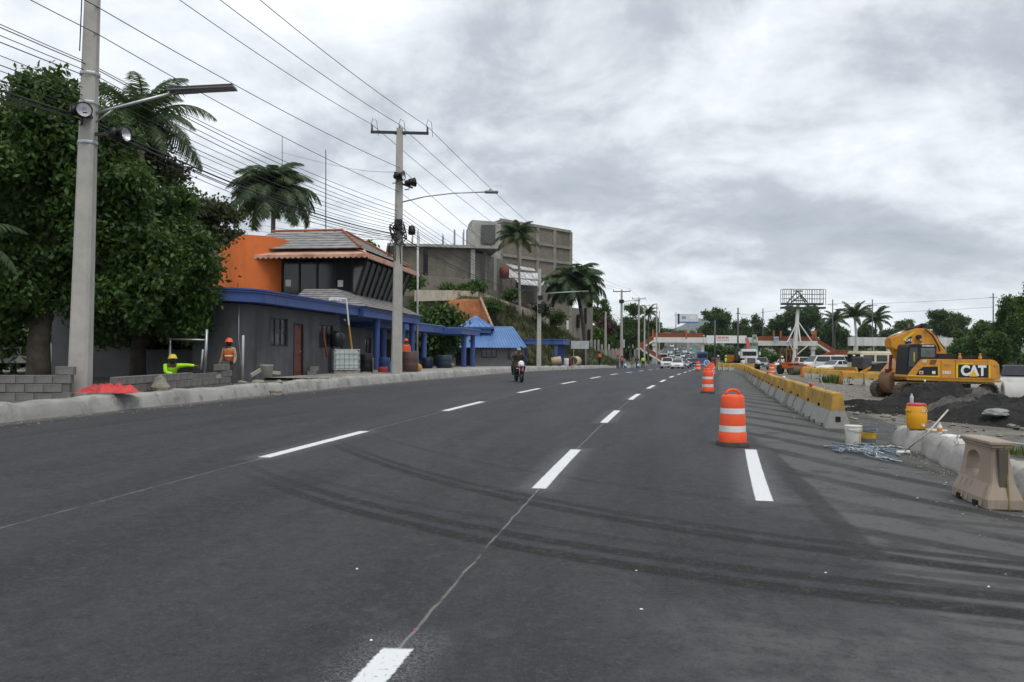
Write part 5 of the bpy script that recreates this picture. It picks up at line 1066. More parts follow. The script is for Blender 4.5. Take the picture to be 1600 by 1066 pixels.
# block of flats: helper for a wall between two picture columns at two depths
def slab(parent, A, B_, z0, z1, th, m, name='wall'):
    a, b_ = Vector((A[0], A[1], 0)), Vector((B_[0], B_[1], 0)); d = (b_ - a).normalized(); nrm = Vector((-d.y, d.x, 0)) * th; mb = MB(); a.z = b_.z = z0; mb.extrude([a, b_, b_ + Vector((0, 0, z1 - z0)), a + Vector((0, 0, z1 - z0))], nrm); return mb.build(name, m, parent)
def box4(parent, c0, c1, c2, z0, z1, m, name='volume'):
    """solid volume on a parallelogram footprint c0 (near corner), c1, c2"""
    c0, c1, c2 = (Vector((*c, 0)) for c in (c0, c1, c2)); poly = [c0, c1, c1 + c2 - c0, c2]; mb = MB(); mb.prism([(p.x, p.y) for p in poly], z0, z1); return mb.build(name, m, parent)
def XY(px, Y): return (X_(px, Y), Y)
ft = thing('block_of_flats', 'tall raw concrete block of flats without windows on the hill', 'building', (0, 95, 0)); ft.location = (X_(782, 103), 103, 6)
T0 = ft.location
def rel(c): return (c[0] - T0.x, c[1] - T0.y)
zt = Z_(343, 103) - 6; box4(ft, rel(XY(782, 103)), rel(XY(891, 113)), rel(XY(757, 107)), -3, zt, courses, 'main_volume')
for z_ in (zt - .05, Z_(398, 103) - 6, Z_(425, 103) - 6, Z_(372, 103) - 6):
    fbm = slab(ft, rel((XY(781.6, 102.9)[0], 102.9)), rel((XY(891.4, 112.9)[0], 112.9)), z_ - .22, z_ + .14, .28, beam_mat, 'floor_beam'); fbm.location = (0, -.2, 0)
for k in (0, .25, .5, .75, 1):
    x_ = X_(782, 103) + (X_(891, 113) - X_(782, 103)) * k; Y = 103 + 10 * k; mb = MB(); mb.box((x_ - T0.x, Y - T0.y - .12, zt / 2 - 1.5), (.45, .35, zt + 2.7)); mb.build('pillar', beam_mat, ft)
box4(ft, rel(XY(736, 101)), rel(XY(781, 102.6)), rel(XY(730, 105)), -3, Z_(344, 101) - 6, concrete, 'stair_tower')
mb = MB(); a, b_ = P(752, 380, 100.9), P(774, 352, 101.5); mb.box2((a.x - T0.x, 100.85 - 103 + .4, a.z - 6), (b_.x - T0.x, 101.9 - 103, b_.z - 6)); mb.build('stair_louvre', mat('dim louvre', (.09, .09, .085), .9), ft)
box4(ft, rel(XY(730, 100.5)), rel(XY(741, 100.8)), rel(XY(727, 104)), -3, Z_(355, 100.5) - 6, concrete, 'parapet_block')
lt = thing('block_of_flats', 'long low raw block building with weedy wall left of the tall flats', 'building', (X_(620, 88), 88, 6)); T0 = lt.location
z1_ = Z_(388, 92) - 6; box4(lt, rel(XY(612, 91)), rel(XY(742, 93)), rel(XY(612, 99)), -1.5, z1_, courses, 'main_volume')
mb = MB(); a, b_ = P(612, 388, 84), P(780, 384, 86.5)
slab(lt, rel(XY(604, 90.3)), rel(XY(781, 92.6)), z1_, z1_ + .32, 9, concrete, 'roof_slab')
box4(lt, rel(XY(742, 93)), rel(XY(783, 100)), rel(XY(733, 97)), -1.5, z1_ - .4, courses, 'side_volume')
for px, Y in ((664, 90.7), (738, 92.6), (757, 95.6), (772, 98)):
    mb = MB(); mb.box((X_(px, Y) - T0.x, Y - T0.y, z1_ / 2 - .7), (.5, .4, z1_ + 1.3)); mb.build('pillar', concrete if px != 664 else dark_room, lt)
for px in (642, 652, 690, 708, 722):
    Y = 95; mb = MB()
    for k in range(3): mb.tube([(X_(px + k, Y) - T0.x, Y - T0.y, z1_), (X_(px + k, Y) - T0.x, Y - T0.y, z1_ + random.uniform(1.5, 2.7))], .03, 4)
    mb.build('rebar', mat('rebar', (.10, .075, .06), .8), lt)
rt = thing('retaining_wall', 'weed-hung retaining wall below the long raw building', 'wall', (X_(620, 86), 86, Z_(464, 86))); T0 = rt.location; T0 = Vector(T0)
slab(rt, rel(XY(605, 84)), rel(XY(738, 90)), -1.5, Z_(432, 87) - T0.z, .35, raw, 'wall')
slab(rt, rel(XY(738, 90)), rel(XY(838, 106)), -1.5, Z_(440, 90) - T0.z - .6, .35, raw, 'wall')
for k in range(8):
    px = 612 + 16 * k; Y = 84 + 6 * (px - 605) / 133; mb = MB(); mb.box((X_(px, Y) - T0.x, Y - T0.y - .05, (Z_(432, 87) - T0.z) / 2 - .7), (.28, .22, Z_(432, 87) - T0.z + 1.3)); mb.build('buttress', raw, rt)
tin = mat('white tin roof', (.50, .50, .50), .5, .12, 1, dirt=(.24, .2, .17), damt=.6, dscale=.6)
tt = thing('tin_roof_house', 'low house with pale tin roofs in front of the tall flats', 'building', (X_(795, 96), 96, Z_(440, 96))); T0 = Vector(tt.location)
for (pa, pb, Y, py0, py1) in ((783, 843, 97, 420, 434), (800, 858, 95.5, 432, 445), (790, 835, 99, 413, 420)):
    a, b_ = P(pa, py0, Y + 2.5) - T0, P(pb, py0 + 8, Y + 3.5) - T0; c2, d2 = P(pb + 2, py1 + 4, Y + 1) - T0, P(pa + 12, py1, Y) - T0; n = 9
    for i in range(n):
        k0, k1 = i / n, (i + 1) / n - .01; mb = MB(); mb.extrude([d2.lerp(c2, k0), d2.lerp(c2, k1), a.lerp(b_, k1), a.lerp(b_, k0)], (0, 0, .07 + .03 * (i % 2))); mb.build('roof_sheet', tin, tt)
slab(tt, rel(XY(800, 96)), rel(XY(862, 103)), -2.5, .3, .3, raw, 'wall'); slab(tt, rel(XY(806, 96.4)), rel(XY(812, 96.9)), -1.2, -.2, .05, dark_room, 'doorway')
mb = MB(); q = P(788, 425, 95) - T0; mb.lathe([(.55, -.75), (.6, .2), (.5, .55), (.2, .7)], q, 14); mb.build('water_tank', mat('oxide tank', (.16, .05, .04), .7), tt, True)
# ruined tall walls at right of the hill
ru = thing('ruined_building', 'stained tall concrete ruin beside the leaning palm', 'building', (X_(905, 118), 118, 0)); T0 = Vector(ru.location)
box4(ru, rel(XY(858, 108)), rel(XY(893, 116)), rel(XY(850, 116)), -1, Z_(498, 108) , raw, 'low_volume'); box4(ru, rel(XY(893, 116)), rel(XY(911, 120)), rel(XY(886, 122)), -1, Z_(480, 116), raw, 'volume'); box4(ru, rel(XY(911, 119.9)), rel(XY(926, 126)), rel(XY(905, 125)), -1, Z_(454, 120), raw, 'tall_volume')
for px, pa, pb, Y in ((903.5, 492, 512, 117.6), (914, 482, 506, 120.7), (920, 515, 532, 122.7)):
    a, b_ = P(px - 1.5, pb, Y), P(px + 1.8, pa, Y + .7); mb = MB(); mb.box2((a.x - T0.x, a.y - T0.y - .35, a.z), (b_.x - T0.x, b_.y - T0.y, b_.z)); mb.build('window_opening', dark_room, ru)
for px, Y in ((868, 109.5), (884, 113)):
    a = P(px, 505, Y - .4); mb = MB(); mb.box2((a.x - .5 - T0.x, a.y - T0.y - .2, a.z - .9), (a.x + .4 - T0.x, a.y - T0.y + .5, a.z + .4)); mb.build('poster', white_paint, ru)
# fence of concrete posts beyond the ruin
for i in range(9):
    px = 924 + 5.5 * i; Y = 122 + 2.2 * i; q = gp(px, Y); q.z += 2.6 - .2 * i; mb = MB(); mb.box((0, 0, .4), (.3, .3, 2.2 + .5 * (i % 3))); o = mb.build('fence_post', concrete); o.location = q; tag(o, 'short concrete post in the broken fence right of the ruin', 'post', 'concrete posts right of the ruin')
rtw = thing('retaining_wall', 'dark low wall carrying concrete posts right of the ruin', 'wall', gp(945, 128)); T0 = Vector(rtw.location); slab(rtw, rel(XY(920, 120)), rel(XY(972, 142)), -.5, 2.6, .4, raw, 'wall')
# vegetation of the hill
palm('coconut_palm', 'coconut palm standing in front of the tall raw flats', (X_(812, 82), 82, 5.5), Z_(373, 82) - 5.5, 2.9, 26, .85, palm_mat, (-.35, 0), .14, 21, .6, False, None, None, 1.4, 6, .05)
palm('royal_palm', 'bushy palm leaning in front of the concrete ruin', (X_(915, 96), 96, .3), Z_(450, 96) - .3, 4.8, 46, 1.0, palm_mat, (-1.2, 0), .26, 23, .85, False, None, bark, 1.6, 0, .2)
tree('bush', 'dark rounded bush left of the red earth cut', (X_(668, 71), 71, .3), 2.2, .15, lobes_for(8.4, 4, 5.7, 0, 9, 61), 22000, .26, leaf_dark, None, 'bush', 20, .4, 61, 1.5, 4)
tree('bush', 'green bush hanging over the retaining wall behind the crossarm pole', (X_(640, 76), 76, 2.5), 2, .1, lobes_for(5, 3, 3.6, 0.2, 7, 62), 7000, .22, leaf_mid, None, 'bush', 20, .4, 62, 1.5, 4)
tree('bush', 'small dark treetop above the tiled roof of the orange building', (X_(571, 75), 75, 4), 6.6, .12, lobes_for(2.0, 2, 1.8, 6.0, 5, 63), 1500, .25, leaf_dark, None, 'tree', 20, .3, 63, 1.5, 3)
for i, (px, py, Y, w_, h_) in enumerate(((700, 450, 86, 1.6, 1.0), (745, 440, 88, 3.5, 3.0), (800, 455, 93, 3, 2.2), (845, 478, 99, 4, 3.0), (770, 475, 87, 3, 1.5), (728, 450, 86, 1.4, .9), (648, 436, 77.5, 2.6, 1.8), (870, 490, 104, 5, 4.0))):
    tree('bush', ('weed clump on the retaining wall above the red cut', 'leafy climber at the corner of the retaining wall', 'weeds below the pale tin roofs', 'shrub behind the slim lamp post', 'weeds behind the drain pipe', 'small weed clump left of the wall corner', 'creeper hanging near the flag pole top', 'shrub at the foot of the concrete ruin')[i], tuple(P(px, py, Y) - Vector((0, 0, h_ * .5))), h_ * .5, .05, lobes_for(w_ * .7, 1.0, h_ * .6, 0, 5, 80 + i), 1500, .18, leaf_mid, 'weeds on the hill walls', 'bush', 18, .35, 80 + i, 1.5, 2)
# ================================================================== RIGHT SIDE: drums and barriers
drum_or = mat('drum orange', (.80, .085, .018), .5, .10, 2, bump=.15, bscale=14, dirt=(.42, .07, .03), damt=.55, dscale=4); drum_wh = mat('reflective white', (.70, .70, .70), .4, .07, 5, dirt=(.45, .43, .4), damt=.35, dscale=4)
dp = thing('traffic_drum', 'x', 'traffic drum')
mb = MB(); mb.lathe([(.31, 0), (.315, .02), (.30, .085), (.26, .09)], (0, 0, 0), 28); autosmooth(mb.build('rubber_base', mat('dusty rubber', (.09, .07, .06), .9, .25, 4), dp))
prof = [(.265, .06, 0), (.262, .26, 0), (.245, .275, 0), (.243, .395, 1), (.240, .41, 0), (.236, .60, 0), (.226, .615, 0), (.224, .725, 1), (.222, .74, 0), (.215, .93, 0), (.19, .965, 0), (.15, .975, 0)]
mb = MB(); mb.lathe([(a, z) for a, z, _ in prof], (0, 0, 0), 28); autosmooth(mb.build('shell', drum_or, dp), 50)
for z0, z1, r0, r1 in ((.278, .392, .2485, .2465), (.618, .722, .2295, .2275)):
    mb = MB(); mb.lathe([(r0, z0), (r1, z1)], (0, 0, 0), 28, cap=False); mb.lathe([(r0 - .006, z0), (r0, z0)], (0, 0, 0), 28, cap=False); o = mb.build('reflective_band', drum_wh, dp, True)
mb = MB(); mb.tube([(.15, 0, .95), (.13, 0, 1.02), (.08, 0, 1.055), (0, 0, 1.065), (-.08, 0, 1.055), (-.13, 0, 1.02), (-.15, 0, .95)], .028, 8); mb.build('handle', drum_or, dp, True)
DR = [((1145, 15.2), 'nearest orange and white traffic drum standing in the road'), ((1106, 34.8), 'second traffic drum from the front, first of the receding row'), ((1106, 42), 'third traffic drum from the front'), ((1108.5, 50), 'fourth traffic drum from the front'), ((1110.5, 58), 'fifth traffic drum from the front'), ((1112.5, 66), 'sixth traffic drum, last of the receding row'), ((1091, 85), 'lone traffic drum standing left of the receding row'), ((1206, 74), 'traffic drum in front of the white truck behind the barriers')]
for i, ((px, Y), lb) in enumerate(DR):
    d = dp if i == 0 else copy_tree(dp); d.location = gp(px, Y); d.rotation_euler = (0, 0, .25 + 1.1 * i); d['label'] = lb; d['group'] = 'orange traffic drums'
jers_c = mat('barrier concrete', (.33, .325, .30), .9, .15, 2, bump=.4, bscale=20, dirt=(.16, .15, .13), damt=.6, dscale=2); jers_y = mat('barrier yellow', (.44, .265, .05), .75, .18, 2, bump=.3, bscale=20, dirt=(.20, .15, .08), damt=.8, dscale=2.4)
jp = thing('jersey_barrier', 'x', 'barrier'); hl = 1.0
mb = MB(); sec = lambda y: [(-.30, y, .0), (-.30, y, .07), (-.165, y, .44), (.165, y, .44), (.30, y, .07), (.30, y, .0)]
mb.rings([sec(-hl), sec(-.72), ], True); mb.rings([[(x, y, z + (.10 if z < .05 else 0.03 if z < .1 else 0)) for x, y, z in sec(y)] for y in (-.72, -.38)], True); mb.rings([sec(-.38), sec(.38)], True); mb.rings([[(x, y, z + (.10 if z < .05 else 0.03 if z < .1 else 0)) for x, y, z in sec(y)] for y in (.38, .72)], True); mb.rings([sec(.72), sec(hl)], True)
bs = mb.mesh('concrete_foot'); bm = bmesh.new(); bm.from_mesh(bs); bmesh.ops.remove_doubles(bm, verts=bm.verts, dist=.001); bm.to_mesh(bs); bm.free(); link_mesh('concrete_foot', bs, jers_c, jp)
mb = MB(); sec = lambda y: [(-.165, y, .443), (-.115, y, .84), (-.09, y, .87), (.09, y, .87), (.115, y, .84), (.165, y, .443)]; mb.rings([sec(-hl), sec(-.06), ]); mb.rings([sec(.06), sec(hl)]); mb.rings([[(x * .9, y, z - .012 if z > .5 else z) for x, y, z in sec(y)] for y in (-.06, .06)]); mb.build('painted_top', jers_y, jp)
for y in (-1.004, 1.004):
    mb = MB(); mb.box((0, y, .23), (.12, .01, .13)); mb.build('socket', dark_room, jp)
for x in (-.28, .28):
    mb = MB(); mb.box((x * .63, .55, .5), (.04, .09, .07)); mb.build('lifting_slot', dark_room, jp)
ORD = ['nearest', 'second', 'third', 'fourth', 'fifth', 'sixth', 'seventh', 'eighth', 'ninth', 'tenth', 'eleventh', 'twelfth', 'thirteenth', 'fourteenth', 'fifteenth', 'sixteenth', 'seventeenth', 'eighteenth', 'nineteenth', 'twentieth']
def ordn(i): return ORD[i] if i < 20 else ('twenty-' + ORD[i - 20] if 20 < i < 30 and i != 20 else ('twenty-first' if i == 20 else 'thirtieth'))
Y = 20.6; first = True; k = 0; JB = []
while Y < 86 and k < 31:
    o_ = 5.55 + random.uniform(-.05, .05) - (0 if Y < 60 else ((Y - 60) / 26) ** 2 * .9); X = at(o_, Y); b_ = jp if first else copy_tree(jp); first = False
    b_.location = (X, Y, H(X, Y)); b_.rotation_euler = (0, 0, -head(Y) + random.uniform(-.05, .05) - (.08 if Y > 70 else 0)); b_['label'] = 'yellow-topped concrete barrier, %s in the curving row' % (['nearest', 'second', 'third', 'fourth', 'fifth', 'sixth', 'seventh', 'eighth', 'ninth', 'tenth', '11th', '12th', '13th', '14th', '15th', '16th', '17th', '18th', '19th', '20th', '21st', '22nd', '23rd', '24th', '25th', '26th', '27th', '28th', '29th', '30th', 'farthest'][k] + (' from the near end' if k else '')); b_['group'] = 'barriers in the curving row'; JB.append((X, Y)); Y += random.uniform(2.08, 2.24) * math.cos(head(Y)); k += 1
LB = [((1164, 88, 80), 'yellow barrier closing the lane, rightmost of the four'), ((1153, 89, 82), 'yellow barrier closing the lane, third of four from left'), ((1143, 90, 84), 'yellow barrier closing the lane, second of four from left'), ((1135, 91, 86), 'yellow barrier closing the lane, leftmost of the four'),
      ((1341, 53, 80), 'yellow barrier left of the bulldozer blade on the work site'), ((1375, 51.5, 84), 'yellow barrier in front of the bulldozer on the work site'), ((1312, 58, 75), 'yellow barrier behind the grass clump on the work site'), ((1276, 66, 78), 'yellow barrier in front of the white van'), ((1288, 65, 78), 'yellow barrier right of the white van front'), ((1302, 64, 78), 'yellow barrier left of the grass clump'), ((1222, 84, 60), 'yellow barrier left of the orange roller'), ((1250, 78, 80), 'yellow barrier right of the orange roller'), ((1375, 58, 84), 'raised yellow barrier behind the work site row'), ((1568, 47, 80), 'small yellow barrier behind the excavator counterweight')]
for (px, Y, a), lb in LB:
    b_ = copy_tree(jp); q = gp(px, Y); b_.location = q; b_.rotation_euler = (0, 0, R(a)); b_['label'] = lb; b_['group'] = 'scattered yellow barriers'
for (px, Y), lb in (((1326, 53.5), 'plain orange water-filled barrier on the work site'), ((1237, 90), 'far orange water-filled barrier beside the truck'), ((1262, 70), 'orange water-filled barrier by the parked cars')):
    t = thing('plastic_barrier', lb, 'barrier', gp(px, Y), R(10), 'orange plastic barriers'); mb = MB(); mb.rings([[(x, s * (.28 if z < .1 else .12 if z > .6 else .2), z) for x, z in ((-.6, 0), (.6, 0), (.58, .5), (.55, .9), (-.55, .9), (-.58, .5))] for s in (-1, 1)]); mb.build('shell', mat('barrier orange', (.72, .22, .03), .5, .1, 2), t, False, .03, 2)
    mb = MB(); mb.box((0, 0, .93), (.5, .12, .06)); mb.build('rib', mat('barrier orange', (.72, .22, .03)), t)
# lanterns on barriers
for i, k in enumerate((1, 4, 8)):
    if k < len(JB):
        X, Y = JB[k]; z_ = H(X, Y) + .873; t = thing('warning_lamp', ('small red lamp on the second barrier', 'small white lamp on the fifth barrier', 'small red lamp on the ninth barrier')[i], 'lamp', (X, Y + .5, z_)); mb = MB(); mb.lathe([(.04, 0), (.04, .04), (.05, .05), (.05, .10), (.02, .12)], (0, 0, 0), 12); mb.build('lens', mat('lens red', (.65, .05, .03), .3) if i % 2 == 0 else white_paint, t, True)

# ---- broom leaning on the barrier
t = thing('broom', 'broom with blue head leaning against the nearest barrier', 'broom', G(1311, 661)); q0 = Vector(t.location); mb = MB(); mb.tube([(0, 0, .1), P(1281, 590, 21.2) - q0], .016, 6); mb.build('handle', mat('broom handle', (.38, .36, .33), .6), t); mb = MB(); mb.box((0, 0, .06), (.34, .10, .12), .3); mb.build('brush', mat('blue bristles', (.03, .07, .16), .9, .3, 20), t)
# ---- buckets and rope
def pail(label, loc, r, h, m, lid=None, band=None, handle=True, name='bucket'):
    t = thing(name, label, 'bucket', loc, random.uniform(0, 3)); mb = MB(); mb.lathe([(r * .86, 0), (r * .88, .01), (r * .97, h * .78), (r * 1.03, h * .79), (r * 1.0, h * .85), (r * 1.02, h), (r * .98, h), (r * .92, h * .8), (r * .82, .03), (.001, .03)], (0, 0, 0), 24, cap=False); autosmooth(mb.build('pail', m, t), 40)
    if lid: mb = MB(); mb.lathe([(r * 1.05, h * .98), (r * 1.05, h * 1.03), (r * .9, h * 1.035), (.001, h * 1.02)], (0, 0, 0), 24, cap=False); mb.build('lid', lid, t, True)
    if band: mb = MB(); mb.lathe([(r * .925, h * .25), (r * .965, h * .62)], (0, 0, 0), 24, cap=False); mb.v = [v for v in mb.v]; mb.build('label_print', band, t, True)
    if handle: mb = MB(); mb.tube([(r * math.cos(a) * 1.06, -.02 - r * .9 * math.sin(a) , h * .8 + .02 - .06 * math.sin(a)) for a in np.linspace(0, math.pi, 12)], .005, 5); mb.build('handle', steel, t)
    return t
drip = mat('white pail with yellow drips', (.66, .65, .60), .5, .05, 3, dirt=(.60, .30, .03), damt=.95, dscale=5, streak=True)
pail('white paint bucket with yellow drips beside the rope', G(1333, 694), .165, .37, drip, mat('white lid', (.6, .58, .52), .6)); pail('grey bucket with yellow label right of the white paint bucket', G(1360, 692) + Vector((0, .1, 0)), .165, .35, mat('grey pail', (.16, .19, .22), .5, .15, 3), None, mat('yellow print', (.55, .33, .03), .6, .3, 6))
rope_mat = mat('blue grey rope', (.20, .25, .30), .9, .35, 20, bump=.5, bscale=120); rope_pale = mat('pale rope', (.5, .5, .48), .9, .2, 20)
t = thing('rope_tangle', 'tangled blue-grey rope lying on the asphalt below the buckets', 'rope', G(1350, 708)); q0 = Vector(t.location); rg = random.Random(5)
for k in range(16):
    a = G(1296 + rg.uniform(-2, 60), 694 + rg.uniform(0, 14)); b_ = G(1365 + rg.uniform(-20, 55), 700 + rg.uniform(2, 27)); pts = []
    for i in range(26):
        f_ = i / 25; p = a.lerp(b_, f_) + Vector((.16 * math.sin(7 * f_ + k * 1.7) * rg.uniform(.4, 1), .22 * math.sin(9 * f_ + k * 2.3), 0)); p.z = H(p.x, p.y) + .02 + .015 * rg.random() + .05 * max(0, math.sin(math.pi * f_)) * rg.random(); pts.append(p - q0)
    mb = MB(); mb.tube(pts, .011 + .004 * (k % 2), 6); mb.build('strand', rope_mat if k % 6 else rope_pale, t, True)
# ---- hand-cast kerb on the right and what stands on it
fp = [G(1391, 694), G(1440, 711), G(1483, 733), G(1540, 760), G(1600, 784), G(1690, 822)]; fr = []
for a, b_ in zip(fp[:-1], fp[1:]):
    for i in range(9): fr.append(a.lerp(b_, i / 9))
fr.append(fp[-1]); mb = MB(); rings = []
for i, p in enumerate(fr):
    d = (fr[min(i + 1, len(fr) - 1)] - fr[max(i - 1, 0)]); d.z = 0; d.normalize(); nr = Vector((-d.y, d.x, 0)); j = random.uniform(-.035, .035); sh = .78 if i == 0 else 1; z0 = H(p.x, p.y)
    rings.append([Vector((p.x, p.y, z0)) + nr * a + Vector((0, 0, z * sh + (j if z > .1 else 0))) for a, z in ((-.03 + j, -.05), (0 + j, .06), (.05 + j * .5, .27), (.10, .36), (.19, .40), (.32, .39), (.38, .33), (.42, .1), (.42, -.05))])
mb.rings(rings); kb = mb.build('kerb', mat('site kerb concrete', (.36, .35, .325), .9, .2, 1.5, bump=.6, bscale=16, dirt=(.13, .125, .11), damt=.8, dscale=2.6), None, True); tag(kb, kind='structure')
fr_back = [Vector(r[5]) for r in rings]
def on_kerb(px, py_base): 
    best = min(range(len(fr_back)), key=lambda i: abs((lambda v: 800 + F * v.x / v.y)(fr_back[i] - Vector((0, 0, 0))) - px)); p = (Vector(rings[best][4]) + Vector(rings[best][5])) / 2; return p
t = thing('water_cooler', 'yellow drum water cooler with red lid standing on the rough kerb', 'water cooler', on_kerb(1436, 673) + Vector((0, .02, -.005)), R(10)); cool_y = mat('cooler yellow', (.78, .36, .015), .4, .06, 3, dirt=(.5, .24, .03), damt=.3)
mb = MB(); mb.lathe([(.155, 0), (.17, .015), (.185, .14), (.187, .15), (.19, .16), (.19, .30), (.187, .31), (.187, .32), (.18, .44), (.17, .455)], (0, 0, 0), 28); autosmooth(mb.build('drum', cool_y, t), 50)
mb = MB(); mb.lathe([(.178, .455), (.18, .485), (.15, .50), (.06, .505), (.001, .505)], (0, 0, 0), 28, cap=False); mb.build('lid', mat('cooler red', (.55, .03, .05), .4), t, True)
for s in (-1, 1): mb = MB(); mb.box((s * .195, 0, .36), (.03, .12, .05)); mb.build('grip', cool_y, t, False, .008)
mb = MB(); mb.box((.03, -.187, .36), (.11, .012, .045)); mb.build('badge', mat('badge', (.62, .6, .5), .5), t); mb = MB(); mb.tube([(.06, -.19, .34), (.09, -.2, .4), (.06, -.17, .47)], .006, 5); mb.build('strap', black_plastic, t, True); mb = MB(); mb.box((0, -.19, .08), (.05, .04, .04)); mb.build('tap', mat('badge2', (.6, .6, .58), .5), t)
def bottle(label, loc, r, h, m, cap_m, lab=None, name='bottle'):
    t = thing(name, label, 'bottle', loc); mb = MB(); mb.lathe([(r * .9, 0), (r, .01), (r, h * .62), (r * .9, h * .7), (r * .38, h * .85), (r * .36, h * .93)], (0, 0, 0), 16); autosmooth(mb.build('bottle_body', m, t), 50); mb = MB(); mb.lathe([(r * .42, h * .92), (r * .42, h), (.001, h)], (0, 0, 0), 12, cap=False); mb.build('cap', cap_m, t)
    if lab: mb = MB(); mb.lathe([(r * 1.01, h * .18), (r * 1.01, h * .5)], (0, 0, 0), 16, cap=False); mb.build('label_print', lab, t, True)
    return t
bottle('small clear water bottle standing on the yellow cooler', Vector(bpy.data.objects['water_cooler'].location) + Vector((-.08, .03, .50)), .035, .19, mat('clear plastic', (.45, .52, .58), .15, .1, 4), mat('blue cap', (.3, .45, .6), .4))
pail('worn cream bucket standing behind the kerb beside the cooler', gp(1464, 14.9), .17, .36, mat('cream pail', (.44, .42, .33), .6, .12, 3, dirt=(.26, .22, .14), damt=.6, dscale=3), mat('cream lid', (.5, .48, .4), .6)).location.z += .1
bottle('white squeeze bottle with orange label on the kerb', on_kerb(1475, 684), .045, .20, mat('white plastic', (.72, .7, .66), .4), white_paint, mat('orange print', (.75, .24, .02), .5))
t = thing('white_jug', 'white plastic jug lying on the kerb behind the beige barrier', 'jug', on_kerb(1512, 680)); mb = MB(); mb.box((0, 0, .06), (.26, .13, .11)); mb.build('jug_body', mat('white plastic', (.72, .7, .66)), t, False, .03, 2); mb = MB(); mb.tube([(-.08, 0, .11), (-.06, 0, .17), (.05, 0, .17), (.07, 0, .11)], .014, 6); mb.build('handle', mat('white plastic', (.72, .7, .66)), t, True)
t = thing('foam_box', 'white foam food box on the kerb left of the beige barrier', 'box', on_kerb(1491, 684)); mb = MB(); mb.box((0, 0, .03), (.2, .16, .06), .3, taper=.9); mb.build('tray', white_paint, t, False, .01); mb = MB(); mb.box((0, 0, .075), (.2, .16, .03), .3, taper=.8); mb.build('lid', white_paint, t)
t = thing('drink_cup', 'crushed red cup on the kerb beside the foam box', 'cup', on_kerb(1482, 684) + Vector((0, .05, 0))); mb = MB(); mb.lathe([(.025, 0), (.038, .09), (.04, .095), (.035, .09), (.022, .01)], (0, 0, 0), 12, cap=False); mb.build('cup_body', mat('red print', (.45, .07, .05), .5), t, True); mb = MB(); mb.lathe([(.0402, .06), (.0405, .085)], (0, 0, 0), 12, cap=False); mb.build('rim_band', white_paint, t)
t = thing('scraper', 'long-handled white scraper lying across the rough kerb', 'tool', G(1413, 709)); q0 = Vector(t.location); mb = MB(); mb.tube([(.02, .02, .05), P(1450, 676, 14.05) - q0, P(1481, 641, 14.6) - q0], .016, 6); mb.build('handle', mat('pale wood', (.52, .47, .38), .7), t, True); mb = MB(); mb.box((-.02, 0, .03), (.30, .07, .05), .35); mb.build('blade', white_paint, t, False, .012)
# ---- beige plastic barrier
a = Vector((5.80, 10.5, H(5.8, 10.5))); b_ = Vector((5.66, 9.5, H(5.66, 9.5))); dv = (b_ - a); rzb = math.atan2(dv.y, dv.x); Lb = dv.length
beige = mat('faded beige plastic', (.33, .265, .205), .6, .10, 1.8, bump=.12, bscale=12, dirt=(.15, .12, .09), damt=.5, dscale=1.6, streak=True)
t = thing('plastic_barrier', 'faded beige plastic road barrier with oval hole in front of the kerb', 'barrier', a, rzb); D = .42; Hh = .80
mb = MB(); lv = [(0, 0, 0), (.12, 0.0, .0), (.30, .07, .05), (.5, .10, .09), (.70, .115, .12), (.74, .085, .09), (Hh, .095, .10)]
mb.rings([[(e, d, z), (Lb - e, d, z), (Lb - e, D - d, z), (e, D - d, z)] for z, d, e in lv]); sh = mb.build('shell', beige, t, False, .012, 2)
cut = MB(); cut.rings([[(Lb * .40 + .19 * math.cos(q), y, .47 + (.06 if math.sin(q) > 0 else -.06) + .115 * math.sin(q)) for q in np.linspace(0, 2 * math.pi, 25)[:-1]] for y in (-.3, D + .3)]); co = cut.build('cutter', None); co.parent = t
bo = sh.modifiers.new('hole', 'BOOLEAN'); bo.object = co; bo.operation = 'DIFFERENCE'; bo.solver = 'EXACT'; bpy.context.view_layer.update(); dg = bpy.context.evaluated_depsgraph_get(); nm = bpy.data.meshes.new_from_object(sh.evaluated_get(dg)); sh.modifiers.clear(); sh.data = nm; bpy.data.objects.remove(co)
for x in (.14, .26, .37, .70):
    mb = MB(); mb.extrude([(x * Lb / .8 - .018, -.022, .04), (x * Lb / .8 + .018, -.022, .04), (x * Lb / .8 + .012, .05, .27), (x * Lb / .8 - .012, .05, .27)], (0, .03, 0)); mb.build('rib', beige, t)
mb = MB(); mb.box((Lb / 2, D / 2, Hh - .02), (Lb - .16, D - .14, .05)); mb.build('rim', beige, t, False, .012)
for x in (.2, .58): mb = MB(); mb.box((x * Lb / .8, .0, .035), (.10, .06, .07)); mb.build('fork_slot', dark_room, t)
mb = MB(); mb.tube([(Lb + .01, .25, .0), (Lb - .06, .25, .5), (Lb - .10, .25, Hh)], .012, 5); mb.build('seam', mat('mossy seam', (.16, .16, .05), .9), t)
for s in (-1,): mb = MB(); mb.box2((Lb - .14, D / 2 - .05, .25), (Lb - .04, D / 2 + .05, .72)); mb.build('socket', mat('beige shadow groove', (.10, .085, .065), .8), t)
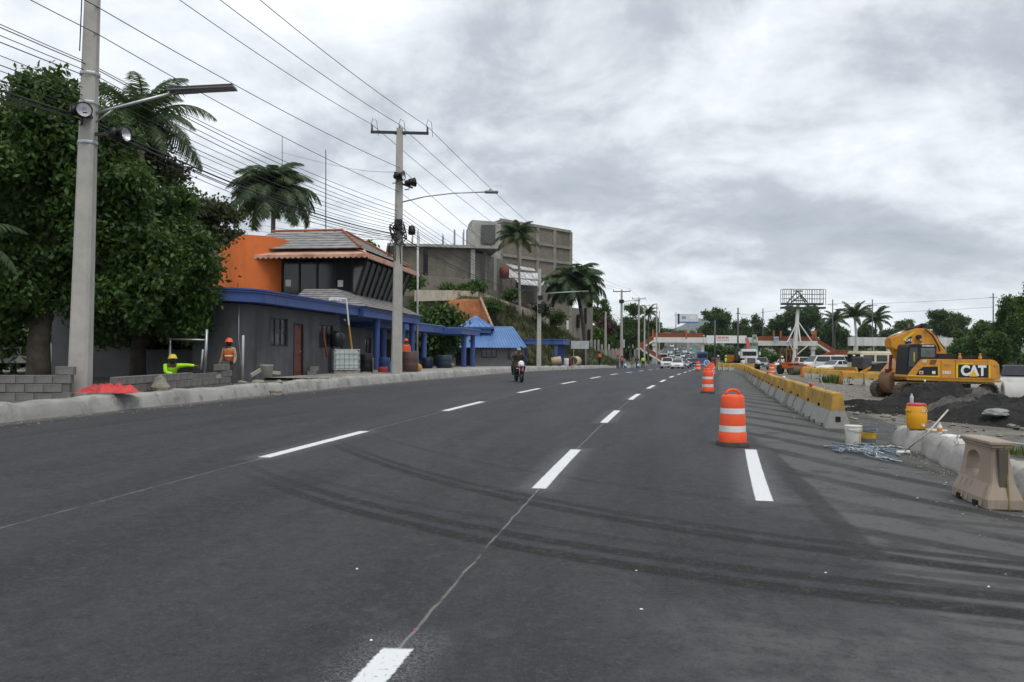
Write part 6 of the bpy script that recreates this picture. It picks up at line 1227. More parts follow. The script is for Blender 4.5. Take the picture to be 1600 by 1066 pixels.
# second kerb, weeds between
k2 = [P(1476, 668, 16.6), P(1540, 678, 15.6), P(1640, 690, 14.8)]; mb = MB(); rings = []
for i in range(21):
    f_ = i / 20; p = k2[0].lerp(k2[1], f_ * 2) if f_ < .5 else k2[1].lerp(k2[2], f_ * 2 - 1); z0 = H(p.x, p.y); rings.append([(p.x, p.y + a_, z0 + z) for a_, z in ((-.1, -.05), (-.09, .24), (.09, .25), (.1, -.05))])
mb.rings(rings); tag(mb.build('kerb', kerb_mat), kind='structure')
def samp_strip(rg): p = k2[0].lerp(k2[2], rg.random() ** .7); y = p.y - rg.uniform(.2, 1.4); x = p.x + rg.uniform(0, .3); return Vector((x, y, H(x, y) + .1))
tufts('verge_grass', 160, 9, grass_green, .16, samp_strip)
def samp_site(rg): x = X_(rg.uniform(1298, 1325), 55); y = 55 + rg.uniform(-2, 2); return Vector((x, y, H(x, y)))
tufts('site_weeds', 170, 10, grass_green, .55, samp_site)
for i, (px, py) in enumerate(((994, 893), (1290, 896), (1002, 953), (1127, 1028), (1545, 918), (580, 1002), (1478, 755), (558, 890), (648, 985))):
    p = G(px, py); m_ = white_paint if i not in (8,) else mat('red scrap', (.5, .06, .05), .7)
    rock('litter', 'red paper scrap beside the pale seam' if i == 8 else 'tiny pale chip lying on the fresh asphalt', p + Vector((0, 0, .006)), (.022, .018, .010), m_, 'litter', None if i == 8 else 'pale chips on the asphalt', 200 + i)
# ---- grit and pebbles swept against the kerbs and along the site edge
def grit(name, n, sampler, m, smin, smax, seed):
    rg = random.Random(seed); vs = []; fs = []; F8 = [(0, 2, 4), (2, 1, 4), (1, 3, 4), (3, 0, 4), (2, 0, 5), (1, 2, 5), (3, 1, 5), (0, 3, 5)]
    for _ in range(n):
        p = sampler(rg); s_ = smin + (smax - smin) * rg.random() ** 3; k = len(vs); a = rg.uniform(0, 3.1); ca, sa = math.cos(a), math.sin(a)
        for x, y, z in ((1, 0, 0), (-1, 0, 0), (0, 1, 0), (0, -1, 0), (0, 0, 1), (0, 0, -1)):
            j = rg.uniform(.6, 1.2); x, y = x * j, y * j * .8; vs.append((p.x + (x * ca - y * sa) * s_, p.y + (x * sa + y * ca) * s_, p.z + z * .6 * j * s_ + s_ * .2))
        fs += [tuple(i + k for i in f) for f in F8]
    me = bpy.data.meshes.new(name); me.from_pydata(vs, [], fs); return tag(link_mesh(name, me, m), kind='stuff')
def g_left(rg): Y = rg.uniform(9, 60); o = -10.45 + abs(rg.gauss(0, .35)); return Vector((at(o, Y), Y, HO(o, Y)))
def g_right(rg): Y = 6 + 24 * rg.random() ** 1.3; o = 7.2 + rg.gauss(0, 1.1); o = max(4.3, o); return Vector((at(o, Y), Y, HO(o, Y)))
def g_kerb(rg): i = rg.randrange(len(fr)); p = fr[i]; x, y = p.x - abs(rg.gauss(0, .3)), p.y - abs(rg.gauss(0, .3)); return Vector((x, y, H(x, y)))
def g_site(rg): Y = rg.uniform(18, 60); o = rg.uniform(7.5, 20); return Vector((at(o, Y), Y, zground(o, Y)))
def g_behind(rg): Y = rg.uniform(12, 32); o = -11.1 - abs(rg.gauss(0, .8)); return Vector((at(o, Y), Y, zground(o, Y)))
grit('gutter_grit', 2600, g_left, rubble_mat, .006, .035, 21); grit('verge_grit', 3000, g_right, rubble_mat, .006, .04, 22); grit('kerb_grit', 700, g_kerb, rubble_mat, .006, .035, 23); grit('site_gravel', 3500, g_site, rubble_mat, .015, .10, 24); grit('footway_rubble', 1200, g_behind, rubble_mat, .015, .10, 25)
tufts('kerb_weeds', 220, 15, grass_green, .14, lambda rg: g_behind(rg))
# ================================================================== soil heaps, pipes
soil_dark = mat('dark millings', (.017, .0165, .016), .95, .45, 2.5, bump=1.0, bscale=11, dirt=(.05, .047, .042), damt=.5, dscale=1.3); soil_grey = mat('grey millings', (.085, .08, .07), .95, .4, 4, bump=1.0, bscale=14, dirt=(.035, .033, .03), damt=.6, dscale=1.2)
def heap(name, label, loc, rx, ry, h, m, seed, rz=0.0):
    rg = random.Random(seed); ph = [rg.uniform(0, 6) for _ in range(8)]; n = 84; vs = []; fs = []
    for i in range(n + 1):
        for j in range(n + 1):
            u, v = i / n * 2 - 1, j / n * 2 - 1; r = math.hypot(u, v); k = max(0, 1 - r ** 1.6); nz = .22 * math.sin(4 * u + ph[0]) * math.cos(3.4 * v + ph[1]) + .13 * math.sin(9 * u + ph[2] + 3 * v) + .10 * math.sin(11 * v + ph[3] - 4 * u) + .08 * math.sin(23 * u + ph[4]) * math.sin(21 * v + ph[5]) + .05 * math.sin(41 * u + ph[6]) * math.sin(37 * v + ph[7])
            vs.append((u * rx, v * ry, max(-.03, h * k * (1 + nz) + (rg.uniform(-.04, .04) if k > 0 else 0) - .02)))
    for i in range(n):
        for j in range(n): a = i * (n + 1) + j; fs.append((a, a + n + 1, a + n + 2, a + 1))
    mb = MB(); mb.add(vs, fs); o = mb.build(name, m, None, True); o.location = loc; o.rotation_euler = (0, 0, rz); return tag(o, label, 'soil heap')
heap('soil_heap', 'black heap of road millings in front of the excavator tracks', gp(1462, 29), 2.6, 1.8, .85, soil_dark, 1); heap('soil_heap', 'grey stony heap between two black heaps', gp(1523, 25.5), 1.7, 2.3, .80, soil_grey, 2, R(-20)); heap('soil_heap', 'large black heap of road millings at the right edge', gp(1600, 24), 3.2, 2.2, .85, soil_dark, 3); heap('soil_heap', 'low black spill of millings near the yellow cooler', gp(1360, 26.5), 1.6, .7, .16, soil_dark, 4)
heap('soil_heap', 'thin dark spill left of the excavator bucket', gp(1345, 30), 1.5, .5, .18, soil_dark, 6)
rock('slab_piece', 'pale broken slab lying on the right black heap', P(1557, 645, 22.6), (.9, .4, .2), mat('grey slab', (.25, .25, .25), .9), 'rubble', None, 90)
for i in range(44):
    px = random.uniform(1330, 1600); Y = random.uniform(20, 31); s = random.uniform(.06, .2); q = gp(px, Y)
    rock('stone', 'loose stone scattered on the work site before the excavator', q + Vector((0, 0, s * .2)), (s * 1.3, s, s * .7), rubble_mat if i % 3 else soil_grey, 'stone', 'loose stones on the work site', 300 + i)
pipe_mat = mat('pipe concrete', (.47, .465, .44), .75, .08, 1.5, bump=.2, bscale=16, dirt=(.28, .27, .24), damt=.45, dscale=1.0)
def conc_pipe(label, a, b_, r):
    a, b_ = Vector(a), Vector(b_); t = thing('concrete_pipe', label, 'pipe', a, math.atan2(b_.y - a.y, b_.x - a.x), 'concrete pipes behind the heaps'); Lp = (b_ - a).length
    mb = MB(); mb.lathe([(r * .80, .0), (r, 0), (r * 1.06, .02), (r * 1.06, .16), (r, .2), (r, Lp), (r * .8, Lp), (r * .8, 0)], (0, 0, r * 1.06), 32, 'X', cap=False); autosmooth(mb.build('barrel', pipe_mat, t), 45); return t
conc_pipe('large pale concrete pipe with open mouth at the right edge', gp(1566, 30.5), gp(1690, 29.5), .50); conc_pipe('pale concrete pipe lying behind the excavator tail', gp(1545, 41), gp(1640, 41), .5); conc_pipe('long pale concrete pipe seen beneath the excavator', gp(1478, 43), gp(1543, 43), .42)

# ================================================================== EXCAVATOR
YE = 36.0; ge = gp(1478, YE); t = thing('excavator', 'yellow tracked excavator with raised boom on the work site', 'excavator', ge); ppm = F / YE
ex = lambda px, y=-1.32: X_(px, YE + y) - ge.x; ez_ = lambda py, y=-1.32: Z_(py, YE + y, 1480) - ge.z; exb = lambda px: ex(px, .12); ezb = lambda py: ez_(py, .12)
def poly(pts, y0, y1): return [[(ex(px, y0), y, ez_(py, y0)) for px, py in pts] for y in (y0, y1)]
cat_y = mat('machine yellow', (.62, .27, .022), .5, .08, 1.2, dirt=(.26, .14, .06), damt=.7, dscale=2.2, coat=.05); cat_b = mat('machine black', (.014, .014, .016), .5, .2, 3); mud = mat('muddy steel', (.13, .105, .075), .9, .3, 3, bump=.6, bscale=14, dirt=(.05, .045, .035), damt=.6, dscale=2); trim_y = mat('trim yellow', (.75, .55, .03), .5, .05, 3); decal_w = mat('decal white', (.78, .78, .76), .5, .03, 3); decal_r = mat('decal red', (.45, .05, .04), .5)
# tracks
for s, yc in ((-1, -1.15), (1, 1.15)):
    r = .40; x0, x1 = ex(1404) + .4, ex(1558) - .4
    mb = MB(); mb.box(((x0 + x1) / 2, yc, .42), (x1 - x0 - .3, .34, .34)); mb.box(((x0 + x1) / 2, yc, .56), (x1 - x0 - .9, .42, .1)); mb.build('track_frame', mud, t, False, .03)
    path = [(x0 + (x1 - x0) * k / 18, .03) for k in range(19)] + [(x1 + r * math.sin(a), .03 + r - r * math.cos(a)) for a in np.linspace(.15, math.pi - .15, 9)] + [(x1 - (x1 - x0) * k / 18, .03 + 2 * r) for k in range(19)] + [(x0 - r * math.sin(a), .03 + r + r * math.cos(a)) for a in np.linspace(.15, math.pi - .15, 9)]
    mb = MB(); n = len(path); tp = [(x, yc, z) for x, z in path]
    ring1 = [(x, yc - .29, z) for x, z in path]; cxm_ = (x0 + x1) / 2
    for i in range(n):
        a, b2 = Vector((path[i][0], 0, path[i][1])), Vector((path[(i + 1) % n][0], 0, path[(i + 1) % n][1])); d = b2 - a; ang = math.atan2(d.z, d.x); mid_ = (a + b2) / 2
        mb.box((mid_.x, yc, mid_.z), (d.length * .93, .58, .05), 0, 0, -ang); mb.box((mid_.x - d.x * .3 - math.sin(ang) * -.0, yc, mid_.z - d.z * .3), (.035, .58, .10), 0, 0, -ang)
    sh_ = mb.build('track_shoes', mud, t); sh_['kind'] = 'stuff'
    for x, rr in ((x0, .36), (x1, .36)):
        mb = MB(); mb.lathe([(rr, -.12), (rr, .12), (rr * .7, .2), (.001, .2)], (x, yc, .43), 20, 'Y'); mb.build('idler_wheel', mud, t, True)
    for k in range(7):
        mb = MB(); mb.lathe([(.11, -.2), (.11, .2)], (x0 + .45 + (x1 - x0 - .9) * k / 6, yc, .15), 12, 'Y'); mb.build('roller', mud, t, True)
mb = MB(); mb.box((-.35, 0, .62), (1.8, 2.0, .3)); mb.lathe([(.75, .72), (.75, .90)], (-.35, 0, 0), 24); mb.build('turntable', mud, t)
# house
side = [(1416, 588), (1419, 583), (1426, 574), (1437, 563), (1441, 561.2), (1548, 561.5), (1556, 563), (1561, 568), (1562.5, 575), (1564, 593), (1520, 593.5), (1416, 590.5)]
yl, yr = -1.32, 1.30
mb = MB(); mb.rings(poly(side, yl, yr)); autosmooth(mb.build('house', cat_y, t, False, .04, 2), 40)
mb = MB(); mb.rings(poly([(1415, 590.6), (1565.5, 594.2), (1563, 597.5), (1418, 594.5)], yl - .02, yr)); mb.build('skirt', mat('skirt yellow', (.42, .22, .02), .7, .2, 2, dirt=(.12, .09, .05), damt=.8, dscale=2), t)
def plate(pts, off_, m, nm, parent=t, th=.012):
    mb = MB(); mb.extrude([(ex(px), yl - off_, ez_(py)) for px, py in pts], (0, -th, 0)); return mb.build(nm, m, parent)
plate([(1431, 586.5), (1436, 578), (1443, 573.5), (1465, 573), (1465, 586.5)], .003, cat_b, 'intake_panel'); plate([(1466, 573), (1467.4, 573), (1467.4, 589), (1466, 589)], .003, trim_y, 'trim')
pn = plate([(1497, 570), (1544, 570), (1544, 589.5), (1497, 589.5)], .003, cat_b, 'logo_panel')
plate([(1494.2, 569), (1496.6, 569), (1496.6, 590.3), (1494.2, 590.3)], .003, trim_y, 'trim'); plate([(1544.6, 571), (1547, 571), (1547, 590.3), (1544.6, 590.3)], .003, trim_y, 'trim'); plate([(1498, 567.6), (1520, 567.6), (1520, 569.2), (1498, 569.2)], .003, trim_y, 'trim')
plate([(1419, 586.4), (1466, 588.5), (1466, 590), (1419, 588.0)], .004, trim_y, 'reflective_strip')
plate([(1436, 580), (1442, 580), (1442, 585), (1436, 585)], .017, decal_w, 'decal'); plate([(1437, 581), (1441, 581), (1441, 584), (1437, 584)], .031, decal_r, 'decal'); plate([(1456, 580), (1461, 580), (1461, 584.6), (1456, 584.6)], .017, decal_w, 'decal')
plate([(1440, 562.8), (1448, 562.8), (1447, 567), (1440, 567)], .003, mat('decal pale', (.6, .5, .4), .6), 'decal'); plate([(1454, 562.3), (1464, 562.3), (1461, 569.5), (1452, 569.5)], .003, mat('vent brown', (.16, .07, .02), .7), 'vent')
for k in range(4): plate([(1553, 569.4 + k * 1.1), (1561, 569.4 + k * 1.1), (1561, 570 + k * 1.1), (1553, 570 + k * 1.1)], .003, mat('vent pale', (.55, .36, .12), .7), 'louvre')
for k in range(3): plate([(1475, 568 + k * 1.3), (1487, 568 + k * 1.3), (1487, 568.7 + k * 1.3), (1475, 568.7 + k * 1.3)], .003, mat('vent pale', (.55, .36, .12)), 'louvre')
for px in (1470, 1492.5): plate([(px, 563), (px + .5, 563), (px + .5, 589.5), (px, 589.5)], .002, cat_b, 'panel_gap', t, .004)
def text_mesh(txt, size, m, parent, loc, nm, bold=.0, sx=1.0, ext=.006):
    cu = bpy.data.curves.new('txt', 'FONT'); cu.body = txt; cu.size = size; cu.extrude = ext; cu.offset = bold; cu.align_x = 'CENTER'; cu.align_y = 'CENTER'; o = bpy.data.objects.new('txt', cu); me = evaluated(o); o = link_mesh(nm, me, m, parent); o.location = loc; o.rotation_euler = (R(90), 0, 0); o.scale = (sx, 1, 1); return o
text_mesh('CAT', .60, decal_w, t, (ex(1520.5), yl - .024, ez_(579.7)), 'logo_lettering', .028, .92)
mb = MB(); mb.extrude([(ex(1513.5), yl - .034, ez_(588.2)), (ex(1527), yl - .034, ez_(588.2)), (ex(1520.3), yl - .034, ez_(578.5))], (0, -.008, 0)); mb.build('logo_triangle', mat('logo yellow', (.80, .46, .02), .5, .03), t)
text_mesh('330D', .17, decal_w, t, (ex(1479), yl - .008, ez_(582.5)), 'model_lettering', .006)
# engine hood top, rails, exhaust
mb = MB(); mb.rings(poly([(1463, 561), (1466, 553.5), (1490, 552.5), (1496, 556), (1545, 556.5), (1549, 561)], -1.05, 1.0)); mb.build('engine_cover', cat_b, t, False, .03, 2)
for px in (1503, 1535): mb = MB(); mb.lathe([(.05, 0), (.09, .03), (.07, .1), (.03, .2), (.06, .26)], (ex(px), -1.15, ez_(561.3)), 10); mb.build('lifting_eye', cat_y, t, True)
mb = MB(); mb.tube([(ex(1457), .75, ez_(556)), (ex(1457), .75, ez_(504))], .05, 8); mb.build('exhaust', mat('exhaust rust', (.22, .18, .13), .8), t)
# cab
cabm = [(1416.5, 587), (1418, 562), (1420.5, 541), (1423, 538.3), (1460, 538.3), (1463.5, 541), (1464, 561), (1440, 561.2), (1430, 572), (1424, 587)]
mb = MB(); mb.rings(poly(cabm, -1.30, -.25)); mb.build('cab', cat_b, t, False, .025, 2)
cabg = mat('cab glass', (.10, .115, .105), .12, .35, 2.0, spec=.6)
def cplate(pts, nm, m, off_=0.0): mb = MB(); mb.extrude([(ex(px), -1.304 - off_, ez_(py)) for px, py in pts], (0, -.010, 0)); return mb.build(nm, m, t)
cplate([(1439, 544), (1461, 544), (1461, 558.5), (1439, 558.5)], 'rear_side_window', cabg); cplate([(1421.5, 544), (1434, 544), (1434, 559), (1428, 573), (1419.5, 573)], 'door_window', glass('cab dark glass', (.03, .035, .033), .08)); cplate([(1434.7, 540.5), (1436, 540.5), (1436, 562), (1434.7, 562)], 'door_edge', black_plastic); cplate([(1427.5, 551), (1428.8, 551), (1428.8, 565), (1427.5, 565)], 'grab_rail', trim_y, .02)
cplate([(1439.5, 539.3), (1460, 539.3), (1460, 542.3), (1439.5, 542.3)], 'name_strip', mat('strip dark', (.05, .05, .055), .5)); text_mesh('CATERPILLAR', .085, decal_w, t, (ex(1450), -1.32, ez_(540.8)), 'name_lettering', .003)
# boom, stick, bucket, rams
mb = MB(); mb.rings(poly([(1391, 531), (1404, 524.5), (1420, 517.5), (1436, 513), (1447, 513.5), (1456, 518), (1464, 527), (1472, 540), (1480, 552), (1480, 566), (1466, 566), (1461, 552), (1452, 542), (1441, 538), (1426, 541), (1413, 545), (1401, 548), (1392, 544)], .12, .72)); autosmooth(mb.build('boom', cat_y, t, False, .03, 2), 40)
mb = MB(); mb.extrude([(exb(px), .11, ezb(py)) for px, py in ((1414, 538), (1416, 529), (1425, 526), (1424, 536))], (0, -.012, 0)); mb.build('boom_decal_plate', cat_b, t); text_mesh('CAT', .17, decal_w, t, (exb(1419.5), .09, ezb(532)), 'boom_lettering', .006)
mb = MB(); mb.extrude([(exb(px), .108, ezb(py)) for px, py in ((1411, 534.5), (1412.5, 533), (1428, 521), (1430, 519), (1426, 519.5), (1411, 530))], (0, -.01, 0)); mb.build('boom_stripe', trim_y, t)
for k in range(5):
    mb = MB(); mb.tube([(exb(1444 + 1.5 * k), .05 + .06 * k, ezb(514)), (exb(1455 + 2 * k), .03 + .06 * k, ezb(524 - k)), (exb(1463 + 2 * k), .05 + .06 * k, ezb(538 - k)), (exb(1468 + 3 * k), .08 + .06 * k, ezb(549 - k))], .022, 6); mb.build('hose', mat('hose', (.32, .15, .03), .7) if k % 2 else black_plastic, t, True)
mb = MB(); mb.rings(poly([(1390, 528), (1397, 525.5), (1406, 530), (1413, 544), (1419, 558), (1423, 570), (1419, 575), (1408, 578), (1403, 575), (1410, 570), (1403, 562), (1396, 549), (1390, 538)], .24, .60)); mb.build('stick', cat_y, t, False, .025, 2)
mb = MB(); mb.extrude([(exb(px), .232, ezb(py)) for px, py in ((1391.5, 537), (1393.5, 535.5), (1399, 547), (1397, 548.5))], (0, -.01, 0)); mb.build('stick_stripe', trim_y, t)
mb = MB(); mb.tube([(exb(1448), .42, ezb(508.5)), (exb(1421), .42, ezb(516.5))], .095, 12); mb.build('stick_cylinder', cat_b, t, True); mb = MB(); mb.tube([(exb(1421), .42, ezb(516.5)), (exb(1397), .42, ezb(526))], .05, 10); mb.build('stick_rod', chrome, t, True); mb = MB(); mb.box((exb(1448), .42, ezb(510.5)), (.22, .3, .3)); mb.build('cylinder_bracket', cat_b, t, False, .03)
for y in (.02, .84): mb = MB(); mb.tube([(exb(1434), y, ezb(527)), (exb(1438), y, ezb(536.5))], .05, 10); mb.build('boom_rod', chrome, t, True); mb = MB(); mb.tube([(exb(1438), y, ezb(536.5)), (exb(1450), y, ezb(575))], .09, 12); mb.build('boom_cylinder', cat_y, t, True)
mb = MB(); mb.lathe([(.10, -.1), (.10, .8)], (exb(1434), 0.05, ezb(527)), 14, 'Y'); mb.build('boom_pin', cat_b, t)
mb = MB(); mb.tube([(exb(1397), .42, ezb(555)), (exb(1395.5), .42, ezb(579))], .07, 10); mb.box((exb(1396), .42, ezb(581)), (.36, .3, .2)); mb.build('bucket_ram', mat('ram red', (.13, .02, .02), .6), t)
mb = MB(); mb.tube([(exb(1406), .22, ezb(548)), (exb(1413), .2, ezb(556)), (exb(1410), .2, ezb(566)), (exb(1404), .22, ezb(563))], .025, 6); mb.build('hose', black_plastic, t, True)
bk = [(1396, 582), (1391, 588), (1389, 597), (1390, 606), (1394, 614), (1398.5, 616), (1399, 607), (1398, 597), (1401, 590), (1410, 588), (1411, 582)]
mb = MB(); mb.rings(poly(bk, -.15, .98)); autosmooth(mb.build('bucket', mat('rusty bucket', (.20, .105, .055), .8, .3, 2, dirt=(.10, .085, .07), damt=.7, dscale=2), t, False, .02, 2), 40)
for k in range(5): mb = MB(); mb.extrude([(exb(1398), -.12 + .24 * k, ezb(613)), (exb(1399), -.12 + .24 * k, ezb(616)), (exb(1404), -.12 + .24 * k, ezb(620))], (0, .10, 0)); mb.build('bucket_tooth', mud, t)
plate([(1443, 593), (1446, 593), (1446, 596.5), (1443, 596.5)], .03, decal_w, 'work_lamp')
# dark car and gear behind the machine
car('suv', (.02, .022, .025), 'black vehicle parked at the right edge behind the pipes', 1590, 46, R(60), None, 'car'); 
# ================================================================== FOOTBRIDGE
YB = 222.0; zb0 = zr(YB); fb = thing('footbridge', 'white footbridge with orange railings crossing the road', 'footbridge', (X_(1022, YB), YB, zb0)); bx0 = X_(1022, YB)
bx = lambda px: X_(px, YB) - bx0; bz = lambda py, px=1150: Z_(py, YB, px) - zb0
rail_o = mat('railing orange', (.42, .11, .045), .7, .15, .8, dirt=(.22, .10, .06), damt=.5); bridge_w = mat('bridge white', (.66, .66, .63), .7, .06, .4, dirt=(.42, .40, .36), damt=.4, dscale=.4, streak=True)
def girder(pa, pb, t0, t1, nm='girder'): mb = MB(); mb.box2((bx(pa), -1.1, bz(t1)), (bx(pb), 1.1, bz(t0))); return mb.build(nm, bridge_w, fb)
def railing(a, b_, h, nm='railing', y=-1.05):
    a, b_ = Vector(a), Vector(b_); n = max(2, int((b_ - a).length / .45)); mb = MB(); up = Vector((0, 0, h))
    mb.beam(a + up, b_ + up, .12); mb.beam(a + up * .08, b_ + up * .08, .10); mb.beam(a + up * .5, b_ + up * .5, .08)
    for i in range(n + 1): p = a.lerp(b_, i / n); mb.beam(p, p + up, .10 if i % 4 == 0 else .06)
    r_ = mb.build(nm, rail_o, fb); mb = MB(); off_ = Vector((0, .1, 0)); mb.extrude([a + off_ + up * .1, b_ + off_ + up * .1, b_ + off_ + up * .95, a + off_ + up * .95], (0, .03, 0)); mb.build('railing_sheet', mat('railing sheet', (.30, .10, .05), .8, .2, 1), r_); return r_
girder(1020, 1097, 528, 536); girder(1097.5, 1182, 527.5, 536.3); girder(1182.5, 1275, 532.5, 540)
for (pa, pb, t) in ((1020, 1097, 528), (1183, 1273, 532.5)):
    for y in (-1.0, .9): railing((bx(pa), y, bz(t)), (bx(pb), y, bz(t)), 1.15)
for px, p1 in ((1022, 536), (1270, 540)):
    mb = MB(); mb.box((bx(px), 0, bz(p1) - .5), (1.3, 1.6, 1.0)); mb.box((bx(px), 0, (bz(p1) - 1) / 2 - .5), (.85, .85, bz(p1) - 1 + 1)); mb.build('column', bridge_w, fb, False, .05)
for px in (1098, 1182): mb = MB(); mb.box((bx(px), .3, bz(537) / 2 - .5), (.8, .8, bz(537) + 1)); mb.build('column', bridge_w, fb)
for px in (1019, 1071, 1207, 1218, 1268, 1272): mb = MB(); mb.box((bx(px), -1.05, bz(528) + .9), (.45, .3, 2.4)); mb.build('lamp_stub', rail_o, fb)
def stair(pa, ta, pb, tb, y0, nm='stair'):
    a, b_ = Vector((bx(pa), y0, bz(ta))), Vector((bx(pb), y0, bz(tb))); mb = MB(); mb.extrude([a, b_, b_ - Vector((0, 0, .55)), a - Vector((0, 0, .55))], (0, 1.8, 0)); mb.build(nm, bridge_w, fb); railing(a, b_, 1.15); railing(a + Vector((0, 1.7, 0)), b_ + Vector((0, 1.7, 0)), 1.15)
stair(1020, 532, 1000, 545, -1, 'stair_flight'); stair(1000, 546, 1030, 564, -3.2, 'stair_flight'); mb = MB(); mb.box2((bx(995), -3.2, bz(547)), (bx(1001), .8, bz(545))); mb.build('landing', bridge_w, fb)
stair(1274, 535, 1301, 551.5, -1, 'stair_flight'); stair(1301, 552.5, 1256, 569, -3.2, 'stair_flight'); mb = MB(); mb.box2((bx(1300), -3.2, bz(556)), (bx(1323), .8, bz(553.5))); mb.build('landing', bridge_w, fb); railing((bx(1301), -3.2, bz(553.5)), (bx(1323), -3.2, bz(553.5)), 1.2)
ban = thing('banner', 'long white banner with red lettering hung on the footbridge', 'banner', (bx0 + bx(1102), YB - 1.3, zb0)); cx0 = bx(1102)
mb = MB(); mb.box2((0, -.04, bz(536.6)), (bx(1164) - cx0, 0, bz(524.6))); mb.build('sheet', mat('banner white', (.72, .72, .72), .6, .04, .5), ban)
for k in range(9): mb = MB(); x = bx(1117.5) - cx0 + k * .38; mb.box2((x, -.055, bz(529.6)), (x + (.28 if k % 3 else .2), -.042, bz(526.4))); mb.build('red_letter', mat('banner red', (.55, .10, .09), .6), ban)
for k in range(7): mb = MB(); x = bx(1118) - cx0 + k * .5; mb.box2((x, -.055, bz(532.6)), (x + .36, -.042, bz(531.4))); mb.build('small_letter', mat('banner grey', (.25, .22, .22), .6), ban)
def board(label, pa, pb, ta, tb, Y, col, post=True, name='road_sign', cat='sign', ground=True, extra=None):
    a, b_ = P(pa, tb, Y), P(pb, ta, Y); g_ = H((a.x + b_.x) / 2, Y) if ground else a.z; t = thing(name, label, cat, ((a.x + b_.x) / 2, Y, g_)); w_ = (b_.x - a.x); mb = MB(); mb.box((0, 0, (a.z + b_.z) / 2 - g_), (w_, .08, b_.z - a.z)); mb.build('panel', mat('sign %.2f %.2f %.2f' % col, col, .6, .1, 1.0), t)
    if extra: extra(t, w_, (a.z + b_.z) / 2 - g_, b_.z - a.z)
    if post and ground:
        for s in (-.35, .35): mb = MB(); mb.box((s * w_, .12, (a.z - g_) / 2 + .3), (.12, .12, a.z - g_ + .9)); mb.build('post', steel, t)
    return t
def stripes(cols):
    def f(t, w_, zc_, h_):
        for i, (k, hh, ww, c_) in enumerate(cols): mb = MB(); mb.box((ww[0] * w_, -.05, zc_ + k * h_), (ww[1] * w_, .02, hh * h_)); mb.build('print', mat('print %.2f %.2f %.2f' % c_, c_, .6), t)
    return f
board('green and white sign board beside the banner end', 1175.5, 1182.5, 523, 536, YB - 2, (.25, .36, .30), extra=stripes([(.1, .3, (0, .5), (.08, .12, .07)), (-.25, .2, (.1, .6), (.5, .55, .5))]))
board('teal sign board below the footbridge right of the banner', 1173, 1183.5, 541, 549, YB - 2.5, (.16, .36, .33)); board('green highway sign under the left footbridge span', 1081.5, 1087.5, 543, 551, YB - 1, (.12, .36, .30)); board('blue and white poster on the footbridge railing', 1209, 1216.5, 526, 533, YB - 1.6, (.45, .58, .68), False, 'poster', 'poster', False, stripes([(0, .3, (0, .8), (.1, .35, .6))])); board('white poster with pink lettering on the footbridge', 1232.5, 1243, 529.5, 536.5, YB - 1.6, (.62, .55, .57), False, 'poster', 'poster', False, stripes([(.2, .25, (0, .8), (.35, .25, .4)), (-.25, .2, (0, .7), (.3, .3, .5))]))
a = P(1166, 528, YB - 3); b_ = P(1170, 547, YB - 3); t = thing('red_flag_banner', 'red and white banner hanging askew beside the long banner', 'banner', (b_.x, YB - 3, H(b_.x, YB - 3))); zz = t.location.z; mb = MB(); mb.extrude([(-1.1, 0, a.z - zz), (-.2, 0, a.z - zz - .1), (.6, 0, b_.z - zz + .8), (.3, 0, b_.z - zz - .3), (-.4, 0, b_.z - zz)], (0, .06, 0)); mb.build('cloth', mat('faded red', (.5, .14, .15), .8, .15, 2), t); mb = MB(); mb.tube([(-.2, .1, 0), (-.2, .1, a.z - zz + .5)], .08, 6); mb.build('pole', dark_steel, t)
# white panelled deck further right
YD = 210.0; dk = thing('footbridge', 'white panelled footbridge deck behind the excavator', 'footbridge', (X_(1328, YD), YD, H(X_(1328, YD), YD))); d0 = Vector(dk.location)
za_, zb_ = Z_(540.5, YD, 1330) - d0.z, Z_(527, YD, 1330) - d0.z; n = 24
for i in range(n):
    pa, pb = 1328.5 + 166 * i / n, 1328.5 + 166 * (i + 1) / n; mb = MB(); mb.box2((X_(pa, YD) - d0.x + .02, -.03 * (i % 2), za_), (X_(pb, YD) - d0.x - .02, 1.6, zb_)); mb.build('deck_panel', mat('panel %d' % (i % 4), [(.60, .60, .58), (.66, .65, .63), (.55, .55, .54), (.62, .60, .57)][i % 4], .7, .06, .6, dirt=(.4, .38, .34), damt=.4, dscale=.5, streak=True), dk)
for px in (1338, 1390, 1440, 1490): mb = MB(); mb.box((X_(px, YD) - d0.x, .8, za_ / 2 - .5), (.7, .7, za_ + 1)); mb.build('column', bridge_w, dk)
# billboard skeleton on a braced mast
YM = 216.0; q = gp(1243, YM); bm_ = thing('billboard', 'empty billboard skeleton on a braced white mast above the footbridge', 'billboard', q); mx_ = lambda px: X_(px, YM) - q.x; mz_ = lambda py: Z_(py, YM, 1245) - q.z
mb = MB(); mb.tube([(mx_(1241), 0, -.5), (mx_(1243.5), 0, mz_(530)), (mx_(1247), 0, mz_(476))], [.62, .58, .42], 14); autosmooth(mb.build('mast', bridge_w, bm_))
for px in (1229, 1247.5, 1268): mb = MB(); mb.tube([(mx_(1246), -.2, mz_(502)), (mx_(px), -.6 if px != 1247.5 else -1.6, mz_(535))], .17, 8); mb.build('strut', bridge_w, bm_)
for px in (1232, 1267): mb = MB(); mb.tube([(mx_(px), -.6, mz_(535)), (mx_(1243), 0, mz_(556))], .14, 8); mb.build('lower_strut', bridge_w, bm_)
for py in (475, 481): mb = MB(); mb.box2((mx_(1220.5 if py == 481 else 1221), -1.2, mz_(py + 1.6)), (mx_(1288 if py == 481 else 1284), 1.0, mz_(py - 1.2))); mb.build('catwalk', mat('billboard steel', (.035, .05, .05), .7), bm_)
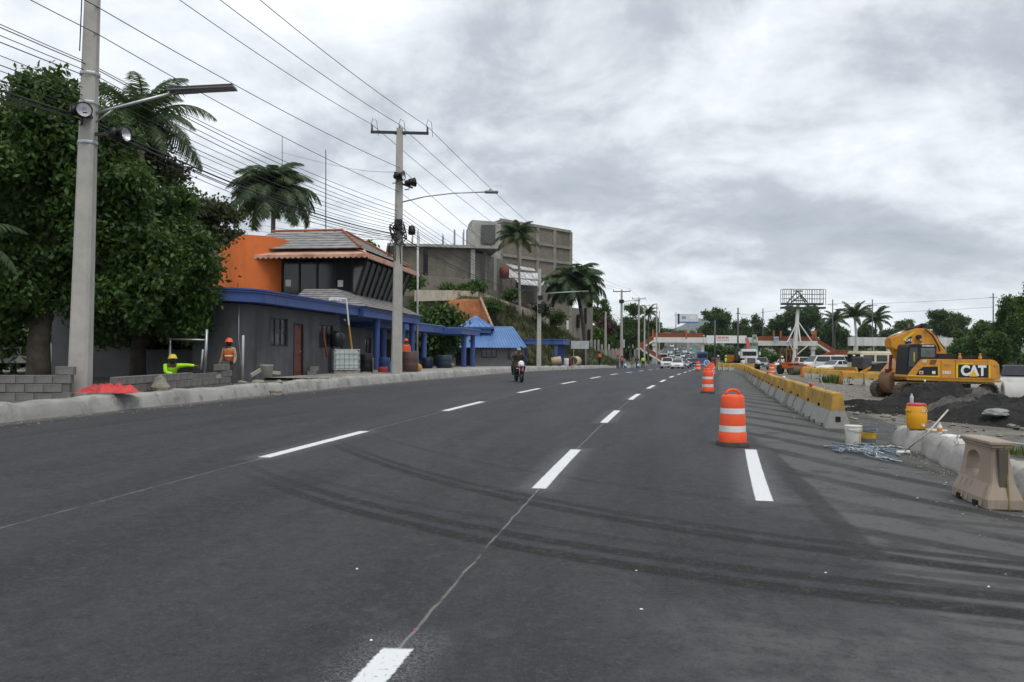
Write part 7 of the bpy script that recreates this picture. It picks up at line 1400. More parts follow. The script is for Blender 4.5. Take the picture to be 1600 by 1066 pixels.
fm = mat('frame steel', (.22, .23, .24), .6)
for i, px in enumerate((1221, 1226.5, 1234, 1238, 1246, 1252, 1259.5, 1266, 1271, 1278, 1284, 1288)):
    for y in (-.9, .7): mb = MB(); mb.beam((mx_(px), y, mz_(476)), (mx_(px), y, mz_(452)), .13); mb.build('upright', fm, bm_)
for py in (452.3, 460, 467):
    for y in (-.9, .7): mb = MB(); mb.beam((mx_(1221), y, mz_(py)), (mx_(1288), y, mz_(py)), .11); mb.build('cross_bar', fm, bm_)
for (a1, b1, c1, d1) in ((1230, 473, 1246, 455), (1246, 455, 1262, 473), (1238, 470, 1256, 470), (1240, 455, 1254, 455), (1236, 473, 1250, 462), (1250, 462, 1258, 473)): mb = MB(); mb.beam((mx_(a1), 0, mz_(b1)), (mx_(c1), 0, mz_(d1)), .3); mb.build('brace', mat('brace steel', (.09, .085, .07), .8), bm_)
t = board('far billboard with white panel and blue foot on a pole', 1061, 1091, 491, 505, 340, (.62, .63, .66), False, 'billboard', 'billboard', True, stripes([(-.42, .16, (0, 1), (.08, .15, .5)), (.1, .3, (-.25, .2), (.25, .28, .34)), (.15, .4, (.2, .3), (.72, .73, .75))])); mb = MB(); mb.tube([(0, .6, 0), (0, .6, Z_(500, 340, 1075) - t.location.z)], .55, 10); mb.build('mast', steel, t)
for px in (1061, 1062.5): mb = MB(); mb.box((X_(px, 340) - t.location.x - .5, 0, Z_(497, 340) - t.location.z), (.3, .8, 4.5)); mb.build('side_frame', dark_steel, t)
# ================================================================== trees beyond
def far_tree(px, ptop, wpx, Y, label, lm=leaf_dark, dens=1.0, z0k=.12, flat=1.0, size=None, name='broadleaf_tree', seed=None, cat='tree', pbot=None, k=9):
    q = gp(px, Y); q.z -= .3; htot = (Z_(ptop, Y, px) - q.z) * (1.10 if cat == 'tree' else 1.0); w_ = wpx / F * Y; z0 = htot * z0k; sd = seed or int(px * 7 + Y)
    n = int(13000 * dens); sz = size or max(.20, .0013 * Y + .06)
    return tree(name, label, q, htot * .45, max(.15, htot * .025), lobes_for(w_, w_ * .7, htot - z0, z0, k, sd, flat), n, sz, lm, 'trees beyond the footbridge and road', cat, 18, sz * 1.3, sd, 1.5, 5, .5, 4)
FT = [(948, 480, 62, 165, 'dark tree above the standing workers left of the crossarm pole', leaf_mid, 1.2), (985, 482, 64, 236, 'dense dark tree left of the footbridge stairs', leaf_dark, 1.6), (935, 505, 26, 140, 'bright green low tree beside the concrete ruin', leaf_bright, .7), (1008, 490, 46, 245, 'dark tree behind the left footbridge stairs', leaf_dark, 1),
      (1122, 487, 66, 285, 'tall dark tree behind the white banner', leaf_dark, 1.6), (1160, 506, 50, 290, 'mid green tree right of the tall dark tree', leaf_mid, 1), (1186, 499, 46, 300, 'rounded tree behind the thin far pole', leaf_mid, 1), (1215, 502, 44, 290, 'dark tree left of the billboard mast', leaf_dark, 1), (1252, 484, 90, 285, 'wide dark tree behind the billboard mast', leaf_dark, 2), (1290, 505, 50, 280, 'dark tree behind the right footbridge stairs', leaf_dark, 1.1), (1318, 512, 40, 275, 'dark tree left of the white-trunked palm', leaf_dark, 1), (1350, 508, 50, 290, 'dark tree behind the palms', leaf_dark, 1.1), (1385, 515, 40, 300, 'dark tree right of the palms', leaf_dark, 1),
      (1418, 503, 64, 320, 'domed dark tree left of the excavator boom', leaf_mid, 1.4), (1487, 490, 105, 290, 'broad umbrella-shaped tree above the excavator', leaf_dark, 2.2), (1545, 498, 90, 120, 'mid green tree behind the excavator tail', leaf_mid, 2.0), (1585, 470, 90, 105, 'tall olive green tree at the right edge', leaf_mid, 2.2), (1632, 440, 90, 85, 'dark tree cut by the right edge', leaf_dark, 2), (1510, 525, 60, 150, 'low green tree between the umbrella tree and the excavator tail', leaf_mid, 1.2), (1556, 530, 60, 90, 'low bushy tree behind the excavator counterweight', leaf_mid, 1.3),
      (1045, 515, 34, 700, 'small distant tree on the hill left of the far billboard', leaf_dark, .6), (1060, 518, 30, 720, 'small distant tree below the far billboard', leaf_dark, .6), (1078, 520, 26, 705, 'small distant tree right of the far billboard pole', leaf_mid, .5), (1026, 505, 26, 300, 'distant dark tree behind the thin bare poles', leaf_dark, .7), (1100, 512, 22, 690, 'small distant tree beside the cream house', leaf_mid, .5)]
for i, f_ in enumerate(FT): far_tree(*f_[:6], dens=f_[6], flat=1.0 if i != 14 else .3, z0k=.12 if i != 14 else .35)
# understorey under the bridge and along the work site
for i, (px, pt, wp, Y, lm_) in enumerate(((1110, 540, 40, 245, leaf_dark), (1138, 541, 44, 250, leaf_dark), (1165, 545, 34, 246, leaf_dark), (1200, 545, 44, 240, leaf_bright), (1232, 543, 40, 246, leaf_mid), (1262, 542, 40, 245, leaf_dark), (1290, 543, 40, 240, leaf_dark), (1320, 545, 40, 235, leaf_dark), (1352, 548, 40, 225, leaf_mid), (1385, 545, 46, 215, leaf_dark), (1425, 542, 50, 205, leaf_dark), (1462, 540, 50, 200, leaf_dark), (1500, 540, 60, 180, leaf_dark), (1545, 545, 70, 150, leaf_dark), (1600, 545, 80, 120, leaf_dark), (1655, 535, 90, 100, leaf_dark), (985, 545, 40, 240, leaf_dark), (1008, 548, 22, 246, leaf_mid), (952, 535, 50, 172, leaf_dark))):
    far_tree(px, pt, wp, Y, 'low dark shrub in the hedge below the trees, number %s from the footbridge left end' % ['one', 'two', 'three', 'four', 'five', 'six', 'seven', 'eight', 'nine', 'ten', 'eleven', 'twelve', 'thirteen', 'fourteen', 'fifteen', 'sixteen'][i] if i < 16 else ('shrub below the dense tree left of the stairs', 'shrub beside the left footbridge column', 'shrub behind the concrete fence posts')[i - 16], lm_, .55, .0, .6, None, 'shrub', 500 + i, 'shrub', None, 6)
palm('coconut_palm', 'pale-trunked coconut palm left of the white panelled deck', gp(1339, 200), Z_(492, 200) - gp(1339, 200).z, 5.2, 18, .6, palm_mat, (-.6, 0), .34, 31, .5, False, 'far palms', mat('pale trunk', (.5, .49, .46), .9), 1.6)
palm('coconut_palm', 'dark palm right of the pale-trunked palm', gp(1368, 245), Z_(498, 245) - gp(1368, 245).z, 6.5, 18, .8, palm_mat, (0, 0), .3, 32, .55, False, 'far palms', bark, 1.6); palm('coconut_palm', 'dark palm left of the pale-trunked palm', gp(1304, 250), Z_(500, 250) - gp(1304, 250).z, 6.0, 18, .8, palm_mat, (0, 0), .3, 33, .55, False, 'far palms', bark, 1.6); palm('coconut_palm', 'small far palm above the dark roadside tree', gp(1013, 215), Z_(489, 215) - gp(1013, 215).z, 3.6, 16, .8, palm_mat, (0, 0), .25, 34, .55, False, 'far palms', bark, 1.6)
tree('bush', 'purple flowering bush left of the roadside trees', gp(944, 145), 2, .1, lobes_for(5, 3, 3.5, 5.0, 5, 91), 1600, .4, leaf_mat('purple leaves', (.04, .02, .025), (.13, .05, .07)), None, 'bush', 16, .5, 91)
# distant poles on the right, each with its wires
RP = []
for px, pt, Y, lb, ar in ((1153, 481, 170, 'thin dark pole crossing the white banner right end', 1.2), (1192, 482, 250, 'thin far pole right of the banner', 1.2), (1301, 468, 235, 'far double-arm pole between billboard and palms', 4), (1363, 468, 225, 'far pole among the palms', 4), (1452, 482, 420, 'far lattice pole left of the umbrella tree', 4), (1475, 483, 440, 'far pole above the umbrella tree', 4), (1499, 488, 460, 'far short pole right of the umbrella tree top', 3), (1552, 458, 215, 'far dark pole above the right-hand trees', 3), (1117, 500, 180, 'thin grey lamp pole before the white banner', None), (1056, 488, 330, 'thin far pole left of the far billboard', 3)):
    q = gp(px, Y); t = thing('utility_pole', lb, 'utility pole', q, 0, 'far power poles on the right'); h = Z_(pt, Y, px) - q.z; mb = MB(); mb.tube([(0, 0, -.5), (0, 0, h)], [.22, .15], 8); mb.build('shaft', mat('dark pole', (.10, .10, .10), .8), t, True)
    if ar:
        for k, dz in enumerate((1.6, 4.2) if ar == 4 else (1.2,)): mb = MB(); mb.box((0, 0, h - dz), (ar * .7, .12, .14)); mb.build('crossarm', dark_steel, t)
    RP.append((q, h))
for i, (a, b_) in enumerate(((0, 1), (2, 3), (3, 7), (1, 2))):
    for k in range(2): wire('power_line', ('%s wire between the far poles ' % ('upper', 'lower')[k]) + ('right of the banner', 'flanking the palms', 'above the excavator', 'above the billboard tree')[i], [RP[a][0] + Vector((0, 0, RP[a][1] - 1.2 - 2.6 * k)), RP[b_][0] + Vector((0, 0, RP[b_][1] - 1.2 - 2.6 * k))], .1, .035, alu_wire, 'power line', 'far power wires')
t = thing('hillside_house', 'cream house with flat white roof on the far hill', 'building', gp(1108, 430)); mb = MB(); mb.box((0, 4, 3), (9, 8, 6)); mb.build('wall', mat('cream wall', (.40, .36, .27), .8), t); mb = MB(); mb.box((0, 4, 6.2), (11, 9, .5)); mb.build('roof', white_paint, t)
for k in (-2.5, 0, 2.5): mb = MB(); mb.box((k, -.02, 3.6), (1.2, .1, 1.4)); mb.build('window', dark_room, t)
for i, (px, Y, w_, h_, c_) in enumerate(((1052, 735, 14, 9, (.3, .3, .3)), (1068, 745, 12, 8, (.38, .33, .28)), (1085, 730, 12, 10, (.32, .34, .33)), (1036, 690, 12, 8, (.36, .36, .34)))):
    t = thing('hillside_house', ('small grey house far up the road', 'small tan house far up the road', 'small pale green house far up the road', 'small white house at left far up the road')[i], 'building', gp(px, Y)); mb = MB(); mb.box((0, 4, h_ / 2), (w_, 8, h_)); mb.build('wall', mat('far wall %d' % i, c_, .8), t); mb = MB(); mb.box((0, 4, h_ + .2), (w_ + 1, 9, .4)); mb.build('roof', tin, t)
    for k in (-.25, .25): mb = MB(); mb.box((k * w_, -.02, h_ * .6), (1.3, .1, 1.3)); mb.build('window', dark_room, t)
w_ = thing('boundary_wall', 'long cream wall beyond the parked cars on the work site', 'wall', gp(1345, 112)); o0 = Vector(w_.location)
for i in range(9): a, b_ = gp(1308 + 9 * i, 116 - i), gp(1308 + 9 * (i + 1) - .15, 116 - i - 1); d = b_ - a; mb = MB(); zt_ = Z_(563.2, 110) ; mb.extrude([Vector((a.x, a.y, a.z - .5)) - o0, Vector((b_.x, b_.y, b_.z - .5)) - o0, Vector((b_.x, b_.y, zt_)) - o0, Vector((a.x, a.y, zt_)) - o0], (0, .25, 0)); mb.build('wall_panel', mat('cream plaster', (.46, .38, .24), .85, .1, .6, dirt=(.3, .25, .18), damt=.4), w_)
# ================================================================== traffic
WHT, SIL, RED, GRY, BLK, BLU = (.70, .70, .69), (.38, .39, .40), (.30, .025, .02), (.14, .145, .15), (.02, .02, .022), (.05, .10, .22)
def face(px, Y): return R(90) - math.atan(slopeA(Y)) 
TR = [('suv', WHT, 1043, 120, 'white off-road car, leftmost at the head of the oncoming traffic'), ('sedan', WHT, 1058.5, 117, 'white saloon at the head of the oncoming traffic'), ('sedan', GRY, 1068, 131, 'grey saloon behind the leading white saloon'), ('sedan', SIL, 1052, 136, 'silver saloon just behind the white off-road car'), ('suv', WHT, 1061, 152, 'white car behind the leading saloons'), ('sedan', RED, 1045, 172, 'red saloon in the oncoming traffic'), ('suv', SIL, 1056, 176, 'silver car right of the red saloon'), ('suv', WHT, 1078, 168, 'white car on the right side of the oncoming traffic'), ('van', WHT, 1044, 205, 'white van just below the footbridge girder'), ('suv', WHT, 1052, 225, 'white car under the footbridge'), ('sedan', GRY, 1063, 205, 'dark grey saloon under the footbridge'), ('suv', GRY, 1075, 215, 'grey car right of centre under the footbridge'), ('van', SIL, 1060, 265, 'silver van beyond the footbridge'), ('suv', WHT, 1066, 290, 'white car beyond the footbridge'), ('sedan', SIL, 1050, 300, 'silver saloon climbing the hill beyond the footbridge'), ('van', WHT, 1070, 340, 'far white van high on the hill road'), ('suv', WHT, 1047, 330, 'white car far up the left lane of the hill road'), ('sedan', GRY, 1058, 345, 'grey saloon far up the hill road'), ('suv', BLU, 1074, 305, 'blue car far up the right of the hill road'), ('suv', WHT, 1081, 330, 'white car far up the right lane of the hill road'), ('sedan', SIL, 1041, 250, 'silver saloon at the left under the footbridge'), ('suv', BLK, 1070, 240, 'black car in the middle under the footbridge'), ('sedan', WHT, 1056, 375, 'small white saloon near the top of the hill road'), ('suv', GRY, 1066, 395, 'small grey car near the top of the hill road'), ('van', SIL, 1077, 380, 'small silver van near the top of the hill road'), ('suv', WHT, 1050, 420, 'tiny white car at the top of the hill road'), ('suv', RED, 1071, 185, 'red car right of the grey saloon under the footbridge'), ('suv', BLK, 1085, 158, 'black car at the right edge of the oncoming traffic'), ('suv', SIL, 1080, 250, 'far silver car at the right under the footbridge')]
for kd, cl, px, Y, lb in TR: car(kd, cl, lb, px, Y, face(px, Y), 'oncoming traffic', 'van' if kd == 'van' else 'car')
car('suv', WHT, 'white car with blue stripe parked behind the orange roller', 1257, 92, R(80), 'cars parked beyond the work site'); car('van', WHT, 'white van parked side-on beyond the barriers', 1287, 90, R(15), 'cars parked beyond the work site', 'van'); car('sedan', WHT, 'white saloon parked right of the white van', 1305, 88, R(30), 'cars parked beyond the work site'); car('suv', GRY, 'grey car parked right of the white truck', 1190, 112, R(70), 'cars parked beyond the work site'); car('sedan', WHT, 'white saloon left of the orange roller', 1226, 96, R(60), 'cars parked beyond the work site')
def box_vehicle(label, px, Y, rz, w_, l_, h_, col, cat, name, bands=(), nose=0):
    t = thing(name, label, cat, gp(px, Y), rz); pm = car_paint(col); mb = MB(); mb.box((0, 0, .45 + h_ / 2), (l_, w_, h_)); mb.build('body', pm, t, False, .12, 3)
    mb = MB(); mb.box((-l_ / 2 - .005, 0, .45 + h_ * .68), (.03, w_ * .85, h_ * .36)); mb.build('windscreen', car_glass, t)
    for s in (-1, 1):
        for k in range(4): mb = MB(); mb.box((-l_ * .36 + l_ * .24 * k, s * (w_ / 2 + .005), .45 + h_ * .68), (l_ * .2, .03, h_ * .28)); mb.build('side_window', car_glass, t)
        for i, (zk, hk, c_) in enumerate(bands): mb = MB(); mb.box((0, s * (w_ / 2 + .004), .45 + h_ * zk), (l_ * .96, .02, h_ * hk)); mb.build('stripe', mat('stripe %.2f %.2f %.2f' % c_, c_, .5), t)
        for x in (-l_ * .32, l_ * .32): mb = MB(); mb.lathe([(.25, -.14), (.45, -.14), (.45, .14), (.25, .14)], (0, 0, 0), 16, 'Y'); o = mb.build('wheel', rubber, t, True); o.location = (x, s * (w_ / 2 - .12), .45)
        mb = MB(); mb.box((-l_ / 2 - .02, s * w_ * .36, .8), (.06, .25, .16)); mb.build('headlight', lamp_white, t)
    return t
box_vehicle('cream and white minibus with blue and red stripes beyond the bulldozer', 1376, 72, R(14), 2.0, 5.6, 2.0, (.62, .57, .40), 'minibus', 'minibus', [(.28, .18, (.05, .13, .42)), (.45, .1, (.5, .06, .05))]); box_vehicle('blue lorry body at the right of the traffic under the footbridge', 1097, 195, face(1097, 195), 2.5, 7, 2.9, (.05, .11, .26), 'lorry', 'lorry'); box_vehicle('white bus waiting under the footbridge among the cars', 1037, 232, face(1037, 232), 2.4, 8, 2.4, (.55, .55, .54), 'bus', 'bus')
# white lorry
YT = 104.0; t = thing('lorry', 'white bonneted lorry facing the camera behind the barrier row', 'lorry', gp(1171, YT), R(-8)); wt = car_paint((.74, .74, .73))
mb = MB(); mb.rings([[(x, y, z) for x, z in ((-1.05, 1.5), (1.05, 1.5), (1.0, 2.25), (.9, 2.72), (-.9, 2.72), (-1.0, 2.25))] for y in (0, 1.5)]); mb.build('cab', wt, t, False, .06, 2); mb = MB(); mb.rings([[(x, y, z) for x, z in ((-.72, .85), (.72, .85), (.68, 1.55), (.5, 1.7), (-.5, 1.7), (-.68, 1.55))] for y in (-1.6, .02)]); mb.build('bonnet', wt, t, False, .08, 2)
mb = MB(); mb.box((0, -.03, 2.12), (1.75, .06, .55)); mb.build('windscreen', car_glass, t); mb = MB(); mb.box((0, -1.63, 1.22), (1.0, .08, .68)); mb.build('grille', black_plastic, t)
for k in range(5): mb = MB(); mb.box((0, -1.68, .98 + .12 * k), (.94, .03, .035)); mb.build('grille_bar', chrome, t)
for s in (-1, 1):
    mb = MB(); mb.rings([[(s * x, y, z) for x, z in ((.68, .7), (1.18, .7), (1.18, 1.1), (1.0, 1.3), (.68, 1.3))] for y in (-1.45, -.2)]); mb.build('wing', wt, t, False, .06, 2); mb = MB(); mb.box((s * .95, -1.48, .98), (.28, .08, .22)); mb.build('headlight', lamp_white, t); mb = MB(); mb.box((s * 1.3, -.1, 2.15), (.16, .08, .45)); mb.build('mirror', wt, t)
    for y in (-.85, 3.6, 4.7): mb = MB(); mb.lathe([(.25, -.16), (.5, -.16), (.5, .16), (.25, .16)], (0, 0, 0), 18, 'X'); o = mb.build('wheel', rubber, t, True); o.location = (s * 1.0, y, .5)
mb = MB(); mb.box((0, -1.75, .68), (2.2, .18, .26)); mb.build('bumper', black_plastic, t, False, .03); mb = MB(); mb.box((0, 3.6, 1.9), (2.3, 3.8, 1.5)); mb.build('dump_body', mat('dump body', (.05, .05, .05), .8), t); mb = MB(); mb.box((0, 2.2, .8), (.9, 6.2, .35)); mb.build('chassis', dark_steel, t)
t = thing('yellow_machine', 'yellow loader arm parked left of the white lorry', 'loader', gp(1153, 110), R(-70)); mb = MB(); mb.box((0, 0, 1.5), (1.6, 2.8, 1.0)); mb.build('body', cat_y, t, False, .1, 2); mb = MB(); mb.box((0, .3, 2.4), (1.2, 1.2, .9)); mb.build('cab', cat_b, t, False, .06)
for s in (-1, 1):
    for y in (-1, 1.1): mb = MB(); mb.lathe([(.3, -.2), (.65, -.2), (.65, .2), (.3, .2)], (s * .95, y, .65), 18, 'X'); mb.build('wheel', rubber, t, True)
# roller
t = thing('road_roller', 'orange road roller with canopy frame among the barriers', 'road roller', gp(1236, 78), R(12)); orl = mat('roller orange', (.62, .15, .035), .5, .1, 2, dirt=(.3, .1, .04), damt=.4); mb = MB(); mb.lathe([(.45, -.62), (.5, -.6), (.5, .6), (.45, .62)], (0, -1.0, .5), 24, 'X'); autosmooth(mb.build('roller_drum', mud, t)); mb = MB(); mb.box((0, .35, .85), (1.2, 1.7, .62)); mb.box((0, -.9, 1.08), (1.35, .9, .12)); mb.build('body', orl, t, False, .06, 2)
for s in (-1, 1): mb = MB(); mb.lathe([(.2, -.15), (.48, -.15), (.48, .15), (.2, .15)], (s * .55, 1.0, .48), 18, 'X'); mb.build('wheel', rubber, t, True); mb = MB(); mb.box((s * .62, -.6, .75), (.08, 1.4, .2)); mb.build('yoke', orl, t)
for s in (-1, 1):
    for y in (-.1, 1.0): mb = MB(); mb.beam((s * .55, y, 1.1), (s * .55, y, 2.45), .07); mb.build('canopy_post', rail_o, t)
mb = MB(); mb.box((0, .45, 2.48), (1.25, 1.4, .06)); mb.build('canopy', rail_o, t); mb = MB(); mb.box((0, .5, 1.35), (.5, .4, .35)); mb.box((0, .7, 1.65), (.5, .1, .4)); mb.build('driver_seat', black_plastic, t)
# bulldozer-like loader
t = thing('wheel_loader', 'small black loader with yellow bucket beyond the yellow barriers', 'loader', gp(1352, 60), R(20)); mb = MB(); mb.rings([[(x, y, z) for x, z in ((-.3, .5), (1.9, .5), (2.1, 1.2), (1.2, 1.5), (.0, 1.35))] for y in (-.8, .8)]); mb.build('body', cat_b, t, False, .05, 2); mb = MB(); mb.box((-.35, 0, 1.45), (.9, 1.2, .9)); mb.build('cab', mat('loader cab', (.05, .055, .06), .4), t, False, .05)
mb = MB(); mb.rings([[(-1.2, y, .25), (-1.75, y, .5), (-2.0, y, 1.15), (-1.85, y, 1.15), (-1.6, y, .62), (-1.1, y, .42)] for y in (-1.1, 1.1)]); mb.build('bucket', mat('bucket yellow', (.55, .33, .06), .6, .1, 2), t); 
for s in (-1, 1): mb = MB(); mb.beam((-1.3, s * .6, .6), (.2, s * .6, 1.25), .14); mb.build('lift_arm', cat_y, t)
for s in (-1, 1):
    for x in (-.2, 1.4): mb = MB(); mb.lathe([(.2, -.15), (.48, -.15), (.48, .15), (.2, .15)], (x, s * .8, .48), 18, 'Y'); mb.build('wheel', rubber, t, True)
    mb = MB(); mb.lathe([(.08, 0), (.1, .05), (.06, .1)], (-.7, s * .4, 1.95), 10); mb.build('work_lamp', lamp_white, t, True)
# ================================================================== people down the road
DK, KH, BL_ = (.03, .03, .035), (.26, .23, .17), (.04, .06, .12); walkL = dict(knL=(.11, -.16, .52), anL=(.12, -.18, .10), toL=(.13, -.32, .06), anR=(-.12, .22, .12), toR=(-.13, .08, .05), knR=(-.11, .05, .5))
person('worker in orange jacket bending under the blue shelter', gp(876, 87), R(20), O_VEST, (.03, .05, .04), O_VEST, None, False, dict(spine=(0, -.05, 1.15), chest=(0, -.14, 1.32), neck=(0, -.2, 1.42), head=(0, -.25, 1.50), crown=(0, -.26, 1.6), face=(0, -.31, 1.49), shL=(.19, -.15, 1.37), shR=(-.19, -.15, 1.37), elL=(.24, -.25, 1.12), elR=(-.24, -.25, 1.12), wrL=(.2, -.4, .95), wrR=(-.2, -.4, .95), haL=(.19, -.44, .88), haR=(-.19, -.44, .88)))
person('worker in orange vest walking along the far pavement', gp(937, 98), R(150), (.5, .12, .05), DK, O_VEST, None, False, walkL); person('person in dark clothes standing by the pink notice', gp(965, 107), R(30), (.14, .13, .13), BL_); person('worker in orange vest bending beside the blue cone', gp(972, 108), R(-40), (.55, .12, .05), BL_, O_VEST)
person('person in black vest and khaki trousers standing with back turned', gp(988, 109), R(170), (.22, .3, .08), KH, (.025, .025, .025)); person('person in dark green clothes between the black vest and the lime shirt', gp(996, 112), R(160), (.05, .07, .05), DK); person('worker in lime vest walking away on the far pavement', gp(1005, 110), R(190), LIME, DK, LIME, None, False, walkL)
person('flagman in white helmet beside the drum row', gp(1122, 98), R(10), (.16, .17, .17), (.3, .31, .28), (.10, .10, .10), (.70, .70, .66)); person('worker in lime jacket before the lane-closing barriers', gp(1134, 97), R(60), LIME, DK, LIME, (.5, .5, .1)); person('worker in dark red shirt behind the drum row', gp(1114, 100), R(0), (.18, .03, .04), DK); person('worker in white overalls beside the orange roller', gp(1222, 84), R(20), (.6, .6, .6), (.55, .55, .56), None, (.7, .7, .68)); person('person in orange vest near the crossarm pole barrels', gp(634, 44), R(30), (.5, .1, .03), DK, O_VEST, (.8, .12, .04))
for px, Y, lb in ((977, 107, 'blue and white cone beside the bending worker'), (997, 109, 'blue and white cone beside the lime-vested worker')):
    t = thing('traffic_cone', lb, 'traffic cone', gp(px, Y)); mb = MB(); mb.box((0, 0, .03), (.5, .5, .06)); mb.build('base', mat('cone blue', (.06, .2, .5), .5), t); mb = MB(); mb.lathe([(.22, .06), (.15, .4), (.05, .95), (.04, 1.0)], (0, 0, 0), 14); mb.build('cone', mat('cone blue', (.06, .2, .5)), t, True); mb = MB(); mb.lathe([(.162, .38), (.11, .66)], (0, 0, 0), 14, cap=False); mb.build('sleeve', white_paint, t, True)
t = board('pink square notice on a post left of the crossarm pole', 963.5, 969, 546.5, 555, 112, (.45, .17, .17)); t = board('grey notice board behind the standing workers', 990.5, 994.5, 546, 557, 118, (.22, .23, .24))
t = thing('round_sign', 'round blue sign with white ring on a stand by the drums', 'sign', gp(1104.5, 92)); mb = MB(); mb.lathe([(.36, -.03), (.36, .03)], (0, 0, .82), 28, 'Y'); mb.build('disc', mat('sign blue', (.10, .30, .55), .5), t); mb = MB(); mb.lathe([(.36, -.045), (.30, -.045), (.30, -.033), (.36, -.033)], (0, 0, .82), 28, 'Y', cap=False); mb.build('ring', white_paint, t); mb = MB(); mb.beam((-.08, -.04, .98), (.09, -.04, .68), .1, .02); mb.build('arrow', white_paint, t); mb = MB(); mb.beam((-.3, .1, 0), (0, .05, .8), .06); mb.beam((.3, .1, 0), (0, .05, .8), .06); mb.build('stand', dark_steel, t)
# ================================================================== motorcycle with two riders, coming on
qm = G(812, 597); qm = gp(811, qm.y); tm_ = thing('motorcycle', 'red and white motorcycle carrying two riders toward the camera', 'motorcycle', qm, R(12)); redp = mat('moto red', (.22, .02, .025), .35, .1, 4, coat=.3)
for y, nm_ in ((-.62, 'front'), (.62, 'rear')):
    mb = MB(); mb.lathe([(.21, -.04), (.285, -.045), (.30, 0), (.285, .045), (.21, .04), (.21, -.04)], (0, 0, 0), 24, 'X', cap=False); o = mb.build('wheel', rubber, tm_, True); o.location = (0, y, .30); mb = MB(); mb.lathe([(.215, -.02), (.215, .02)], (0, 0, 0), 24, 'X', cap=False); mb.lathe([(.05, -.06), (.05, .06)], (0, 0, 0), 12, 'X'); 
    for k in range(8): a = k * math.pi / 4; mb.beam((0, .04 * math.cos(a), .04 * math.sin(a)), (0, .21 * math.cos(a), .21 * math.sin(a)), .012)
    mb.build('rim', chrome, o)
for s in (-1, 1): mb = MB(); mb.tube([(s * .09, -.62, .30), (s * .085, -.50, .62), (s * .08, -.40, .92)], .022, 8); mb.build('fork', chrome, tm_, True)
mb = MB(); mb.rings([[(x, y, z) for x, z in ((-.07, .62 - abs(y + .62) * .3), (.07, .62 - abs(y + .62) * .3), (.05, .66 - abs(y + .62) * .3), (-.05, .66 - abs(y + .62) * .3))] for y in (-.95, -.75, -.55, -.35)]); mb.build('front_mudguard', redp, tm_)
mb = MB(); mb.rings([[(x * k, y, .86 + z * k) for x, z in ((-.14, -.1), (-.16, .08), (-.08, .2), (.08, .2), (.16, .08), (.14, -.1))] for y, k in ((-.60, .75), (-.52, 1), (-.40, .9))]); mb.build('headlight_cowl', white_paint, tm_, False, .02); mb = MB(); mb.lathe([(.085, -.63), (.06, -.645), (.001, -.65)], (0, 0, .87), 14, 'Y'); mb.build('headlight', lamp_white, tm_, True)
mb = MB(); mb.box((0, -.48, .66), (.17, .05, .16)); mb.build('number_board', redp, tm_, False, .01)
mb = MB(); mb.tube([(-.38, -.22, 1.0), (-.2, -.34, 1.02), (.2, -.34, 1.02), (.38, -.22, 1.0)], .016, 6); mb.build('handlebar', dark_steel, tm_, True)
for s in (-1, 1): mb = MB(); mb.tube([(s * .3, -.28, 1.02), (s * .36, -.28, 1.2)], .008, 5); mb.lathe([(.06, -.01), (.06, .01)], (s * .37, -.28, 1.24), 10, 'Y'); mb.build('mirror', black_plastic, tm_); mb = MB(); mb.lathe([(.03, -.03), (.03, .03)], (s * .2, -.5, .82), 8, 'Y'); mb.build('indicator', mat('amber', (.6, .25, .02), .4), tm_)
mb = MB(); mb.rings([[(x, y, z) for x, z in ((-w2, .70), (w2, .70), (w2 * .8, zt2_), (-w2 * .8, zt2_))] for y, w2, zt2_ in ((-.33, .08, .9), (-.15, .15, .98), (.1, .14, .92), (.2, .10, .82))]); mb.build('fuel_tank', redp, tm_, False, .02, 2); mb = MB(); mb.box((0, .5, .80), (.26, .75, .09)); mb.build('saddle', black_plastic, tm_, False, .03, 2)
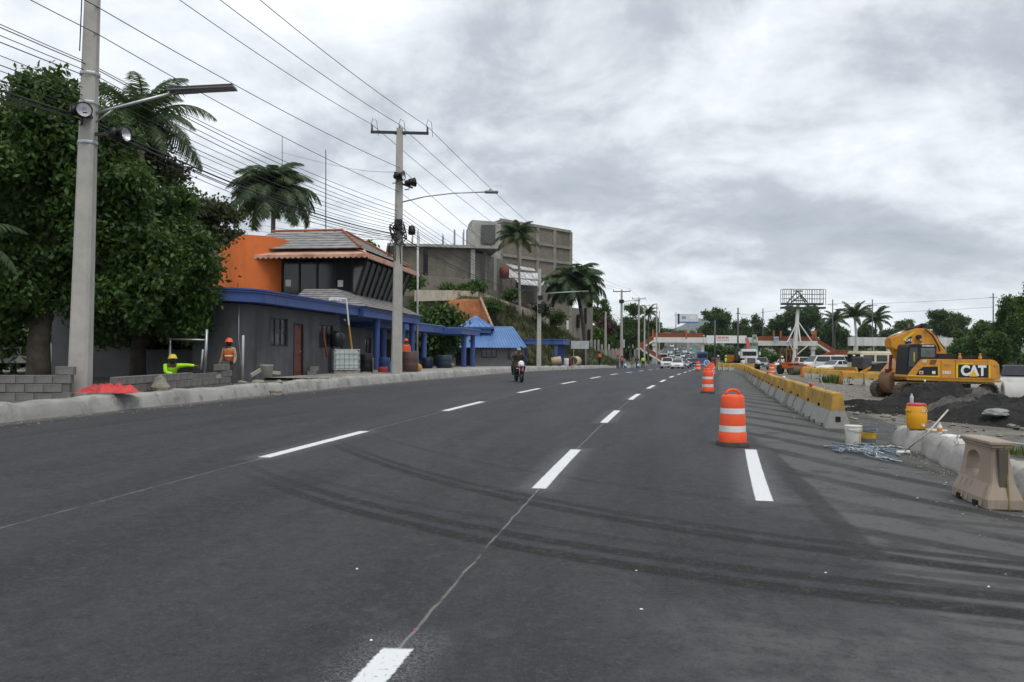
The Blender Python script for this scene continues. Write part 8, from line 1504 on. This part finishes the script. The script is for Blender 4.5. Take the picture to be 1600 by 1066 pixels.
mb = MB(); mb.box((0, 0, .45), (.24, .5, .36)); mb.lathe([(.14, -.18), (.14, .18)], (0, -.05, .52), 12, 'X'); mb.build('engine', dark_steel, tm_, False, .02); mb = MB(); mb.tube([(.12, -.2, .4), (.16, .1, .28), (.18, .75, .36)], [.025, .03, .045], 8); mb.build('exhaust', chrome, tm_, True); mb = MB(); mb.tube([(0, -.35, .85), (0, -.25, .4), (0, .2, .3), (0, .62, .30)], .03, 6); mb.build('frame', dark_steel, tm_)
ride = dict(pelvis=(0, .25, .92), spine=(0, .22, 1.12), chest=(0, .14, 1.32), neck=(0, .08, 1.44), head=(0, .05, 1.53), crown=(0, .05, 1.63), face=(0, -.01, 1.53), shL=(.19, .12, 1.37), elL=(.36, -.02, 1.16), wrL=(.36, -.2, 1.05), haL=(.35, -.26, 1.03), shR=(-.19, .12, 1.37), elR=(-.36, -.02, 1.16), wrR=(-.36, -.2, 1.05), haR=(-.35, -.26, 1.03), hiL=(.11, .22, .90), knL=(.24, -.18, .78), anL=(.2, .02, .36), toL=(.2, -.12, .30), hiR=(-.11, .22, .90), knR=(-.24, -.18, .78), anR=(-.2, .02, .36), toR=(-.2, -.12, .30))
person('front rider in dark clothes and cap steering the motorcycle', qm, R(12), (.045, .042, .038), (.04, .04, .042), None, None, False, ride, 1.0, (.30, .33, .36))
pas = {k: (v[0] + .02, v[1] + .38, v[2] + .05) for k, v in ride.items()}; pas.update(head=(.17, .36, 1.60), crown=(.2, .36, 1.70), face=(.19, .30, 1.60), neck=(.09, .42, 1.50), knL=(.33, .2, .80), anL=(.26, .38, .42), toL=(.27, .25, .35), knR=(-.30, .2, .80), anR=(-.24, .38, .42), toR=(-.24, .25, .35), wrL=(.34, .2, 1.18), haL=(.30, .14, 1.16), wrR=(-.3, .25, 1.05), haR=(-.25, .2, 1.03))
person('passenger leaning out behind the motorcycle rider', qm, R(12), (.06, .055, .045), (.05, .048, .045), None, None, False, pas, 1.0)
bpy.data.scenes.remove(TMP)
